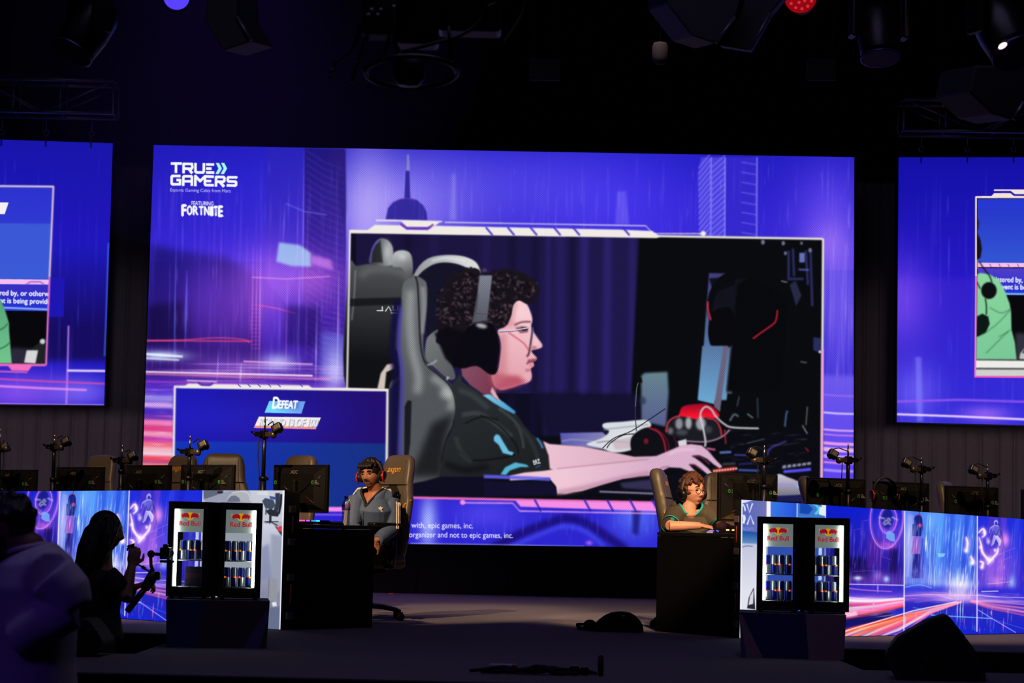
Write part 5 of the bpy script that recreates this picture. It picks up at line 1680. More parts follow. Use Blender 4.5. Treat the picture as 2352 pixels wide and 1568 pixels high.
def make_chair():
    root = thing('gaming_chair', 'x', 'chair')
    TILT = Tr(0, 0.21, 0.47) @ Rx(-0.16)
    bk = backrest_mb()
    b2 = MB(); b2.add(bk.v, bk.f, 0, TILT)
    back = b2.build('backrest', LEATHER, root, subsurf=1)
    # seams, wing stripes, strap and lettering lie on the leather
    sf = Surf(bk.v, bk.f)
    def on(x, z, lift=0.002):
        return sf.hit((x, -0.6, z), (0, 1, 0), lift)
    for s in (-1, 1):
        mb = MB()
        mb.tube(spline([tuple(on(s * x, z)) for x, z in ((.13, .80), (.14, .66), (.17, .52), (.185, .36), (.18, .18), (.15, .06))], 4, False), 0.0032, 6, 0, TILT)
        mb.build('seam', LEATHER_D, back)
        mb = MB()
        mb.tube([on(s * .262, .48, 0.0), on(s * .235, .44), on(s * .205, .385)], 0.007, 6, 0, TILT)
        mb.build('orange_stripe', ORANGE, back)
    tx = text_part('maker_logo', 'axgon', ORANGE_LOGO, back, Tr(0, 0, 0), 0.17, 0.008, 0.25)
    for v in tx.data.vertices:
        v.co = TILT @ on(v.co.x, .715 + v.co.z, 0.004)
    mb = MB()
    mb.tube([on(x, .60) for x in (-.195, -.15, -.1, -.05, 0, .05, .1, .15, .195)], 0.005, 6, 0, TILT)
    mb.build('strap', BLACK, back)
    mb = MB()
    mb.box((0, 0, 0), (0.5, 0.50, 0.09), 0, Tr(0, -0.03, 0.45), 0.035, 3)
    for s in (-1, 1):
        mb.box((s * .225, -.02, .485), (0.08, 0.44, 0.07), 0, None, 0.03, 3)
    mb.build('seat', LEATHER, root, smooth=True)
    mb = MB()
    mb.box((0, 0.0, 0.385), (0.22, 0.26, 0.05), bevel=0.01)
    mb.build('tilt_mechanism', BLACKM, root)
    mb = MB()
    mb.cyl((0, 0, 0.10), (0, 0, 0.37), 0.026, n=14)
    mb.cyl((0, 0, 0.10), (0, 0, 0.24), 0.036, n=14)
    mb.build('gas_lift', BLACKM, root)
    for s in (-1, 1):
        mb = MB()
        mb.tube([(s * .24, 0.02, .42), (s * .315, 0.02, .43), (s * .32, 0.02, .50), (s * .32, 0.02, .735)], [0.024, 0.026, 0.03, 0.024], 10)
        arm = mb.build('armrest_post', BLACKP, root)
        mb = MB()
        mb.box((s * .32, -0.07, .752), (0.10, 0.28, 0.035), 0, None, 0.015, 3)
        mb.build('armrest_pad', BLACKP, arm, smooth=True)
    for k in range(5):
        a = 2 * PI * k / 5 + 0.35
        c, sn = math.cos(a), math.sin(a)
        mb = MB()
        mb.tube([(0.03 * c, 0.03 * sn, 0.11), (0.18 * c, 0.18 * sn, 0.10), (0.33 * c, 0.33 * sn, 0.075)], [0.034, 0.028, 0.018], 10, flat=0.7)
        leg = mb.build('base_leg', BLACKM, root)
        mb = MB()
        x, y = 0.33 * c, 0.33 * sn
        M = Tr(x, y, 0.031) @ Rz(a + 0.9)
        for t in (-1, 1):
            mb.cyl((0, t * 0.008, 0), (0, t * 0.026, 0), 0.031, n=16, M=M)
        mb.box((0, 0, 0.012), (0.05, 0.016, 0.05), 0, M, 0.006)
        mb.cyl((0, 0, 0.03), (0, 0, 0.05), 0.008, n=8, M=M)
        mb.build('caster', RUBBER, leg)
    return root

proto_chair = make_chair()
CH_N = 0
def chair(px, py, row, off, dyaw, label, rot=None, pos=None):
    global CH_N
    o = proto_chair if CH_N == 0 else copy_tree(proto_chair)
    CH_N += 1
    if pos is None:
        p = row.hit(px, py, off)
        pos = (p.x, p.y)
    o.location = (pos[0], pos[1], 0.001)
    o.rotation_euler = (0, 0, (row.yaw if rot is None else rot) + dyaw)
    o.scale = (1, 1, 1.0 if row is RL else 0.94)
    return tag(o, label, 'chair', 'gaming chairs at the counters')

chair(172, 1090, RL, 1.45, 0.05, 'tan leather gaming chair right of the second monitor on the left')
chair(352, 1090, RL, 1.55, -0.05, 'leather gaming chair with its orange lettering in the gap between two left monitors')
chair(492, 1090, RL, 1.34, 0.6, 'leather gaming chair peeking out right of the fourth left monitor')
chair(628, 1090, RL, 1.78, 0.0, 'leather gaming chair behind the monitor next to the man in track jacket')
LPC = at(862, 1300, 17.45)
lp_chair = chair(0, 0, RL, 0, -0.86, 'gaming chair the man in the track jacket sits on', rot=0.0, pos=(LPC.x - 0.075, LPC.y + 0.02))
RPC = at(1580, 1300, 16.98)
rp_chair = chair(0, 0, RR, 0, 1.36, 'gaming chair the curly haired player sits on', rot=0.0, pos=(RPC.x + 0.08, RPC.y + 0.02))
chair(1706, 1090, RR, 1.55, -0.15, 'leather gaming chair just right of the curly haired player')
chair(1940, 1090, RR, 1.44, 0.70, 'leather gaming chair left of the monitor beyond the right fridges')
chair(2252, 1100, RR, 1.40, 0.45, 'leather gaming chair left of the last full monitor on the right')

# ------------------------------------------------------------------ camera poles clamped to the desks
def pole_cam(row, px, ytop, ybar, cx, cy, ylow, off, label, facing=1):
    base = row.hit(px, 1150, off)
    root = thing('camera_pole', label, 'camera stand', (base.x, base.y, DESKZ + 0.001), row.yaw)
    def zz(y):
        return row.hit(px, y, off).z - DESKZ
    zl, zb, zt = zz(ylow), zz(ybar), zz(ytop)
    mb = MB()
    mb.box((0, 0, 0.02), (0.07, 0.09, 0.04), bevel=0.006)
    mb.cyl((0, -0.03, 0.04), (0, -0.03, 0.075), 0.008)
    mb.build('desk_clamp', BLACKM, root)
    mb = MB()
    mb.cyl((0, 0, 0.03), (0, 0, zl), 0.022, n=16)
    mb.cyl((0, 0, zl - 0.03), (0, 0, zl), 0.028, n=16)
    mb.cyl((0, 0, zl * 0.55), (0, 0, zl * 0.55 + 0.03), 0.027, n=16)
    mb.box((0.035, 0, zl - 0.018), (0.035, 0.015, 0.022), bevel=0.004)
    mb.box((0.033, 0, zl * 0.55 + 0.015), (0.03, 0.012, 0.018), bevel=0.004)
    mb.build('lower_tube', BLACKM, root)
    mb = MB()
    mb.cyl((0, 0, zl), (0, 0, zb + 0.03), 0.0145, n=14)
    mb.build('upper_tube', mat('tube_dark', rgb(54, 52, 58), 0.3, 0.8), root)
    mb = MB()
    mb.cyl((0, 0, zb + 0.03), (0, 0, zt - 0.03), 0.0075, n=10)
    mb.cyl((0, 0, zt - 0.03), (0, 0, zt), 0.0055, n=10)
    mb.build('spigot', STEEL, root)
    mb = MB()
    mb.box((0, -0.004, zb), (0.05, 0.05, 0.06), bevel=0.008)
    mb.box((-facing * 0.055, -0.004, zb + 0.004), (0.07, 0.035, 0.035), bevel=0.006)
    mb.cyl((-facing * 0.085, -0.004, zb + 0.006), (-facing * 0.13, -0.012, zb + 0.022), 0.012, 0.007, n=10)
    mb.cyl((0, -0.03, zb - 0.01), (0, -0.06, zb - 0.01), 0.008, n=8)
    mb.build('super_clamp', BLACKM, root)
    p = row.hit(cx, cy, off)
    L = Rz(-row.yaw) @ (p - V((base.x, base.y, DESKZ)))
    mb = MB()
    x1 = L.x * 0.5
    mb.box((facing * 0.055, -0.006, zb), (0.055, 0.036, 0.038), bevel=0.006)
    mb.ball((facing * 0.10, -0.006, zb - 0.004), 0.026, nu=14, nv=10)
    mb.tube([(facing * 0.10, -0.006, zb), (L.x * 0.85, -0.004, zb + 0.02), (L.x, 0, L.z - 0.02)], [0.014, 0.012, 0.010], 8)
    arm = mb.build('ball_head_arm', mat('arm_bronze', rgb(96, 84, 70), 0.35, 0.7), root)
    mb = MB()
    M = Tr(L) @ Rz(facing * 0.5) @ Ry(-facing * 0.5) @ Rx(-0.25)
    mb.box((0, 0, 0), (0.075, 0.06, 0.062), 0, M, 0.012, 3)
    body = mb.build('action_camera', BLACKP, root)
    mb = MB()
    mb.cyl((0, 0.03, 0), (0, 0.06, 0), 0.024, n=16, M=M)
    mb.build('lens', mat('lens_dark', rgb(10, 10, 16), 0.08), body)
    mb = MB()
    mb.box((0.006, -0.031, 0.0), (0.042, 0.003, 0.036), 0, M, 0.003)
    mb.build('rear_plate', mat('camera_back', rgb(84, 74, 66), 0.5), body)
    mb = MB()
    mb.tube([tuple(M @ V((-0.02, 0.0, 0.032))), (L.x * 0.55, 0.01, L.z + 0.05), (0.01, 0.02, zb + 0.07)] if ybar - ytop > 25 else [tuple(M @ V((0, 0, .03))), (L.x * .5, 0, L.z + .03), (0.02, 0.01, zb + .04)], 0.004, 6)
    mb.build('cable', RUBBER, body)
    mb = MB()
    sx = -facing if ybar < 1010 else facing
    mb.tube([(sx * 0.06, 0.0, zb - 0.02), (sx * 0.065, 0.0, zb - 0.15), (sx * 0.045, 0.0, zl + 0.03), (sx * 0.035, 0.0, 0.03)], 0.004, 6)
    mb.build('cable', RUBBER, root)
    return root

pole_cam(RL, -6, 985, 1030, 12, 1026, 1090, 0.16, 'camera pole cut off by the left edge of the picture')
pole_cam(RL, 120, 998, 1027, 152, 1014, 1097, 0.16, 'camera pole between the first two monitors on the left')
pole_cam(RL, 277, 1021, 1058, 305, 1047, 1078, 0.14, 'lowest camera pole on the left, between two monitors')
pole_cam(RL, 432, 1000, 1038, 467, 1022, 1093, 0.14, 'camera pole in front of the fourth left monitor')
pole_cam(RL, 603, 957, 998, 637, 983, 1094, 0.14, 'tallest camera pole, in front of the small blue video picture')
pole_cam(RR, 1754, 1022, 1057, 1727, 1040, 1113, 0.16, 'camera pole rising above the right fridges', -1)
pole_cam(RR, 1947, 1020, 1057, 1913, 1043, 1124, 0.16, 'camera pole in front of the lower right corner of the central screen', -1)
pole_cam(RR, 2116, 1050, 1078, 2082, 1063, 1150, 0.16, 'camera pole in front of the monitor with the hanging headset', -1)
pole_cam(RR, 2268, 1066, 1093, 2236, 1078, 1160, 0.16, 'camera pole furthest to the right', -1)

# ------------------------------------------------------------------ headsets
RED = mat('headset_red', rgb(200, 24, 46), 0.35)
def headset(label, M, parent_loc, r=0.092, mic=False, red=True, band=None):
    """band over the top in the local xz plane, cups left and right, M places it in the world"""
    root = bpy.data.objects.new('headset', None)
    COL.objects.link(root)
    root.empty_display_size = 0.1
    root.matrix_world = M
    tag(root, label, 'headset')
    mb = MB()
    n = 22
    pts = [(r * math.cos(a), 0, r * 1.12 * math.sin(a)) for a in np.linspace(-0.12, PI + 0.12, n)]
    vs, fs = [], []
    for i, p in enumerate(pts):
        d = V((p[0], 0, p[2] / 1.25)).normalized()
        for (dy, dr) in ((-0.017, 0), (0.017, 0), (0.017, 0.011), (-0.017, 0.011)):
            vs.append((p[0] + d.x * dr, dy, p[2] + d.z * dr))
    for i in range(n - 1):
        for k in range(4):
            k2 = (k + 1) % 4
            fs.append([i * 4 + k, i * 4 + k2, (i + 1) * 4 + k2, (i + 1) * 4 + k])
    fs += [[0, 1, 2, 3], [(n - 1) * 4 + k for k in (3, 2, 1, 0)]]
    mb.add(vs, fs)
    mb.build('headband', band or mat('headband_black', rgb(40, 36, 34), 0.45), root)
    for s in (-1, 1):
        mb = MB()
        mb.tube([(s * (r - 0.012), 0, -0.028), (s * (r + 0.012), 0, -0.03), (s * (r + 0.022), 0, -0.032)], [0.040, 0.043, 0.030], 20, flat=0.85)
        cup = mb.build('ear_cup', BLACKP, root)
        mb = MB()
        mb.tube([(s * (r - 0.022), 0, -0.028), (s * (r - 0.010), 0, -0.028)], [0.036, 0.042], 20)
        mb.build('ear_cushion', mat('cushion_black', rgb(28, 26, 27), 0.8), cup)
        if red:
            mb = MB()
            mb.tube([(s * (r + 0.018), 0.036 * math.cos(a), -0.032 + 0.042 * math.sin(a)) for a in np.linspace(0.4, 4.6, 14)], 0.006, 8)
            mb.build('red_fork', RED, cup)
    if mic:
        mb = MB()
        mb.tube([(-r - 0.01, -0.02, -0.05), (-r + 0.01, -0.07, -0.09), (-r + 0.03, -0.10, -0.10)], [0.004, 0.003, 0.007], 8)
        mb.build('microphone_boom', BLACKM, root)
    return root

p = RR.hit(2030, 1128, 0.40)
headset('black headset with red forks hanging on the corner of a right monitor', Tr(p.x, p.y - 0.02, p.z - 0.005) @ Rz(RR.yaw - 0.25), None, 0.095)

# ------------------------------------------------------------------ things on the desks
def small(name, label, cat, mb, m, loc, rotz=0.0):
    o = mb.build(name, m)
    o.location = loc
    o.rotation_euler = (0, 0, rotz)
    return tag(o, label, cat)

def keyboard(label, px, py, row, off, lights, dyaw=0.0):
    p = row.hit(px, py, off)
    root = thing('keyboard', label, 'keyboard', (p.x, p.y, DESKZ + 0.001), row.yaw + dyaw)
    mb = MB()
    mb.box((0, 0, 0.011), (0.40, 0.14, 0.02), bevel=0.004)
    mb.build('case', BLACKP, root)
    for i in range(15):
        for j in range(5):
            if j in (0, 4) and i % 2:
                continue
            mb = MB()
            mb.box((-0.182 + i * 0.026, -0.05 + j * 0.025, 0.025), (0.021, 0.020, 0.011), bevel=0.002, seg=1)
            mb.build('key', lights(i, j), root)
    return root

RGBM = [emitter('key_blue', rgb(40, 120, 255), 2.2), emitter('key_violet', rgb(160, 70, 255), 2.2), emitter('key_pink', rgb(255, 60, 150), 2.2), emitter('key_cyan', rgb(40, 220, 255), 2.2)]
keyboard('keyboard with blue and pink lit keys on the left desk end', 702, 1195, RL, 0.55, lambda i, j: RGBM[(0, 0, 1, 2, 2, 1, 0, 3)[min(7, i // 2)]] if j in (0,) or i % 3 == 0 else BLACKP)
OM = emitter('key_orange', rgb(255, 170, 90), 5.0)
kb = keyboard('keyboard with orange lit keys under the left hand of the curly haired player', 1702, 1213, RR, 0.42, lambda i, j: OM if j in (0, 2) and i % 4 != 3 else BLACKP, 0.3)

p = RL.hit(736, 1200, 0.62)
root = thing('mobile_dock', 'small dark device with a cyan light strip beside the left keyboard', 'device', (p.x, p.y, DESKZ + 0.001), RL.yaw - 0.3)
mb = MB(); mb.box((0, 0, 0.014), (0.10, 0.06, 0.026), bevel=0.005); mb.build('body', BLACKP, root)
mb = MB(); mb.box((0, -0.031, 0.012), (0.094, 0.002, 0.006)); mb.build('light_strip', RGBM[3], root)
p = RL.hit(766, 1202, 0.66)
mb = MB(); mb.box((0, 0, 0.007), (0.15, 0.075, 0.012), bevel=0.004)
small('phone', 'dark reddish phone lying flat left of the water bottle', 'phone', mb, mat('phone_maroon', rgb(70, 26, 34), 0.3), (p.x, p.y, DESKZ + 0.001), RL.yaw)

# water bottle
p = RL.hit(794, 1195, 0.68)
root = thing('water_bottle', 'clear plastic water bottle with blue cap at the desk edge', 'bottle', (p.x, p.y, DESKZ + 0.001))
CLEAR = glass('clear_plastic', (0.62, 0.66, 0.74), 0.16, 0.12)
prof = [(0.0285, 0.0), (0.031, 0.006)]
for k in range(12):
    z = 0.012 + k * 0.0095
    prof.append((0.031 if k % 2 else 0.0285, z))
prof += [(0.031, 0.13), (0.031, 0.15), (0.027, 0.168), (0.016, 0.186), (0.012, 0.192), (0.012, 0.2)]
mb = MB(); mb.lathe(prof, 20); mb.build('bottle_body', CLEAR, root)
mb = MB(); mb.lathe([(0.0316, 0.108), (0.0316, 0.15)], 20); mb.build('paper_band', mat('band_violet', rgb(130, 70, 150), 0.5, alpha=0.65), root)
mb = MB(); mb.lathe([(0.0145, 0.192), (0.0145, 0.212), (0.0, 0.213)], 16); mb.build('screw_cap', mat('cap_blue', rgb(20, 40, 150), 0.4), root)

# computer mouse and dark tower at the ends
p = RR.hit(1641, 1214, 0.70)
root = thing('computer_mouse', 'pale computer mouse under the right hand of the curly haired player', 'mouse', (p.x, p.y, DESKZ + 0.001), RR.yaw + 1.0)
mb = MB()
prof = []
for j in range(9):
    t = j / 8
    w = 0.030 * (math.sin(PI * (0.08 + 0.84 * t)) ** 0.5) * (1.0 - 0.1 * math.sin(t * PI))
    hgt = 0.006 + 0.034 * math.sin(PI * min(1, 0.1 + t * 0.95)) ** 0.8
    for i in range(13):
        a = PI * i / 12
        mb.v.append(V((w * math.cos(a), -0.062 + 0.124 * t, hgt * math.sin(a) ** 0.7)))
for j in range(8):
    for i in range(12):
        k = j * 13 + i
        mb.f.append([k, k + 1, k + 14, k + 13]); mb.mi.append(0); mb.sm.append(True)
mb.f.append(list(range(13))); mb.mi.append(0); mb.sm.append(True)
mb.f.append([8 * 13 + i for i in range(12, -1, -1)]); mb.mi.append(0); mb.sm.append(True)
mb.build('shell', mat('mouse_grey', rgb(170, 160, 156), 0.4), root)
mb = MB()
mb.tube([(-0.029, -0.05, 0.012), (-0.031, -0.01, 0.018), (-0.029, 0.03, 0.016), (-0.02, 0.058, 0.01)], 0.0025, 6)
mb.build('light_strip', emitter('mouse_light', rgb(120, 120, 255), 2.0), root)

p = RL.hit(665, 1160, 0.20)
root = thing('computer_tower', 'black computer case standing on the inner end of left desk', 'computer', (p.x, p.y, DESKZ + 0.001), RL.yaw)
mb = MB(); mb.box((0, 0.0, 0.115), (0.07, 0.14, 0.23), bevel=0.005); mb.build('case', BLACKP, root)
mb = MB(); mb.box((0.0, -0.071, 0.11), (0.05, 0.002, 0.14)); mb.build('vent_panel', BLACK, root)

# ------------------------------------------------------------------ drinks fridges
FR_SIGN = mat('fridge_sign', rgb(196, 208, 206), 0.4, emit=rgb(170, 188, 184), emit_s=0.35)
LOGO_RED = mat('logo_red', rgb(196, 26, 44), 0.5, emit=rgb(200, 24, 44), emit_s=0.55)
LOGO_YEL = mat('logo_yellow', rgb(250, 190, 20), 0.5, emit=rgb(250, 190, 20), emit_s=0.6)
TUBE = emitter('light_tube', rgb(236, 246, 232), 9.0)
FG = glass('fridge_glass', (0.95, 0.97, 0.96), 0.05, 0.02)

BULL = [(0.06, 0.02), (0.12, 0.16), (0.24, 0.30), (0.36, 0.36), (0.50, 0.30), (0.62, 0.33), (0.74, 0.22), (0.84, 0.24), (0.96, 0.36), (0.92, 0.20), (1.0, 0.06), (0.90, -0.02), (0.80, -0.14), (0.84, -0.26), (0.70, -0.20), (0.60, -0.10), (0.44, -0.14), (0.30, -0.12), (0.18, -0.20), (0.08, -0.30), (0.10, -0.14)]
def bull_logo(parent, M, w):
    """two charging bulls before a sun over two words"""
    mb = MB()
    mb.add([(0.19 * w * math.cos(a), 0, 0.19 * w * math.sin(a)) for a in np.linspace(0, 2 * PI, 25)[:-1]], [list(range(24))], 0, M, False)
    mb.build('sun_disc', LOGO_YEL, parent)
    for s in (-1, 1):
        mb = MB()
        P = [(s * x * w * 0.5, -0.0012, z * w * 0.46) for x, z in BULL]
        mb.add(P, [list(range(len(P)))], 0, M, False)
        mb.build('bull', LOGO_RED, parent)
        mb = MB()
        P = [(s * x * w * 0.5, -0.0016, z * w * 0.46) for x, z in ((0.84, 0.24), (0.98, 0.38), (0.93, 0.2), (1.0, 0.06), (0.92, 0.02), (0.88, 0.14))]
        mb.add(P, [list(range(6))], 0, M, False)
        mb.build('bull_horn', LOGO_YEL, parent)
    text_part('lettering', 'Red Bull', LOGO_RED, parent, M @ Tr(0, -0.001, -0.36 * w), w * 1.08, 0.022)

FW, FD, FH = 0.258, 0.26, 0.575
def make_fridge():
    """front towards -y, bottom at z = 0.012"""
    root = thing('drinks_fridge', 'x', 'fridge')
    t = 0.022
    mb = MB()
    for s in (-1, 1):
        mb.box((s * (FW / 2 - t / 2), 0, 0.012 + FH / 2), (t, FD, FH), bevel=0.003)
    mb.box((0, 0, 0.012 + FH - 0.02), (FW - 2 * t, FD, 0.04), bevel=0.003)
    mb.box((0, 0, 0.012 + 0.024), (FW - 2 * t, FD, 0.048), bevel=0.003)
    mb.build('cabinet', BLACK, root)
    mb = MB()
    ins = 0.018
    mb.box((-FW / 2 + 0.02, -FD / 2 - 0.012, 0.012 + FH / 2), (0.036, 0.024, FH), bevel=0.003)
    mb.box((FW / 2 - 0.02, -FD / 2 - 0.012, 0.012 + FH / 2), (0.036, 0.024, FH), bevel=0.003)
    mb.box((0, -FD / 2 - 0.012, 0.012 + FH - 0.022), (FW - 0.07, 0.024, 0.044), bevel=0.003)
    mb.box((0, -FD / 2 - 0.012, 0.012 + 0.03), (FW - 0.07, 0.024, 0.06), bevel=0.003)
    door = mb.build('door', BLACK, root)
    mb = MB()
    mb.box((0, -FD / 2 - 0.010, 0.012 + FH / 2 + 0.008), (FW - 0.07, 0.004, FH - 0.10))
    mb.build('door_glass', FG, door)
    mb = MB()
    mb.box((0, FD / 2 - 0.006, 0.012 + FH / 2), (FW - 2 * t, 0.004, FH - 0.08))
    mb.build('rear_glass', FG, root)
    mb = MB()
    mb.box((0, -FD / 2 + 0.016, 0.012 + FH - 0.112), (FW - 0.05, 0.006, 0.145))
    sign = mb.build('sign_panel', FR_SIGN, root)
    bull_logo(sign, Tr(0.0, -FD / 2 + 0.0115, 0.012 + FH - 0.088), 0.122)
    for z in (0.065, 0.225):
        mb = MB()
        for i in range(11):
            x = -FW / 2 + 0.03 + i * (FW - 0.06) / 10
            mb.cyl((x, -FD / 2 + 0.02, z + 0.008), (x, FD / 2 - 0.02, z + 0.008), 0.0015, n=5)
        for y in (-FD / 2 + 0.02, 0, FD / 2 - 0.02):
            mb.cyl((-FW / 2 + 0.024, y, z + 0.006), (FW / 2 - 0.024, y, z + 0.006), 0.0025, n=6)
        mb.build('wire_shelf', CHROME, root)
    for sx in (-1, 1):
        for sy in (-1, 1):
            mb = MB()
            mb.cyl((sx * 0.10, sy * 0.11, 0.0), (sx * 0.10, sy * 0.11, 0.013), 0.014, n=10)
            mb.build('foot', RUBBER, root)
    return root

def add_tubes(fr, s):
    mb = MB()
    mb.box((s * (FW / 2 - 0.046), -FD / 2 + 0.004, 0.012 + FH / 2 + 0.008), (0.018, 0.010, FH - 0.11))
    mb.build('light_tube', TUBE, fr)

def pedestal(label, px0, py0, px1, py1, ytop, depth, pats, mats):
    """box plinth whose front foot runs from pixel (px0, py0) to (px1, py1)"""
    a, b = ground(px0, py0), ground(px1, py1)
    my = (a.y + b.y) / 2
    q = 0.12
    a, b = at(px0, py0, my + (a.y - my) * q), at(px1, py1, my + (b.y - my) * q)
    a.z = b.z = 0.0
    d = (b - a)
    wdt = d.length
    d.normalize()
    n = V((-d.y, d.x, 0))
    root = thing('display_plinth', label, 'plinth', (a + b) / 2)
    root.rotation_euler = (0, 0, math.atan2(d.y, d.x))
    mid = (a + b) / 2
    H = at((px0 + px1) / 2, ytop, mid.y).z
    mb = MB()
    fl = 0.012
    w2 = wdt / 2
    vs = [(-w2, 0, 0), (w2, 0, 0), (w2, depth, 0), (-w2, depth, 0), (-w2 - fl, -fl, H), (w2 + fl, -fl, H), (w2 + fl, depth, H), (-w2 - fl, depth, H)]
    mb.add(vs, [[0, 3, 2, 1], [4, 5, 6, 7], [0, 1, 5, 4], [1, 2, 6, 5], [2, 3, 7, 6], [3, 0, 4, 7]], smooth=False)
    mb.build('body', mats[0], root)
    for poly, mi in pats:
        mb = MB()
        P = []
        for u, v in poly:
            x = (-w2 + wdt * u) * (1 + (fl / w2) * v)
            P.append((x, -fl * v - 0.0025, H * v))
        mb.add(P, [list(range(len(P)))], smooth=False)
        mb.build('painted_facet', mats[mi], root)
    return root, a, b, d, n, H

NAVY = mat('plinth_navy', rgb(40, 36, 104), 0.7)
CHAR = mat('plinth_charcoal', rgb(62, 54, 60), 0.7)
MAUVE = mat('plinth_mauve', rgb(150, 112, 130), 0.7)
SLATE = mat('plinth_slate', rgb(84, 72, 130), 0.7)
pl, la, lb, ld, ln, LH = pedestal('low dark plinth under the left pair of fridges', 382, 1493, 612, 1483, 1378, 0.50,
    [([(0, 0), (0.30, 0), (0.36, 1), (0, 1)], 1), ([(0.76, 0), (0.93, 0), (1, 0.75), (1, 0.9)], 3), ([(0.95, 0), (1, 0), (1, 0.4)], 0)], [CHAR, NAVY, MAUVE, SLATE])
pr, ra, rb, rd, rn, RH = pedestal('low plinth with pinkish facets under the right pair of fridges', 1702, 1504, 1938, 1521, 1409, 0.50,
    [([(0, 0), (0.06, 0), (0.0, 0.9)], 3), ([(0.06, 0), (0.215, 0), (0.02, 0.96), (0.0, 0.96), (0.0, 0.9)], 2), ([(0.215, 0), (0.66, 0), (0.62, 1), (0.02, 0.98)], 1), ([(0.66, 0), (1, 0), (1, 1), (0.62, 1)], 2)], [CHAR, NAVY, MAUVE, SLATE])

def fridge_at(px, py, Y, z, yaw, label, tube, root=None):
    o = make_fridge()
    p = at(px, py, Y)
    o.location = (p.x, p.y, z + 0.001)
    o.rotation_euler = (0, 0, yaw)
    for s in tube:
        add_tubes(o, s)
    tag(o, label, 'fridge', 'drinks fridges on the plinths')
    return o
LY = (la.y + lb.y) / 2
RY = (ra.y + rb.y) / 2
fl1 = fridge_at(442, 1376, LY + 0.24, LH, -0.12, 'black drinks fridge beside the person filming, left one of its pair', (-1,))
fl2 = fridge_at(548, 1376, LY + 0.24, LH, 0.12, 'black drinks fridge nearest the grey chair picture, right of its pair', (1,))
fr1 = fridge_at(1785, 1405, RY + 0.24, RH, -0.12, 'black drinks fridge nearest the letters on the right counter, left of its pair', (-1,))
fr2 = fridge_at(1889, 1405, RY + 0.24, RH, 0.12, 'black drinks fridge nearest the red light trails, right of its pair', (1,))

# cans
CAN_B = mat('can_blue', rgb(20, 36, 150), 0.3, 0.5)
CAN_S = mat('can_silver', rgb(196, 202, 210), 0.28, 0.7)
CAN_DK = mat('can_dark_blue', rgb(14, 18, 60), 0.3, 0.5)
def make_can(a, b):
    root = thing('drink_can', 'x', 'can')
    R, H = 0.0215, 0.116
    mb = MB()
    n = 24
    prof = [(R * .86, 0.0), (R, 0.006), (R, H * .5), (R, H - 0.012), (R * .84, H - 0.002)]
    vs = []
    for r, z in prof:
        for k in range(n):
            t = 2 * PI * (k + 0.5) / n
            vs.append((r * math.cos(t), r * math.sin(t), z))
    for i in range(4):
        for k in range(n):
            k2 = (k + 1) % n
            mi = ((k * 4 // n) + (0 if i < 2 else 1)) % 2
            mb.add([], [])
            mb.f.append([i * n + k, i * n + k2, (i + 1) * n + k2, (i + 1) * n + k]); mb.mi.append(mi); mb.sm.append(True)
    mb.v = [V(p) for p in vs]
    mb.f.append(list(range(n))[::-1]); mb.mi.append(1); mb.sm.append(False)
    mb.build('can_body', [a, b], root)
    mb = MB()
    mb.lathe([(R * .84, H - 0.003), (R * .80, H + 0.001), (R * .70, H - 0.001), (0.0001, H - 0.001)], 20)
    mb.build('can_lid', CAN_S, root)
    for ang in (-PI / 2,):
        mb = MB()
        M = Rz(ang + PI / 2) @ Tr(0, -R - 0.0006, H * .5)
        mb.box((0, 0, 0), (0.009, 0.0008, 0.009), 0, M)
        mb.build('sun_mark', LOGO_YEL, root)
        for s in (-1, 1):
            mb = MB()
            mb.box((s * 0.008, 0.0004, 0), (0.009, 0.0008, 0.010), 0, M)
            mb.build('bull_mark', LOGO_RED, root)
    return root
can0 = make_can(CAN_B, CAN_S)
can1 = None
used = [False]
def cans(fr, xs, z, y, label, group):
    for i, x in enumerate(xs):
        o = can0 if not used[0] else copy_tree(can0)
        used[0] = True
        p = fr.matrix_basis @ V((x, y, z))
        o.location = p
        o.rotation_euler = (0, 0, fr.rotation_euler.z + (0.4 if i % 2 else -0.5))
        tag(o, label, 'can', group)
ZU, ZL = 0.2365, 0.0765
cans(fl1, [-0.056, -0.012, 0.032, 0.076], ZU, -0.05, 'slim can on the upper shelf of the fridge beside the person filming', 'cans, upper shelf of the leftmost fridge')
cans(fl2, [-0.076, -0.032, 0.012, 0.056], ZU, -0.05, 'slim blue can on the upper shelf of the fridge nearest the grey picture', 'cans, upper shelf of the second fridge')
cans(fl2, [-0.076, -0.032, 0.012, 0.056], ZL, -0.05, 'slim blue can on the lower shelf of the fridge nearest the grey picture', 'cans, lower shelf of the second fridge')
cans(fr1, [-0.068, -0.024, 0.020, 0.064], ZU, -0.05, 'slim blue can on the upper shelf of the fridge beside the counter letters', 'cans, upper shelf of the third fridge')
cans(fr1, [-0.066, -0.022, 0.022, 0.066], ZL, -0.05, 'slim blue can on the lower shelf of the fridge beside the counter letters', 'cans, lower shelf of the third fridge')
cans(fr2, [-0.074, -0.03, 0.014, 0.058], ZU, -0.05, 'slim blue can on the upper shelf of the fridge beside the red light trails', 'cans, upper shelf of the rightmost fridge')
cans(fr2, [-0.074, -0.03, 0.014, 0.058], ZL, -0.05, 'slim blue can on the lower shelf of the fridge beside the red light trails', 'cans, lower shelf of the rightmost fridge')
root = thing('can_carton', 'dark blue carton of cans on the lower shelf of the leftmost fridge', 'carton', fl1.matrix_basis @ V((0.03, -0.02, ZL)), fl1.rotation_euler.z)
mb = MB(); mb.box((0, 0, 0.058), (0.13, 0.11, 0.116), bevel=0.006); mb.build('box', mat('carton_navy', rgb(18, 16, 52), 0.5), root)
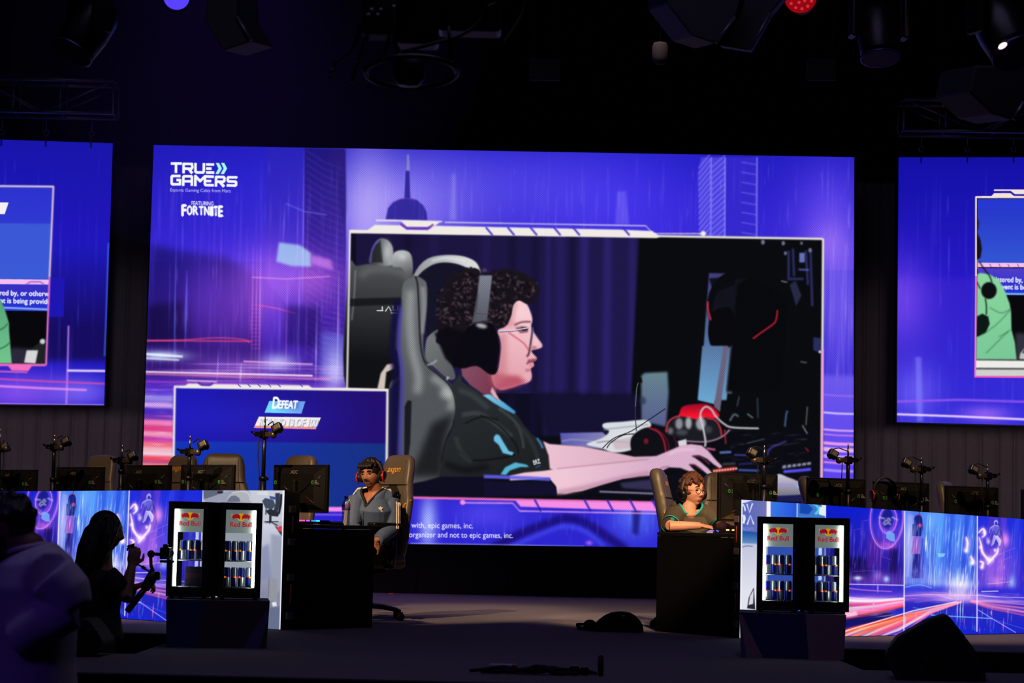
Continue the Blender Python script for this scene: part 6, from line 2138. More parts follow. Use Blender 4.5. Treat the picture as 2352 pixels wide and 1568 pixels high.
mb = MB(); mb.box((0, -0.056, 0.062), (0.12, 0.002, 0.03)); mb.build('printed_band', mat('carton_maroon', rgb(70, 18, 50), 0.5), root)

# ------------------------------------------------------------------ bag, cable heap, wedges, low black risers
BAGM = mat('bag_black', rgb(12, 12, 13), 0.95, bump=0.4, bscale=40, spec=0.08)
c = ground(1405, 1449)
root = thing('backpack', 'black backpack lying on the stage floor left of the right desk', 'bag', (c.x, c.y, 0.0))
sc = 5000.0 / c.y
def bagpt(x, y):
    return ((x - 1405) / sc, (1449 - y) / sc)
outl = [bagpt(*q) for q in ((1362, 1449), (1366, 1432), (1380, 1419), (1400, 1406), (1425, 1403), (1450, 1405), (1466, 1420), (1477, 1433), (1474, 1449))]
mb = MB()
vs, fs = [], []
nr = 12
for i in range(len(outl)):
    x, h = outl[i]
    for k in range(nr + 1):
        a = PI * k / nr
        vs.append((x, -0.16 * math.cos(a) * (0.55 + 0.45 * min(1, h / 0.1)), 0.002 + max(h, 0.015) * math.sin(a) ** 0.6))
for i in range(len(outl) - 1):
    for k in range(nr):
        b = i * (nr + 1) + k
        fs.append([b, b + nr + 1, b + nr + 2, b + 1])
fs.append(list(range(nr + 1)))
fs.append([(len(outl) - 1) * (nr + 1) + k for k in range(nr, -1, -1)])
mb.add(vs, fs)
mb.build('main_pouch', BAGM, root, subsurf=1)
mb = MB()
x, z = bagpt(1355, 1440)
mb.ball((x, -0.02, 0.042), (0.05, 0.09, 0.042))
mb.build('side_pouch', BAGM, root)
mb = MB()
mb.tube([(bagpt(1372, 1449)[0], -0.08, 0.03), (bagpt(1345, 1449)[0], -0.05, 0.05), (bagpt(1327, 1449)[0], -0.02, 0.045), (bagpt(1328, 1449)[0], 0.02, 0.018), (bagpt(1352, 1449)[0], 0.05, 0.014)], [0.014, 0.018, 0.02, 0.016, 0.012], 10, flat=0.6)
mb.build('shoulder_strap', BAGM, root)
mb = MB()
mb.tube([(bagpt(1398, 1449)[0], -0.10, 0.10), (bagpt(1430, 1449)[0], -0.115, 0.12), (bagpt(1460, 1449)[0], -0.10, 0.09)], 0.003, 6)
mb.build('zip', STEEL, root)

c = ground(1230, 1548)
sc = 5000.0 / c.y
root = thing('power_strip', 'white power strip with a red end lying on the front of the stage', 'power strip', ground(1155, 1541), 0.03)
mb = MB(); mb.box((0, 0, 0.02), (0.145, 0.06, 0.035), bevel=0.006); mb.build('case', mat('strip_white', rgb(150, 146, 160), 0.4), root)
mb = MB(); mb.box((0.058, -0.001, 0.02), (0.03, 0.061, 0.036), bevel=0.006); mb.build('red_end', mat('strip_red', rgb(140, 50, 50), 0.4), root)
mb = MB(); mb.cyl((-0.02, -0.032, 0.02), (-0.02, -0.045, 0.02), 0.014); mb.build('plug', RUBBER, root)
g0 = ground(1066, 1542)
root = thing('cable_heap', 'heap of black cables on the front of the stage', 'cable', (c.x, c.y, 0.0))
rnd = random.Random(4)
for k in range(9):
    mb = MB()
    x0 = (rnd.uniform(1080, 1190) - 1230) / sc
    x1 = (rnd.uniform(1300, 1390) - 1230) / sc
    pts = []
    for i in range(9):
        t = i / 8
        pts.append((x0 + (x1 - x0) * t, 0.05 * math.sin(t * 7 + k) + rnd.uniform(-0.04, 0.04), 0.012 + 0.032 * rnd.random() * math.sin(PI * t)))
    mb.tube(spline(pts, 5, False), 0.009, 8)
    mb.build('cable', RUBBER, root)
mb = MB()
mb.tube([(((1378 - 1230) / sc), 0.0 + 0.045 * math.cos(a), 0.05 + 0.045 * math.sin(a)) for a in np.linspace(0, 2 * PI * 0.98, 24)], 0.014, 8)
mb.build('cable_coil', RUBBER, root)
for xx, w, h in ((1318, 0.05, 0.05), (1342, 0.04, 0.045), (1296, 0.03, 0.04)):
    mb = MB(); mb.box(((xx - 1230) / sc, 0, h / 2), (w, 0.05, h), bevel=0.008); mb.build('connector', BLACKP, root)

def wedge(label, pts, Y, depth, yaw_skew=0.0, grille=True):
    """stage monitor loudspeaker: side outline in pixels at distance Y, extruded away from the lens"""
    P = [at(x, y, Y) for x, y in pts]
    c = sum(P, V((0, 0, 0))) / len(P)
    root = thing('stage_monitor', label, 'loudspeaker', V((c.x, c.y, min(p.z for p in P))))
    mb = MB()
    n = len(P)
    o = root.location
    F = [p - o for p in P]
    Bk = [p - o + V((yaw_skew * depth, depth, 0)) for p in P]
    mb.add(F + Bk, [list(range(n)), list(range(n, 2 * n))[::-1]] + [[i, i + n, (i + 1) % n + n, (i + 1) % n] for i in range(n)], smooth=False)
    mb.build('cabinet', mat('speaker_paint', rgb(38, 36, 40), 0.75, bump=0.3, bscale=260), root, bevel=0.012)
    mb = MB()
    q = [V((v.x * 0.86 , -0.003, v.z * 0.86 + 0.02)) for v in F]
    mb.add(q, [list(range(n))], smooth=False)
    side = mb.build('side_panel', mat('speaker_side', rgb(22, 22, 26), 0.9), root)
    mb = MB()
    cx = sum(v.x for v in F) / n
    mb.tube([(cx - 0.05, -0.006, 0.13), (cx - 0.04, -0.022, 0.135), (cx + 0.04, -0.022, 0.135), (cx + 0.05, -0.006, 0.13)], 0.007, 8)
    mb.build('handle', BLACKM, side)
    return root

# ------------------------------------------------------------------ people
def remesh(mb, voxel, smooth=6):
    """one continuous surface from overlapping closed shapes"""
    me = bpy.data.meshes.new('u')
    me.from_pydata([tuple(p) for p in mb.v], [], mb.f)
    o = bpy.data.objects.new('u', me)
    COL.objects.link(o)
    md = o.modifiers.new('r', 'REMESH')
    md.mode = 'VOXEL'
    md.voxel_size = voxel
    if smooth:
        sm = o.modifiers.new('s', 'SMOOTH')
        sm.factor = 0.5
        sm.iterations = smooth
    dg = bpy.context.evaluated_depsgraph_get()
    ev = o.evaluated_get(dg)
    m2 = ev.to_mesh()
    n, k = len(m2.vertices), len(m2.polygons)
    co = np.empty(n * 3)
    m2.vertices.foreach_get('co', co)
    co = co.reshape(-1, 3)
    fs = [tuple(p.vertices) for p in m2.polygons]
    ev.to_mesh_clear()
    bpy.data.objects.remove(o)
    bpy.data.meshes.remove(me)
    return co, fs

def mesh_np(name, co, fs, mats, parent, pick=None):
    me = bpy.data.meshes.new(name)
    me.from_pydata([tuple(p) for p in co], [], fs)
    for m in (mats if isinstance(mats, (list, tuple)) else [mats]):
        me.materials.append(m)
    me.polygons.foreach_set('use_smooth', [True] * len(fs))
    if pick is not None:
        cen = np.array([co[list(f)].mean(0) for f in fs])
        me.polygons.foreach_set('material_index', pick(cen).astype(np.int32))
    me.update()
    o = bpy.data.objects.new(name, me)
    COL.objects.link(o)
    o.parent = parent
    return o

def head_mb(M, mb, nose=1.0, wide=1.0, chin=1.0):
    """head with face towards local -y, centre between the ears, crown at +0.118, chin at -0.115"""
    nu, nv = 60, 44
    vs, fs = [], []
    for j in range(nv + 1):
        th = PI * j / nv
        for i in range(nu):
            ph = 2 * PI * i / nu
            d = np.array([math.sin(th) * math.cos(ph), math.sin(th) * math.sin(ph), math.cos(th)])
            x, y, z = 0.076 * wide * d[0], 0.096 * d[1], 0.117 * d[2]
            front = max(0.0, -d[1])
            if z < 0.01:
                t = min(1.0, (0.01 - z) / 0.125)
                x *= 1 - 0.33 * t ** 1.6 / chin
                if d[1] > 0:
                    y *= 1 - 0.55 * t
                else:
                    y *= 1 - 0.02 * t
            if d[1] < 0:
                y *= 0.95
                g = lambda cx, cz, sx, sz: math.exp(-((x - cx) / sx) ** 2 - ((z - cz) / sz) ** 2)
                ax = abs(x)
                gs = lambda cx, cz, sx, sz: math.exp(-((ax - cx) / sx) ** 2 - ((z - cz) / sz) ** 2)
                f = 0.0
                f += nose * 0.012 * g(0, 0.002, 0.010, 0.026)
                f += nose * 0.022 * g(0, -0.022, 0.013, 0.015)
                f += nose * 0.010 * gs(0.013, -0.028, 0.008, 0.009)
                f += 0.006 * gs(0.026, 0.036, 0.024, 0.010)
                f -= 0.013 * gs(0.031, 0.016, 0.016, 0.012)
                f += 0.006 * gs(0.045, -0.020, 0.020, 0.020)
                f += 0.008 * g(0, -0.060, 0.024, 0.007)
                f += 0.007 * g(0, -0.071, 0.020, 0.006)
                f -= 0.004 * g(0, -0.0655, 0.022, 0.003)
                f += 0.011 * g(0, -0.098, 0.022, 0.015)
                f -= 0.004 * g(0, -0.082, 0.024, 0.006)
                y -= f * min(1.0, front * 1.6)
            vs.append((x, y, z))
    for j in range(nv):
        for i in range(nu):
            i2 = (i + 1) % nu
            fs.append([j * nu + i, (j + 1) * nu + i, (j + 1) * nu + i2, j * nu + i2])
    mb.add(vs, fs, 0, M)
    for s in (-1, 1):
        mb.ball((0, 0, 0), (0.012, 0.019, 0.032), 0, M @ Tr(s * 0.077 * wide, 0.008, 0.0) @ Rz(s * 0.35))

def eyes(M, parent, look=(0, 0)):
    """eyeballs with lids and brows set in the sockets; M is the head matrix"""
    W_ = mat('eye_white', rgb(150, 136, 128), 0.3)
    I_ = mat('iris_brown', rgb(30, 18, 12), 0.15)
    for s in (-1, 1):
        mb = MB()
        mb.ball((0, 0, 0), (0.0140, 0.010, 0.0062), 0, M @ Tr(s * 0.031, -0.0775, 0.015))
        e = mb.build('eye', W_, parent)
        mb = MB()
        mb.ball((0, 0, 0), (0.0066, 0.004, 0.0062), 0, M @ Tr(s * 0.031 + look[0], -0.0855, 0.015 + look[1]))
        mb.build('iris', I_, e)

def hand(mb, wrist, d, nrm, curl=0.5, k=1.0, thumb=1, spread=0.09, curls=None):
    wrist, d, nrm = V(wrist), V(d).normalized(), V(nrm)
    nrm = (nrm - d * nrm.dot(d)).normalized()
    side = d.cross(nrm)
    R = Matrix((side, d, nrm)).transposed()
    mb.ball(wrist + d * 0.05 * k, (0.041 * k, 0.054 * k, 0.016 * k), R=R)
    mb.ball(wrist + d * 0.015 * k, (0.028 * k, 0.03 * k, 0.02 * k), R=R)
    for i in range(4):
        o = (i - 1.5)
        ln = (0.92, 1.05, 1.0, 0.78)[i] if thumb < 0 else (0.78, 1.0, 1.05, 0.92)[i]
        p = wrist + d * 0.088 * k + side * o * 0.0215 * k
        dd = (d + side * o * spread).normalized()
        c = curl if curls is None else curls[i]
        pts = [p - dd * 0.02 * k, p]
        a = 0.15 * c
        for seg, cc in ((0.043, 0.5), (0.028, 0.9), (0.022, 0.7)):
            a += c * cc
            p = p + (dd * math.cos(a) - nrm * math.sin(a)) * seg * ln * k
            pts.append(p)
        mb.tube(pts, [0.0095 * k, 0.0092 * k, 0.0085 * k, 0.008 * k, 0.0065 * k], 8)
    p = wrist + d * 0.028 * k + side * thumb * 0.030 * k
    t1 = (d * 0.55 + side * thumb * 0.75 - nrm * 0.25).normalized()
    t2 = (d * 0.85 + side * thumb * 0.30 - nrm * 0.45 * (0.4 + curl)).normalized()
    mb.tube([p - t1 * 0.01 * k, p + t1 * 0.040 * k, p + t1 * 0.04 * k + t2 * 0.030 * k, p + t1 * 0.04 * k + t2 * 0.055 * k], [0.014 * k, 0.011 * k, 0.0095 * k, 0.007 * k], 8)

def head_matrix(c, yaw, pitch=0.0, roll=0.0, k=1.0):
    return Tr(c) @ Rz(yaw) @ Rx(pitch) @ Ry(roll) @ Matrix.Scale(k, 4)

def to_local(M):
    Mi = np.array(M.inverted())
    return lambda c: (np.concatenate([c, np.ones((len(c), 1))], 1) @ Mi.T)[:, :3]

def rim_trim(name, co, fs, c, r, m, parent):
    """welt along the cut edge of a garment that runs nearest to point c"""
    cnt = {}
    for f in fs:
        for i in range(len(f)):
            k = (f[i], f[(i + 1) % len(f)])
            cnt[k] = cnt.get(k, 0) + 1
    nxt = {}
    for (p, q) in cnt:
        if (q, p) not in cnt:
            nxt[p] = q
    loops, seen = [], set()
    for s in nxt:
        if s in seen:
            continue
        lp_, p = [], s
        while p in nxt and p not in seen:
            seen.add(p)
            lp_.append(p)
            p = nxt[p]
        if len(lp_) > 30:
            loops.append(lp_)
    lp_ = min(loops, key=lambda l: np.linalg.norm(co[l].mean(0) - np.array(c)))
    P = co[lp_].copy()
    for _ in range(14):
        P = (np.roll(P, 1, 0) + P * 2 + np.roll(P, -1, 0)) / 4
    P = P[::3]
    mb = MB()
    mb.tube([tuple(p) for p in P] + [tuple(P[0]), tuple(P[1])], r, 8, caps=False)
    return mb.build(name, m, parent)

def offset_path(pts, d):
    return [V(p) + V(d) for p in pts]

SKIN_A = mat('skin_olive', rgb(172, 112, 84), 0.55, bump=0.1, bscale=120)
SKIN_B = mat('skin_fair', rgb(226, 160, 134), 0.5, bump=0.06, bscale=120)
SKIN_D = mat('skin_deep', rgb(140, 96, 76), 0.6)
STUBBLE = mat('stubble', rgb(70, 44, 34), 0.8)
LIPS_A = mat('lips_brown', rgb(140, 78, 66), 0.5)
LIPS_B = mat('lips_pink', rgb(206, 104, 92), 0.45)
HAIR_BK = mat('hair_black', rgb(22, 16, 14), 0.5, bump=0.6, bscale=70)
HAIR_BR = mat('hair_brown', rgb(84, 48, 30), 0.6, bump=0.6, bscale=90, vary=0.3)
JEANS = mat('dark_trousers', rgb(60, 46, 40), 0.85, bump=0.3, bscale=60)

def seated(rootname, label, J, hm, skin, lips, hairy, voxel=0.0045, arms=True):
    """body of a seated person from world space joints J; returns root, local joints"""
    base = V((J['pelvis'].x, J['pelvis'].y, 0.0))
    root = thing('person', label, 'person', base)
    L = {k: v - base for k, v in J.items()}
    H = Tr(-base) @ hm
    mb = MB()
    head_mb(H, mb, **J_face.get(rootname, {}))
    hc = H.translation
    up = (H @ V((0, 0, 1))) - hc
    fw = (H @ V((0, -1, 0))) - hc
    k = up.length
    mb.tube([L['neck'] * 0.3 + L['chest'] * 0.7, L['neck'] - V((0, 0, 0.03)), L['neck'] + V((0, 0, 0.01)), hc - up * 0.05 - fw * 0.005, hc - up * 0.02], [0.055, 0.064, 0.057, 0.052, 0.05], 16)
    mb.tube([L['pelvis'] + V((0, 0, -0.02)), (L['pelvis'] + L['chest']) / 2, L['chest'], L['neck'] - V((0, 0, 0.05))], [0.13, 0.12, 0.118, 0.066], 18)
    mb.tube([L['sh_l'], L['neck'] - V((0, 0, 0.055)), L['sh_r']], [0.042, 0.05, 0.042], 12)
    for s in ('l', 'r'):
        mb.tube([L['sh_' + s], L['el_' + s]], [0.043, 0.037], 12)
        mb.tube([L['el_' + s], (L['el_' + s] * 0.6 + L['wr_' + s] * 0.4), L['wr_' + s]], [0.04, 0.038, 0.026], 12)
        hd = J_hand[rootname][s]
        hand(mb, L['wr_' + s], *hd[:2], **hd[2])
        mb.tube([L['pelvis'], L['hip_' + s], L['kn_' + s]], [0.09, 0.085, 0.055], 12)
        mb.tube([L['kn_' + s], L['an_' + s]], [0.055, 0.038], 12)
        mb.tube([L['an_' + s], L['to_' + s]], [0.04, 0.03], 10)
    co, fs = remesh(mb, voxel, 3)
    loc = to_local(H)
    def pick(c):
        q = loc(c)
        x, y, z = q[:, 0], q[:, 1], q[:, 2]
        r = np.zeros(len(c))
        fr = (y < -0.02) & (np.abs(x) < 0.085) & (np.abs(z) < 0.13) & (y > -0.15)
        if hairy:
            r[fr & (np.abs(x) < 0.030 - 0.25 * np.abs(z + 0.050)) & (z < -0.041) & (z > -0.055)] = 1
            fr = fr & (y < -0.05) & (z > -0.122)
            jaw = fr & (z < -0.084) & (np.abs(x) < 0.030)
            r[jaw] = 1
            r[fr & (z < -0.055) & (np.abs(x) > 0.024) & (np.abs(x) < 0.034)] = 1
        r[fr & (z > -0.078) & (z < -0.054) & (np.abs(x) < 0.022 - 0.9 * np.abs(z + 0.066)) & (y < -0.07)] = 2
        return r
    mesh_np('body', co, fs, [skin, STUBBLE, lips], root, pick)
    eyes(H, root)
    for s in (-1, 1):
        mb = MB()
        mb.tube([H @ V((s * 0.014, -0.0920, 0.0345)), H @ V((s * 0.03, -0.0905, 0.0385)), H @ V((s * 0.05, -0.079, 0.033))], [0.0032 * k, 0.0040 * k, 0.0022 * k] if hairy else [0.0022 * k, 0.0026 * k, 0.0016 * k], 8, flat=1.2)
        if not hairy:
            mb.v = [v + (H.to_3x3() @ V((0, 0, 0.007))) for v in mb.v]
        mb.build('eyebrow', HAIR_BK if hairy else HAIR_BR, root)
    mb = MB()
    for s in ('l', 'r'):
        mb.tube([L['pelvis'] + V((0, 0, -0.01)), L['hip_' + s], (L['hip_' + s] + L['kn_' + s]) / 2, L['kn_' + s]], [0.12, 0.105, 0.09, 0.072], 14)
        mb.tube([L['kn_' + s], L['an_' + s] + V((0, 0, 0.02))], [0.072, 0.058], 14)
    co, fs = remesh(mb, 0.012, 4)
    mesh_np('trousers', co, fs, JEANS, root)
    for s in ('l', 'r'):
        mb = MB()
        a, t = L['an_' + s], L['to_' + s]
        mb.tube([a + (a - t).normalized() * 0.05 + V((0, 0, -0.02)), a + V((0, 0, -0.025)), (a + t) / 2 + V((0, 0, -0.005)), t, t + (t - a).normalized() * 0.05], [0.035, 0.045, 0.046, 0.04, 0.02], 12)
        mb.build('shoe', mat('shoe_dark', rgb(30, 28, 30), 0.6), root)
    return root, L, H
J_face = {'track': dict(nose=1.1, wide=0.98), 'curly': dict(nose=0.85, wide=1.12, chin=1.5)}

# ---- man in the track jacket, hands in his lap
Y0 = 17.25
def wl(px, py, dy=0.0):
    return at(px, py, Y0 + dy)
PEL = V((LPC.x - 0.02, LPC.y - 0.05, 0.53))
fwd = V((math.sin(-0.62), -math.cos(-0.62), 0))
lft = V((math.cos(-0.62), math.sin(-0.62), 0))
hm_track = head_matrix(wl(852, 1090), -0.42, 0.10, -0.06, 0.98)
JL = dict(pelvis=PEL, chest=wl(858, 1165, 0.02), neck=wl(862, 1127, 0.04),
          sh_l=wl(898, 1147, 0.05), el_l=wl(900, 1214, 0.0), wr_l=wl(868, 1240, -0.22),
          sh_r=wl(818, 1145, 0.0), el_r=wl(808, 1212, -0.12), wr_r=wl(838, 1238, -0.34))
for s, k in (('l', 1), ('r', -1)):
    JL['hip_' + s] = PEL + lft * 0.09 * k + V((0, 0, -0.01))
    JL['kn_' + s] = PEL + lft * 0.15 * k + fwd * 0.40 + V((0, 0, -0.0))
    JL['an_' + s] = PEL + lft * 0.13 * k + fwd * 0.36 + V((0, 0, -0.44))
    JL['to_' + s] = PEL + lft * 0.14 * k + fwd * 0.52 + V((0, 0, -0.49))
J_hand = {'track': {'l': ((-0.9, -0.35, -0.1), (0.1, -0.4, 0.9), dict(curl=0.7, thumb=-1)), 'r': ((0.6, 0.1, -0.25), (0, -0.5, 0.85), dict(curl=0.7, thumb=1))}}
ptrack, L, H = seated('track', 'person in a slate track jacket with white stripes, sitting with a red and black headset', JL, hm_track, SKIN_A, LIPS_A, True)
JACKET = mat('jacket_slate', rgb(76, 94, 126), 0.7, bump=0.35, bscale=18, vary=0.05)
mb = MB()
mb.tube([L['pelvis'] + V((0, 0, 0.03)), L['pelvis'] * 0.6 + L['chest'] * 0.4, L['chest'], L['neck'] - V((0, 0, 0.075))], [0.150, 0.152, 0.160, 0.11], 20)
mb.tube([L['sh_l'], L['sh_l'] * 0.5 + L['sh_r'] * 0.5 + V((0, 0, 0.02)), L['sh_r']], [0.072, 0.085, 0.072], 14)
for s in ('l', 'r'):
    mb.tube([L['sh_' + s] + V((0, 0, 0.0)), L['sh_' + s] * 0.5 + L['el_' + s] * 0.5, L['el_' + s]], [0.074, 0.072, 0.064], 14)
    mb.tube([L['el_' + s], L['el_' + s] * 0.3 + L['wr_' + s] * 0.7, L['wr_' + s]], [0.064, 0.056, 0.042], 14)
co, fs = remesh(mb, 0.006, 6)
TY = -0.42
fc = (Rz(TY).to_3x3() @ V((0, -1, 0)))
rc = (Rz(TY).to_3x3() @ V((1, 0, 0)))
nk = L['neck']
zv = nk.z - 0.125                    # foot of the open neckline
cen = np.array([co[list(f)].mean(0) for f in fs])
rel = cen - np.array(nk)
sd = rel @ np.array(rc)
fr = rel @ np.array(fc)
vee = (fr > 0.0) & (cen[:, 2] > zv) & (np.abs(sd) < (cen[:, 2] - zv) * 0.50 + 0.004)
hole = np.hypot(rel[:, 0], rel[:, 1]) < 0.072
jack_all = Surf(co, fs)
fs = [f for f, v in zip(fs, vee | (hole & (rel[:, 2] > -0.09))) if not v]
mesh_np('track_jacket', co, fs, JACKET, ptrack)
# stand-up collar with open front corners
mb = MB()
n = 30
rows = ((0.112, -0.080), (0.108, -0.040), (0.104, 0.000), (0.100, 0.030), (0.094, 0.030), (0.090, -0.010), (0.088, -0.060))
for j, (rr, z) in enumerate(rows):
    for i in range(n):
        t = i / (n - 1)
        op = abs(2 * t - 1)
        a = -PI / 2 + 0.42 + (2 * PI - 0.84) * t
        drop = (0.050 + 0.03 * (j in (2, 3, 4))) * op ** 4
        fl = 1 + 0.16 * op ** 5
        mb.v.append(nk + Rz(TY).to_3x3() @ V((rr * fl * math.cos(a), rr * fl * math.sin(a), z - drop)))
for j in range(len(rows) - 1):
    for i in range(n - 1):
        k = j * n + i
        mb.f.append([k, k + 1, k + n + 1, k + n]); mb.mi.append(0 if j < 3 else 1); mb.sm.append(True)
mb.build('collar', [JACKET, mat('collar_dark', rgb(22, 24, 34), 0.7)], ptrack)
rim_trim('collar_edge', co, fs, nk, 0.010, mat('collar_dark', rgb(22, 24, 34), 0.7), ptrack)
STRIPE = mat('stripe_white', rgb(226, 214, 200), 0.7)
for s, sg in (('l', 1), ('r', -1)):
    a, b, c = L['sh_' + s], L['el_' + s], L['wr_' + s]
    for q in (-1, 0, 1):
        mb = MB()
        pts = []
        for t, up in ((0.0, 1.0), (0.35, 1.0), (0.7, 0.9), (0.95, 0.72)):
            base_ = (nk + (a - nk) * (0.42 + 0.58 * t))
            base_ = V((base_.x, base_.y, a.z))
            dirv = (V((sg * 0.35 * t, 0, 1)) * 1.0).normalized() if t < 0.8 else V((sg * 0.75, -0.25, 0.6)).normalized()
            o_ = base_ + V((0, q * 0.018 - 0.012, 0)) + dirv * 0.4
            pts.append(jack_all.hit(o_, -dirv, 0.003))
        for t in (0.12, 0.3, 0.5, 0.7, 0.88, 1.0):
            p_ = a + (b - a) * t
            dirv = V((sg * 0.80, -0.60, 0.0)).normalized()
            tang = V((-dirv.y, dirv.x, 0)) * q * 0.018 * sg
            pts.append(jack_all.hit(p_ + tang + dirv * 0.4, -dirv, 0.003))
        mb.tube(spline([tuple(p) for p in pts], 4, False), 0.0056, 8)
        mb.build('sleeve_stripe', STRIPE, ptrack)
zp = []
for t in np.linspace(0, 1, 7):
    z = zv + (L['pelvis'].z + 0.06 - zv) * t
    o_ = V((nk.x, nk.y, z)) * (1 - t) + V((L['pelvis'].x, L['pelvis'].y, z)) * t + fc * 0.5
    zp.append(jack_all.hit(V((o_.x, o_.y, z)), -fc, 0.001))
mb = MB()
mb.tube(zp, 0.0035, 6)
mb.build('zip', mat('zip_dark', rgb(40, 42, 50), 0.5), ptrack)
J = V((PEL.x, PEL.y, 0))
lp = jack_all.hit(wl(867, 1169, -0.5) - J, V((0, 1, 0)), 0.004)
rc = V((0.97, -0.1, 0)); 

def leaf(ax, ang):
    c, sn = math.cos(ang), math.sin(ang)
    P = [(0, 0), (0.006, 0.010), (0.0055, 0.018), (0, 0.025), (-0.0055, 0.018), (-0.006, 0.010)]
    return [(x * c - y * sn, x * sn + y * c) for x, y in P]
mb = MB()
for ang in (-0.75, 0, 0.75):
    P = leaf(0, ang)
    mb.add([lp + rc * x + V((0, 0, y)) for x, y in P], [list(range(6))], smooth=False)
for z in (-0.002, -0.0065):
    mb.add([lp + rc * x + V((0, 0, z + y)) for x, y in ((-0.012, 0), (0.012, 0), (0.012, 0.0028), (-0.012, 0.0028))], [[0, 1, 2, 3]], smooth=False)
mb.add([lp + rc * x + V((0, 0, y)) for x, y in ((-0.018, -0.015), (0.018, -0.015), (0.018, -0.010), (-0.018, -0.010))], [[0, 1, 2, 3]], smooth=False)
mb.build('trefoil_logo', STRIPE, ptrack)
# short dark hair with a fringe
mb = MB()
rnd = random.Random(2)
mb.ball((0, 0.012, 0.03), (0.083, 0.098, 0.098), 0, H, 28, 20)
for _ in range(90):
    a = rnd.uniform(0, 2 * PI)
    e = rnd.uniform(0.25, 1.4)
    x, y, z = 0.081 * math.cos(a) * math.cos(e), 0.012 + 0.095 * math.sin(a) * math.cos(e), 0.03 + 0.096 * math.sin(e)
    if y < -0.05 and z < 0.072:
        continue
    mb.ball((x, y, z), rnd.uniform(0.014, 0.022), 0, H, 8, 6)
for i in range(9):
    x = -0.055 + i * 0.0135
    mb.tube([H @ V((x, -0.06, 0.098)), H @ V((x - 0.006, -0.092, 0.075)), H @ V((x - 0.012, -0.096, 0.056 + 0.006 * (i % 3)))], [0.014, 0.011, 0.005], 8)
co, fs = remesh(mb, 0.005, 1)
q = to_local(H)(co)
keep = lambda c: ~((c[:, 1] < -0.066) & (c[:, 2] < 0.046)) & ~((c[:, 2] < -0.02) & (c[:, 1] < 0.02))
cen = np.array([q[list(f)].mean(0) for f in fs])
kp = keep(cen)
fs = [f for f, ok in zip(fs, kp) if ok]
mesh_np('hair', co, fs, HAIR_BK, ptrack)
headset('black headset with red forks worn by the person in the track jacket', hm_track @ Tr(0, 0.005, 0.012) @ Matrix.Scale(1.02, 4), None, 0.098, band=mat('headband_brown', rgb(60, 50, 44), 0.5))

# ---- curly haired player leaning over the desk
Y0 = 16.72
hm_curly = head_matrix(wl(1592, 1129, 0.02), 0.66, 0.02, 0.0, 0.96)
PEL = V((RPC.x, RPC.y, 0.50))
fwd = V((math.sin(0.95), -math.cos(0.95), 0))
lft = V((math.cos(0.95), math.sin(0.95), 0))
JR = dict(pelvis=PEL, chest=wl(1580, 1197, 0.05), neck=wl(1582, 1169, 0.02),
          sh_r=wl(1551, 1184, 0.02), el_r=wl(1541, 1212, -0.30), wr_r=wl(1608, 1209, -0.45),
          sh_l=wl(1620, 1180, 0.12), el_l=wl(1652, 1205, 0.0), wr_l=wl(1674, 1212, -0.35))
JR['el_r'] = RR.hit(1538, 1210, 0.93); JR['wr_r'] = RR.hit(1609, 1207, 0.78)
JR['wr_l'] = RR.hit(1672, 1210, 0.62); JR['el_l'] = RR.hit(1652, 1208, 0.86)
JR['el_r'].z = max(JR['el_r'].z, DESKZ + 0.045); JR['wr_r'].z = max(JR['wr_r'].z, DESKZ + 0.035); JR['wr_l'].z = max(JR['wr_l'].z, DESKZ + 0.03)
for s, k in (('l', 1), ('r', -1)):
    JR['hip_' + s] = PEL + lft * 0.09 * k
    JR['kn_' + s] = PEL + lft * 0.14 * k + fwd * 0.36 + V((0, 0, -0.02))
    JR['an_' + s] = PEL + lft * 0.13 * k + fwd * 0.30 + V((0, 0, -0.42))
    JR['to_' + s] = PEL + lft * 0.14 * k + fwd * 0.44 + V((0, 0, -0.46))
dr = (RR.hit(1641, 1212, 0.70) - JR['wr_r'])
dl = (RR.hit(1692, 1212, 0.52) - JR['wr_l'])
J_hand['curly'] = {'r': (dr, (-0.15, -0.1, 1), dict(curl=0.55, thumb=1, k=0.95, curls=(0.75, 0.55, 0.45, 0.45))), 'l': (dl, (0, 0, 1), dict(curl=0.5, thumb=-1, k=0.92))}
J_hand['curly']['r'][2]['thumb'] = -1
J_hand['curly']['l'][2]['thumb'] = 1
pcurl, L, H = seated('curly', 'person with curly brown hair and glasses in an olive shirt, one hand on a mouse', JR, hm_curly, SKIN_B, LIPS_B, False)
SHIRT = mat('shirt_olive', rgb(74, 66, 54), 0.75, bump=0.35, bscale=20, vary=0.06)
TEAL = mat('trim_teal', rgb(40, 176, 166), 0.6)
mb = MB()
mb.tube([L['pelvis'] + V((0, 0, 0.02)), L['pelvis'] * 0.5 + L['chest'] * 0.5, L['chest'], L['neck'] - V((0, 0, 0.045)) + Rz(0.80).to_3x3() @ V((0, -0.022, 0))], [0.165, 0.168, 0.166, 0.112], 20)
mb.tube([L['sh_l'], L['sh_l'] * 0.5 + L['sh_r'] * 0.5 + V((0, 0, 0.015)), L['sh_r']], [0.078, 0.088, 0.084], 14)
ends = {}
for s, t in (('l', 0.92), ('r', 0.86)):
    a, b = L['sh_' + s], L['el_' + s]
    e = a * (1 - t) + b * t
    ends[s] = (a, b, e)
    mb.tube([a, a * 0.5 + b * 0.5, e], [0.084, 0.076, 0.068], 14)
co, fs = remesh(mb, 0.006, 6)
shirt_s = Surf(co, fs)
nk = L['neck']
F_ = Rz(0.80).to_3x3()
cen = np.array([co[list(f)].mean(0) for f in fs])
rel = (cen - np.array(nk)) @ np.array(F_)
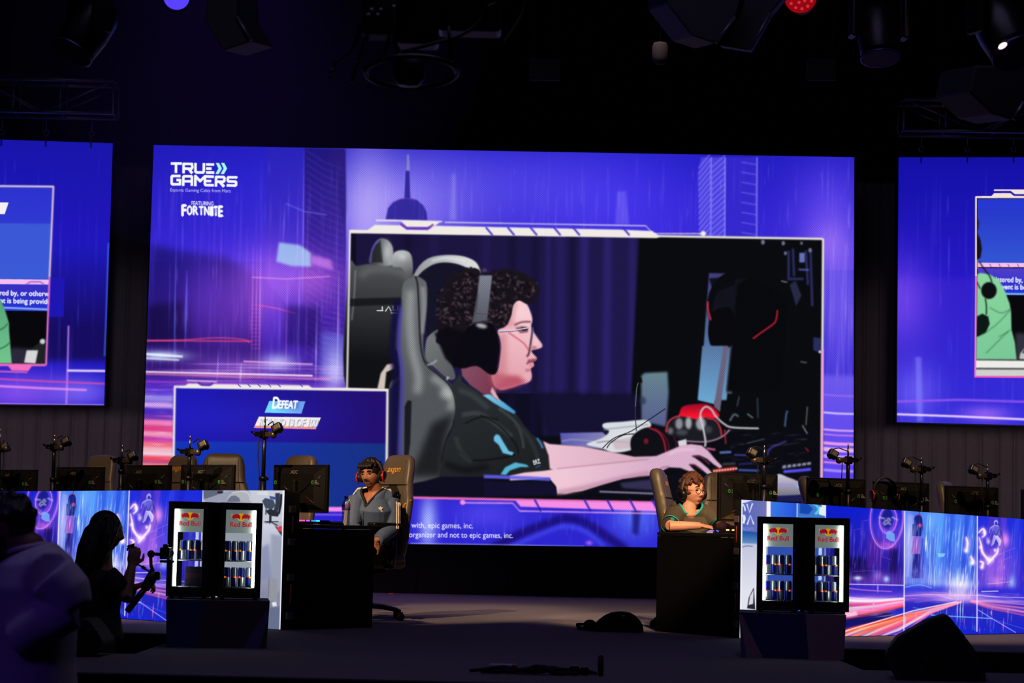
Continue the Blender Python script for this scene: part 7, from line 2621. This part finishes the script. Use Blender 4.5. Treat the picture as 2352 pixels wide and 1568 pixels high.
cut = (rel[:, 1] < 0) & (rel[:, 2] > -0.055) & (np.abs(rel[:, 0]) < (rel[:, 2] + 0.055) * 1.15) | (np.hypot(rel[:, 0], rel[:, 1]) < 0.07) & (rel[:, 2] > -0.03)
fs = [f for f, v in zip(fs, cut) if not v]
mesh_np('shirt', co, fs, SHIRT, pcurl)
for s in ('l', 'r'):
    a, b, e = ends[s]
    d = (b - a).normalized()
    mb = MB()
    mb.tube([e - d * 0.010, e + d * 0.006], [0.0735, 0.0725], 20, caps=False)
    mb.build('sleeve_hem', TEAL, pcurl)
a, b, e = ends['r']
mb = MB()
o = V((-0.30, -0.95, 0.05)).normalized()
B0 = V((PEL.x, PEL.y, 0))
P = [shirt_s.hit(CAM - B0, ray(x, y), 0.004, 40.0) for x, y in ((1544, 1185), (1549, 1189), (1549, 1195), (1545, 1199), (1541, 1197), (1540, 1190))]
mb.add(P, [list(range(6))], smooth=False)
mb.build('sleeve_patch', TEAL, pcurl)
rim_trim('collar', co, fs, nk, 0.0085, TEAL, pcurl)
# curls
mb = MB()
rnd = random.Random(9)
mb.ball((0, 0.016, 0.036), (0.082, 0.094, 0.094), 0, H, 24, 16)
for _ in range(330):
    a_ = rnd.uniform(0, 2 * PI)
    e = rnd.uniform(-0.45, 1.5)
    rr = rnd.uniform(0.98, 1.13)
    x, y, z = 0.086 * rr * math.cos(a_) * math.cos(e), 0.014 + 0.099 * rr * math.sin(a_) * math.cos(e), 0.034 + 0.106 * rr * math.sin(e)
    if y < -0.040 and z < 0.066 + 0.012 * math.sin(x * 90):
        continue
    if z < -0.02 and y < 0.03:
        continue
    mb.ball((x, y, z), rnd.uniform(0.011, 0.019), 0, H, 8, 6)
co, fs = remesh(mb, 0.0045, 1)
q = to_local(H)(co)
cen = np.array([q[list(f)].mean(0) for f in fs])
kp = ~((cen[:, 1] < -0.055) & (cen[:, 2] < 0.052)) & ~((cen[:, 2] < -0.015) & (cen[:, 1] < 0.0))
fs = [f for f, ok in zip(fs, kp) if ok]
mesh_np('hair', co, fs, HAIR_BR, pcurl)
# glasses
gl = bpy.data.objects.new('glasses', None)
COL.objects.link(gl)
gl.parent = pcurl
GM = mat('glasses_wire', rgb(60, 44, 40), 0.3, 0.6)
for s in (-1, 1):
    mb = MB()
    pts = [H @ V((s * 0.031 + 0.0215 * math.cos(a), -0.102 + 0.010 * (abs(s * 0.031 + 0.0215 * math.cos(a)) / 0.05) ** 2, 0.008 + 0.021 * math.sin(a))) for a in np.linspace(0, 2 * PI, 25)]
    mb.tube(pts, 0.0019, 6)
    mb.build('rim', GM, gl)
    mb = MB()
    mb.tube([H @ V((s * 0.052, -0.092, 0.014)), H @ V((s * 0.082, -0.05, 0.014)), H @ V((s * 0.088, 0.01, 0.012))], 0.0017, 6)
    mb.build('temple', GM, gl)
mb = MB()
mb.tube([H @ V((-0.010, -0.103, 0.012)), H @ V((0, -0.108, 0.016)), H @ V((0.010, -0.103, 0.012))], 0.0018, 6)
mb.build('bridge', GM, gl)
headset('large black headset worn by the person with curly hair', hm_curly @ Tr(0, 0.014, 0.010) @ Matrix.Scale(1.13, 4), None, 0.096, mic=False, red=False, band=mat('headband_grey', rgb(66, 58, 52), 0.45))

# neck pillow on his chair, behind the player
mb = MB()
mb.box((0, 0, 0), (0.27, 0.085, 0.17), bevel=0.04, seg=4)
for v in mb.v:
    v.z *= 1.0 - 0.45 * (abs(v.x) / 0.135) ** 2 * (1 if v.z > 0 else 0.3)
    v.y *= 1.0 + 0.5 * (1 - abs(v.x) / 0.135)
o = mb.build('neck_pillow', LEATHER, None, smooth=True)
o.parent = rp_chair
o.matrix_parent_inverse = Matrix.Identity(4)
o.location = (0, 0.15, 0.985)
o.rotation_euler = (-0.2, 0, 0)

# ---- woman filming from the walkway, seen from the side
Y0 = 12.9
WB = V((wl(228, 1440).x, Y0, -0.85))
pw = thing('person', 'person with long dark hair in black, filming with a camera on a hand gimbal', 'person', WB)
def wp(px, py, dy=0.0):
    return wl(px, py, dy) - WB
def wm(px, py, dy=0.0):
    return wl(px, py, dy)
HW = Tr(-WB) @ head_matrix(wl(246, 1221), PI / 2 - 0.12, 0.14, 0, 0.97)
mb = MB()
head_mb(HW, mb, nose=1.0)
hc = HW.translation
mb.tube([wp(232, 1300), wp(238, 1270), hc + V((-0.01, 0, -0.03))], [0.07, 0.052, 0.05], 14)
mb.tube([wp(222, 1455), wp(222, 1400), wp(226, 1340), wp(232, 1296)], [0.14, 0.115, 0.125, 0.07], 16)
ARM = {}
hand_spec = {}
for s, dy, sh, el, wr in (('r', -0.10, (245, 1322), (286, 1372), (303, 1300)), ('l', 0.14, (240, 1322), (290, 1372), (306, 1349))):
    a, b, c = wp(*sh, dy), wp(*el, dy * 0.9), wp(*wr, dy * 0.25)
    ARM[s] = (a, b, c)
    mb.tube([a, b], [0.052, 0.040], 12)
    mb.tube([b, b * 0.5 + c * 0.5, c], [0.042, 0.038, 0.026], 12)
hand(mb, ARM['r'][2], (0.16, 0.1, 1.0), (0.5, -0.85, 0.0), curl=1.35, thumb=1, spread=0.03)
hand(mb, ARM['l'][2], (1.0, 0.0, 0.35), (-0.4, -0.2, 1.0), curl=1.2, thumb=-1, spread=0.03)
for dy in (-0.09, 0.09):
    hip = wp(224, 1460, dy)
    kn = V((hip.x + 0.02, hip.y, 0.47))
    an = V((hip.x - 0.01, hip.y, 0.07))
    mb.tube([hip, kn, an], [0.09, 0.058, 0.042], 12)
    mb.tube([an, an + V((0.14, 0, -0.04))], [0.04, 0.03], 10)
co, fs = remesh(mb, 0.006, 3)
mesh_np('body', co, fs, SKIN_D, pw)
TEE = mat('tee_black', rgb(20, 20, 23), 0.85, bump=0.3, bscale=25)
mb = MB()
mb.tube([wp(220, 1470), wp(220, 1405), wp(224, 1345), wp(230, 1306)], [0.165, 0.142, 0.150, 0.105], 18)
for s in ('r', 'l'):
    a, b, c = ARM[s]
    e = a * 0.3 + b * 0.7
    mb.tube([a - V((0.01, 0, 0)), a * 0.6 + b * 0.4, e], [0.078, 0.078, 0.072], 14)
co, fs = remesh(mb, 0.010, 4)
mesh_np('tee_shirt', co, fs, TEE, pw)
mb = MB()
for dy in (-0.09, 0.09):
    hip = wp(224, 1455, dy)
    mb.tube([hip, V((hip.x + 0.02, hip.y, 0.47)), V((hip.x - 0.01, hip.y, 0.10))], [0.105, 0.075, 0.065], 14)
co, fs = remesh(mb, 0.012, 4)
mesh_np('trousers', co, fs, TEE, pw)
for dy in (-0.09, 0.09):
    hip = wp(224, 1455, dy)
    mb = MB()
    mb.tube([V((hip.x - 0.06, hip.y, 0.045)), V((hip.x + 0.06, hip.y, 0.048)), V((hip.x + 0.17, hip.y, 0.03))], [0.044, 0.048, 0.028], 12)
    mb.build('shoe', RUBBER, pw)
mb = MB()
mb.ball((0, 0.02, 0.03), (0.086, 0.098, 0.100), 0, HW, 26, 18)
for k, dy in enumerate((-0.05, -0.02, 0.02, 0.05)):
    mb.tube([wp(238, 1196, dy), wp(218, 1225, dy), wp(206, 1262, dy * 1.3), wp(196, 1300, dy * 1.6), wp(192, 1340, dy * 1.8)], [0.05, 0.07, 0.075, 0.065, 0.03], 12)
mb.tube([wp(250, 1190, -0.06), wp(246, 1225, -0.085), wp(238, 1262, -0.085), wp(226, 1300, -0.09)], [0.03, 0.034, 0.036, 0.02], 10)
mb.tube([wp(262, 1186, -0.02), wp(271, 1200, -0.035), wp(264, 1222, -0.07), wp(250, 1262, -0.08)], [0.02, 0.018, 0.018, 0.012], 10)
for pts in ([(240, 1182), (214, 1196), (204, 1212)], [(248, 1262), (250, 1274), (246, 1284)], [(226, 1190), (206, 1208), (196, 1226)]):
    mb.tube([wp(x, y, -0.02) for x, y in pts], [0.01, 0.006, 0.005], 8)
co, fs = remesh(mb, 0.006, 2)
mesh_np('hair', co, fs, HAIR_BK, pw)
# camera on the gimbal she holds
GB = wm(334, 1350)
rig = thing('camera_gimbal', 'hand gimbal with a camera held by the person with long hair', 'camera rig', GB)
def gp(px, py, dy=0.0):
    return wl(px, py, dy) - GB
mb = MB(); mb.tube([gp(292, 1404), gp(334, 1350)], [0.019, 0.019], 12); mb.build('grip', BLACKP, rig)
mb = MB(); mb.tube([gp(332, 1352), gp(345, 1332), gp(356, 1312)], [0.028, 0.034, 0.032], 12)
mb.box(gp(362, 1322), (0.035, 0.05, 0.05), bevel=0.008)
body = mb.build('motor_block', BLACKP, rig)
mb = MB(); mb.tube([gp(352, 1312), gp(347, 1298), gp(346, 1278)], [0.011, 0.010, 0.010], 8); mb.build('lower_arm', BLACKM, rig)
mb = MB(); mb.tube([gp(347, 1272, -0.03), gp(347, 1272, 0.03)], [0.023, 0.023], 16); mb.build('pan_motor', BLACKM, rig)
mb = MB(); mb.tube([gp(350, 1272), gp(374, 1273)], [0.010, 0.010], 8); mb.build('upper_arm', BLACKM, rig)
mb = MB(); mb.box(gp(381, 1270), (0.058, 0.11, 0.07), bevel=0.008); mb.box(gp(381, 1255), (0.03, 0.04, 0.03), bevel=0.006); cmb = mb.build('camera_body', BLACKP, rig)
mb = MB(); mb.tube([gp(384, 1270, 0.05), gp(386, 1270, 0.12)], [0.034, 0.036], 16); mb.build('lens', BLACKM, cmb)
mb = MB(); mb.box(gp(384, 1289), (0.075, 0.07, 0.014)); mb.build('quick_plate', BLACKM, rig)
mb = MB(); mb.tube([gp(316, 1295), gp(343, 1312)], [0.005, 0.005], 8); mb.tube([gp(326, 1301), gp(334, 1306)], [0.010, 0.010], 8); mb.build('link_rod', BLACKM, rig)
mb = MB(); mb.tube([gp(312, 1300), gp(306, 1275), gp(302, 1254)], [0.015, 0.016, 0.016], 10); mb.tube([gp(302, 1256), gp(300, 1250)], [0.02, 0.026], 12); mb.build('top_handle', BLACKP, rig)

# ---- man in a white robe in the foreground, seen from the side, facing left
Y0 = 7.7
MBASE = V((wl(80, 1460).x, Y0, -0.85))
pm = thing('person', 'person in a loose white robe with dark hair and beard, at the left edge', 'person', MBASE)
def mp(px, py, dy=0.0):
    return wl(px, py, dy) - MBASE
HM = Tr(-MBASE) @ head_matrix(wl(17, 1212), -PI / 2 - 0.05, 0.16, 0, 0.95)
mb = MB()
head_mb(HM, mb)
hc = HM.translation
mb.tube([mp(74, 1300), mp(62, 1255), hc + V((0.02, 0, -0.04))], [0.08, 0.064, 0.06], 16)
mb.tube([mp(78, 1500), mp(76, 1400), mp(76, 1320), mp(72, 1275)], [0.13, 0.13, 0.13, 0.09], 16)
for dy, sh, el, wr in ((-0.17, (112, 1328), (160, 1398), (52, 1468)), (0.16, (104, 1330), (132, 1400), (36, 1468))):
    a, b, c = mp(*sh, dy), mp(*el, dy), mp(*wr, dy * 0.6)
    mb.tube([a, b], [0.045, 0.04], 12)
    mb.tube([b, c], [0.04, 0.03], 12)
    hand(mb, c, (-1.0, 0.15 if dy < 0 else -0.15, -0.18), (0, -1 if dy < 0 else 1, 0.35), curl=0.6, thumb=1 if dy < 0 else -1, k=1.08)
for dy in (-0.07, 0.07):
    hip = mp(80, 1520, dy)
    mb.tube([hip, V((hip.x, hip.y, 0.46)), V((hip.x, hip.y, 0.07))], [0.07, 0.055, 0.045], 12)
    mb.tube([V((hip.x, hip.y, 0.05)), V((hip.x - 0.17, hip.y, 0.03))], [0.042, 0.03], 10)
co, fs = remesh(mb, 0.007, 3)
mesh_np('body', co, fs, SKIN_D, pm)
ROBE = mat('robe_white', rgb(206, 200, 208), 0.85, bump=0.25, bscale=9)
mb = MB()
mb.tube([V((mp(80, 1568).x, 0, 0.12)), mp(76, 1640), mp(74, 1520), mp(74, 1440), mp(76, 1350), mp(80, 1290), mp(70, 1262)], [0.21, 0.165, 0.15, 0.158, 0.165, 0.135, 0.088], 22)
mb.tube([mp(118, 1322, -0.16), mp(98, 1306, 0), mp(108, 1326, 0.16)], [0.088, 0.085, 0.084], 14)
for dy, pts, rr in ((-0.18, [(120, 1322), (154, 1358), (164, 1398)], [0.090, 0.086, 0.076]), (0.17, [(108, 1326), (130, 1362), (134, 1400)], [0.086, 0.086, 0.078])):
    mb.tube([mp(x, y, dy) for x, y in pts], rr, 14)
    e = pts[-1]
    mb.tube([mp(e[0], e[1], dy), mp(118, 1425, dy * 1.0), mp(76, 1445, dy * 0.9), mp(44, 1472, dy * 0.75)], [0.074, 0.072, 0.066, 0.072], 14)
co, fs = remesh(mb, 0.011, 5)
mesh_np('robe', co, fs, ROBE, pm)
mb = MB()
mb.tube([mp(62, 1262), mp(60, 1252)], [0.078, 0.072], 20)
mb.build('collar_band', ROBE, pm)
mb = MB()
mb.ball((0, 0.010, 0.026), (0.083, 0.101, 0.102), 0, HM, 26, 18)
for k in range(40):
    rnd = random.Random(k)
    a_ = rnd.uniform(0, 2 * PI); e = rnd.uniform(0.0, 1.4)
    x, y, z = 0.082 * math.cos(a_) * math.cos(e), 0.010 + 0.1 * math.sin(a_) * math.cos(e), 0.026 + 0.1 * math.sin(e)
    if y < -0.05:
        continue
    mb.ball((x, y, z), 0.017, 0, HM, 8, 6)
co, fs = remesh(mb, 0.007, 2)
q = to_local(HM)(co)
cen = np.array([q[list(f)].mean(0) for f in fs])
fs = [f for f, ok in zip(fs, ~((cen[:, 1] < -0.055) & (cen[:, 2] < 0.055)) & ~((cen[:, 2] < -0.035) & (cen[:, 1] < 0.03))) if ok]
mesh_np('hair', co, fs, HAIR_BK, pm)
mb = MB()
for x in (-0.045, -0.025, 0.0, 0.025, 0.045):
    mb.ball((x, -0.075 + 0.5 * abs(x), -0.092), (0.022, 0.024, 0.034), 0, HM, 10, 8)
for s in (-1, 1):
    mb.tube([HM @ V((s * 0.066, -0.005, -0.02)), HM @ V((s * 0.062, -0.025, -0.065)), HM @ V((s * 0.045, -0.055, -0.095))], [0.013, 0.02, 0.022], 10)
mb.tube([HM @ V((-0.03, -0.085, -0.062)), HM @ V((0, -0.104, -0.048)), HM @ V((0.03, -0.085, -0.062))], [0.008, 0.010, 0.008], 8)
co, fs = remesh(mb, 0.006, 2)
mesh_np('beard', co, fs, HAIR_BK, pm)

wedge('wedge loudspeaker on the stage front, right foreground, black with a grey top edge', [(2066, 1568), (2045, 1538), (2034, 1504), (2040, 1488), (2063, 1462), (2091, 1447), (2124, 1428), (2150, 1418), (2173, 1412), (2183, 1418), (2210, 1452), (2236, 1487), (2262, 1530), (2266, 1572)], 11.65, 0.30, 0.16)
wedge('wedge loudspeaker on the walkway, half hidden behind the man in the white robe', [(150, 1502), (150, 1426), (190, 1420), (203, 1424), (222, 1448), (236, 1472), (236, 1482), (222, 1502)], 12.05, 0.28, 0.06)

# ------------------------------------------------------------------ rig over the stage
ALU = mat('truss_aluminium', rgb(120, 120, 128), 0.4, 0.9)
def truss(label, p0, p1, h, d):
    root = thing('lighting_truss', label, 'truss', p0)
    v = p1 - p0
    up = V((0, 0, h))
    bk = V((0, d, 0))
    for o in (V((0, 0, 0)), up, bk, bk + up):
        mb = MB(); mb.tube([o, o + v], 0.025, 8); mb.build('chord', ALU, root)
    n = max(2, int(v.length / 0.55))
    for i in range(n):
        a, b = v * (i / n), v * ((i + 1) / n)
        for o in (V((0, 0, 0)), bk):
            mb = MB()
            if i % 2:
                mb.tube([a + o, b + up + o], 0.012, 6)
            else:
                mb.tube([a + up + o, b + o], 0.012, 6)
            mb.build('brace', ALU, root)
    for t in (0.0, 0.28, 0.62, 1.0):
        mb = MB()
        for o in (V((0, 0, 0)), bk):
            mb.tube([v * t + o, v * t + up + o], 0.014, 6)
        mb.tube([v * t, v * t + bk], 0.012, 6)
        mb.tube([v * t + up, v * t + bk + up], 0.012, 6)
        mb.build('upright', ALU, root)
    for t in (0.25, 0.75):
        mb = MB()
        mb.cyl(v * t + up + bk * 0.5, v * t + bk * 0.5 + V((0, 0, 9.4 - p0.z)), 0.008, n=6)
        mb.build('hanging_cable', RUBBER, root)
    return root
truss('aluminium box truss above the left side screen', at(-60, 252, 23.6), at(258, 260, 23.6), 0.36, 0.35)
truss('aluminium box truss above the right side screen', at(2076, 298, 23.6), at(2420, 303, 23.6), 0.34, 0.35)

def eye_bolts(Q, Y, label, xs):
    for k, (x, y) in enumerate(xs):
        p = at(x, y, Y)
        mb = MB()
        mb.tube([(0.028 * math.cos(a), 0, 0.028 * math.sin(a)) for a in np.linspace(0, 2 * PI, 15)], 0.007, 6)
        mb.tube([(0, 0, -0.028), (0, 0, -0.16)], 0.01, 6)
        mb.tube([(0, 0, 0.028), (0, 0, 0.30)], 0.006, 6)
        o = mb.build('lifting_eye', STEEL)
        o.location = p
        tag(o, label, 'lifting eye', 'lifting eyes, ' + label)
eye_bolts(0, 23.95, 'small steel lifting eye on the top edge of the left side screen', [(4, 303), (106, 305), (210, 307)])
eye_bolts(0, 23.95, 'small steel lifting eye on the top edge of the right side screen', [(2116, 342), (2222, 342), (2328, 342)])

def moving_head(label, px, py, Y, tilt, pan, lens_c, lens_s, k=1.0):
    """lamp head in a yoke under its base; lens along local -z before tilting"""
    p = at(px, py, Y)
    root = thing('moving_head_light', label, 'stage light', p, pan)
    root.scale = (k, k, k)
    mb = MB()
    mb.box((0, 0, 0.40), (0.34, 0.26, 0.13), bevel=0.02)
    mb.cyl((0, 0, 0.46), (0, 0, 0.62), 0.03)
    mb.build('base', BLACKP, root)
    for s in (-1, 1):
        mb = MB()
        mb.box((s * 0.185, 0, 0.16), (0.04, 0.14, 0.44), bevel=0.015)
        mb.build('yoke_arm', BLACKP, root)
    R = Rx(tilt)
    mb = MB()
    prof = [(0.06, 0.20), (0.12, 0.17), (0.145, 0.10), (0.15, -0.05), (0.138, -0.17), (0.13, -0.20)]
    mb.lathe(prof, 28, 0, R)
    hd = mb.build('lamp_head', BLACKP, root)
    mb = MB()
    mb.lathe([(0.130, -0.200), (0.140, -0.205), (0.140, -0.222), (0.125, -0.222)], 28, 0, R)
    mb.build('lens_ring', mat('ring_blue', rgb(70, 66, 120), 0.3, 0.6), hd)
    mb = MB()
    mb.lathe([(0.124, -0.204), (0.09, -0.216), (0.0005, -0.222)], 28, 0, R)
    mb.build('lens', lens_c, hd)
    return root
LENS_OFF = mat('lens_unlit', rgb(20, 20, 30), 0.06)
moving_head('unlit moving head light hanging at the upper left, its rim catching blue', 205, 62, 10.0, 0.55, 2.2, LENS_OFF, 0, 0.72)
moving_head('unlit moving head light with a thin blue lens edge, upper right', 2018, 70, 15.0, -0.25, 0.1, emitter('lens_faint_blue', rgb(30, 34, 150), 0.5), 0, 1.0)
mh = moving_head('moving head light at the top right corner with a small white glint', 2300, 62, 10.4, -0.6, 0.5, emitter('lens_faint_white', rgb(60, 50, 70), 0.25), 0, 0.85)
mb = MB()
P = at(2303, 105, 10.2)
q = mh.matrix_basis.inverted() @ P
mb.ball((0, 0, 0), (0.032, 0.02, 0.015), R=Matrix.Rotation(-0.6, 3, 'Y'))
o = mb.build('lens_glint', emitter('glint_white', rgb(255, 214, 220), 1.6), mh)  # glowing ball stands in for a glint on the lens
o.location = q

def par_can(label, px, py, Y, tgt, color, es, spots):
    p = at(px, py, Y)
    root = thing('par_light', label, 'stage light', p)
    d = (V(tgt) - p).normalized()
    R = d.to_track_quat('-Z', 'Y').to_matrix().to_4x4()
    mb = MB()
    mb.lathe([(0.05, 0.22), (0.11, 0.20), (0.125, 0.05), (0.13, -0.06), (0.12, -0.06), (0.112, -0.02)], 28, 0, R)
    mb.build('housing', BLACKP, root)
    mb = MB()
    mb.lathe([(0.112, -0.035), (0.08, -0.05), (0.0005, -0.056)], 28, 0, R)
    lens = mb.build('lens', emitter('par_' + spots, color, es), root)
    mb = MB()
    for rr, n in ((0.035, 5), (0.078, 11)) if spots == 'red' else ():
        for i in range(n):
            a = 2 * PI * i / n
            mb.ball((rr * math.cos(a), rr * math.sin(a), -0.054), (0.011, 0.011, 0.006), 0, R, 10, 6)
    if mb.v:
        mb.build('diodes', emitter('diode_' + spots, tuple(min(1.0, c * 1.3 + 0.03) for c in color), es * 1.6), lens)
    mb = MB()
    mb.tube([(-0.15, 0, 0.06), (-0.15, 0, 0.28), (0.15, 0, 0.28), (0.15, 0, 0.06)], 0.012, 8)
    mb.cyl((0, 0, 0.28), (0, 0, 0.45), 0.015)
    mb.build('yoke', BLACKM, root)
    return root
par_can('glowing blue stage lamp at the top edge, left of centre', 406, -9, 18.5, (-2.2, 8.0, 0), rgb(70, 50, 255), 1.7, 'blue')
par_can('glowing red stage lamp at the top edge, right of centre', 1838, -8, 15.0, (1.5, 4.0, 0), rgb(190, 10, 26), 0.55, 'red')

def hang_speaker(label, outline, Y, depth, skew):
    P = [at(x, y, Y) for x, y in outline]
    c = sum(P, V((0, 0, 0))) / len(P)
    root = thing('hung_loudspeaker', label, 'loudspeaker', c)
    n = len(P)
    F = [p - c for p in P]
    Bk = [p + V((skew, depth, 0.05)) for p in F]
    mb = MB()
    mb.add(F + Bk, [list(range(n)), list(range(n, 2 * n))[::-1]] + [[i, i + n, (i + 1) % n + n, (i + 1) % n] for i in range(n)], smooth=False)
    mb.build('cabinet', mat('hung_paint', rgb(34, 34, 40), 0.6), root, bevel=0.01)
    a = F[len(F) // 2]
    mb = MB()
    mb.tube([F[1] * 0.98 + V((0, -0.01, 0)), F[2] * 0.98 + V((0, -0.01, 0))], 0.012, 8)
    mb.build('lit_edge', mat('lit_edge_grey', rgb(110, 108, 120), 0.35, 0.5), root)  # pale tube stands in for light along the cabinet edge
    mb = MB()
    mb.tube([F[0] + V((0, 0.1, 0)), F[0] + V((0, 0.1, 9.4 - c.z))], 0.01, 6)
    mb.build('hanging_cable', RUBBER, root)
    return root
hang_speaker('dark loudspeaker box hanging at the top left of centre', [(540, -40), (545, 40), (578, 95), (512, 116), (470, 50), (480, -40)], 14.0, 0.4, 0.1)
hang_speaker('tilted dark loudspeaker hanging at the top right of centre, pale edge', [(1712, -40), (1690, 40), (1644, 100), (1590, 82), (1532, 8), (1530, -40)], 14.0, 0.4, -0.1)
hang_speaker('second box of the hanging loudspeakers left of the red lamp', [(1830, -40), (1770, 30), (1722, 116), (1650, 104), (1700, 38), (1722, -40)], 14.3, 0.3, 0.05)
hang_speaker('dark loudspeaker hanging at the right edge below the corner light', [(2400, 150), (2352, 236), (2328, 276), (2280, 262), (2226, 210), (2240, 150)], 11.0, 0.4, -0.1)

mb = MB()
mb.lathe([(0.005, -0.085), (0.035, -0.078), (0.055, -0.04), (0.058, 0.0), (0.058, 0.045), (0.045, 0.075), (0.005, 0.085)], 24)
mb.tube([(0, 0, 0.08), (0, 0, 3.2)], 0.004, 6)
o = mb.build('hanging_globe', mat('globe_grey', rgb(84, 80, 80), 0.8))
o.location = at(1516, 122, 15.5)
tag(o, 'small pale grey capsule shaped globe hanging high right of centre', 'globe')

for k, (x0, y0, x1, y1, lab) in enumerate(((1216, 135, 1286, 184, 'dim grey flat panel hanging high at the centre'), (1853, 137, 1920, 184, 'dim grey flat panel hanging high under the red lamp'))):
    a, b = at(x0, y1, 20.0), at(x1, y0, 20.0)
    root = thing('acoustic_panel', lab, 'panel', ((a.x + b.x) / 2, 20.0, a.z))
    mb = MB(); mb.box((0, 0, (b.z - a.z) / 2), (b.x - a.x, 0.05, b.z - a.z), bevel=0.005); mb.build('board', mat('panel_grey', rgb(48, 52, 56), 0.9), root)
    for s in (-1, 1):
        mb = MB(); mb.cyl((s * 0.1, 0, b.z - a.z), (s * 0.1, 0, 9.4 - a.z), 0.004, n=6); mb.build('hanging_cable', RUBBER, root)

# camera pod with loose cables, hanging close to the lens
Yp = 8.0
c = at(880, 40, Yp)
root = thing('camera_pod', 'out of focus hanging camera pod with loops of cable, top centre', 'camera rig', c)
def pp(x, y, dy=0.0):
    return at(x, y, Yp + dy) - c
PODM = mat('pod_grey', rgb(70, 72, 76), 0.6)
mb = MB(); mb.box(pp(872, 20), (0.125, 0.14, 0.22), bevel=0.015); mb.build('electronics_box', PODM, root)
mb = MB(); mb.box(pp(960, 30, 0.1), (0.16, 0.14, 0.26), bevel=0.015); mb.box(pp(1080, 20, 0.2), (0.24, 0.14, 0.2), bevel=0.015); mb.build('carrier', BLACKP, root)
for x, y in ((847, 36), (868, 36), (854, 24), (875, 24), (905, 17)):
    mb = MB(); q = pp(x, y, -0.075); mb.cyl(q, q + V((0, -0.012, 0)), 0.007, n=12); mb.build('connector', mat('connector_pale', rgb(220, 226, 230), 0.4), root)
ring = [pp(945 + 105 * math.cos(a), 165 + 36 * math.sin(a), 0.16 * math.sin(a)) for a in np.linspace(0, 2 * PI, 33)]
mb = MB(); mb.tube(ring, 0.010, 8, caps=False); mb.build('guard_ring', BLACKP, root)
for x in (850, 900, 1030):
    mb = MB(); mb.tube([pp(x, 60), pp(x - 10 + (x - 940) * 0.2, 140)], 0.008, 6); mb.build('strut', BLACKM, root)
mb = MB(); mb.lathe([(0.03, 0.05), (0.055, 0.03), (0.06, -0.03), (0.04, -0.06), (0.001, -0.062)], 20, 0, Tr(pp(940, 160))); mb.build('camera_head', BLACKP, root)
mb = MB(); mb.cyl(pp(920, 70), pp(920, -60), 0.02, n=10); mb.cyl(pp(920, -60), pp(920, -60) + V((0, 0, 9.4 - (c + pp(920, -60)).z)), 0.012, n=8); mb.build('hanging_pole', BLACKM, root)
for pts, m, r in (([(1112, -20), (1108, 40), (1060, 80), (980, 104), (930, 118)], mat('cable_green', rgb(50, 70, 60), 0.5), 0.007), ([(1208, -20), (1200, 30), (1180, 66), (1160, 96)], mat('cable_yellow', rgb(130, 104, 16), 0.5), 0.006), ([(1135, -20), (1140, 4), (1120, 16)], mat('cable_yellow', rgb(130, 104, 16), 0.5), 0.006), ([(828, 50), (812, 110), (775, 140), (758, 172)], mat('cable_dark', rgb(36, 36, 44), 0.5), 0.006), ([(845, 80), (835, 120), (820, 150), (808, 190)], mat('cable_dark', rgb(36, 36, 44), 0.5), 0.007), ([(905, 90), (912, 108), (918, 122)], mat('cable_bright_green', rgb(10, 120, 50), 0.5), 0.009)):
    mb = MB(); mb.tube(spline([tuple(pp(x, y, 0.03)) for x, y in pts], 6, False), r, 8); mb.build('cable', m, root)
for x, y in ((762, 162), (759, 175), (849, 200)):
    mb = MB(); mb.ball(pp(x, y), 0.009); mb.build('plug', mat('plug_violet', rgb(60, 50, 130), 0.4), root)
mb = MB(); mb.tube([pp(832, 158), pp(846, 142)], 0.007, 8); mb.build('red_tag', mat('tag_red', rgb(150, 60, 60), 0.5), root)

# small debris at the foot of the plinth
g = ground(908, 1358)
mb = MB(); mb.box((0, 0, 0.006), (0.05, 0.02, 0.01), bevel=0.002)
o = mb.build('power_adapter', emitter('red_led', rgb(150, 10, 30), 0.7)); o.location = (g.x, 23.6, 0.0)
tag(o, 'tiny red light on the floor at the foot of the black plinth', 'light')

# thin blue haze in the beam of the blue lamp, upper left
hz = bpy.data.materials.new('stage_haze')
hz.use_nodes = True
nt = hz.node_tree
nt.nodes.clear()
ho = nt.nodes.new('ShaderNodeOutputMaterial')
vs_ = nt.nodes.new('ShaderNodeVolumeScatter')
vs_.inputs['Density'].default_value = 0.016
vs_.inputs['Color'].default_value = (0.8, 0.7, 1.0, 1)
nt.links.new(vs_.outputs[0], ho.inputs['Volume'])
mb = MB()
mb.ball((0, 0, 0), (2.6, 2.0, 2.3), nu=32, nv=20)
o = mb.build('haze', hz)
o.location = (-2.9, 21.2, 5.6)
tag(o, 'faint blue haze drifting under the blue stage lamp, upper left', 'haze', kind='stuff')
lamp('blue_beam', 'SPOT', (-2.9, 20.6, 8.8), (-2.9, 21.6, 2.0), (0.30, 0.08, 1.0), 420, 0.1, 50, 0.9)
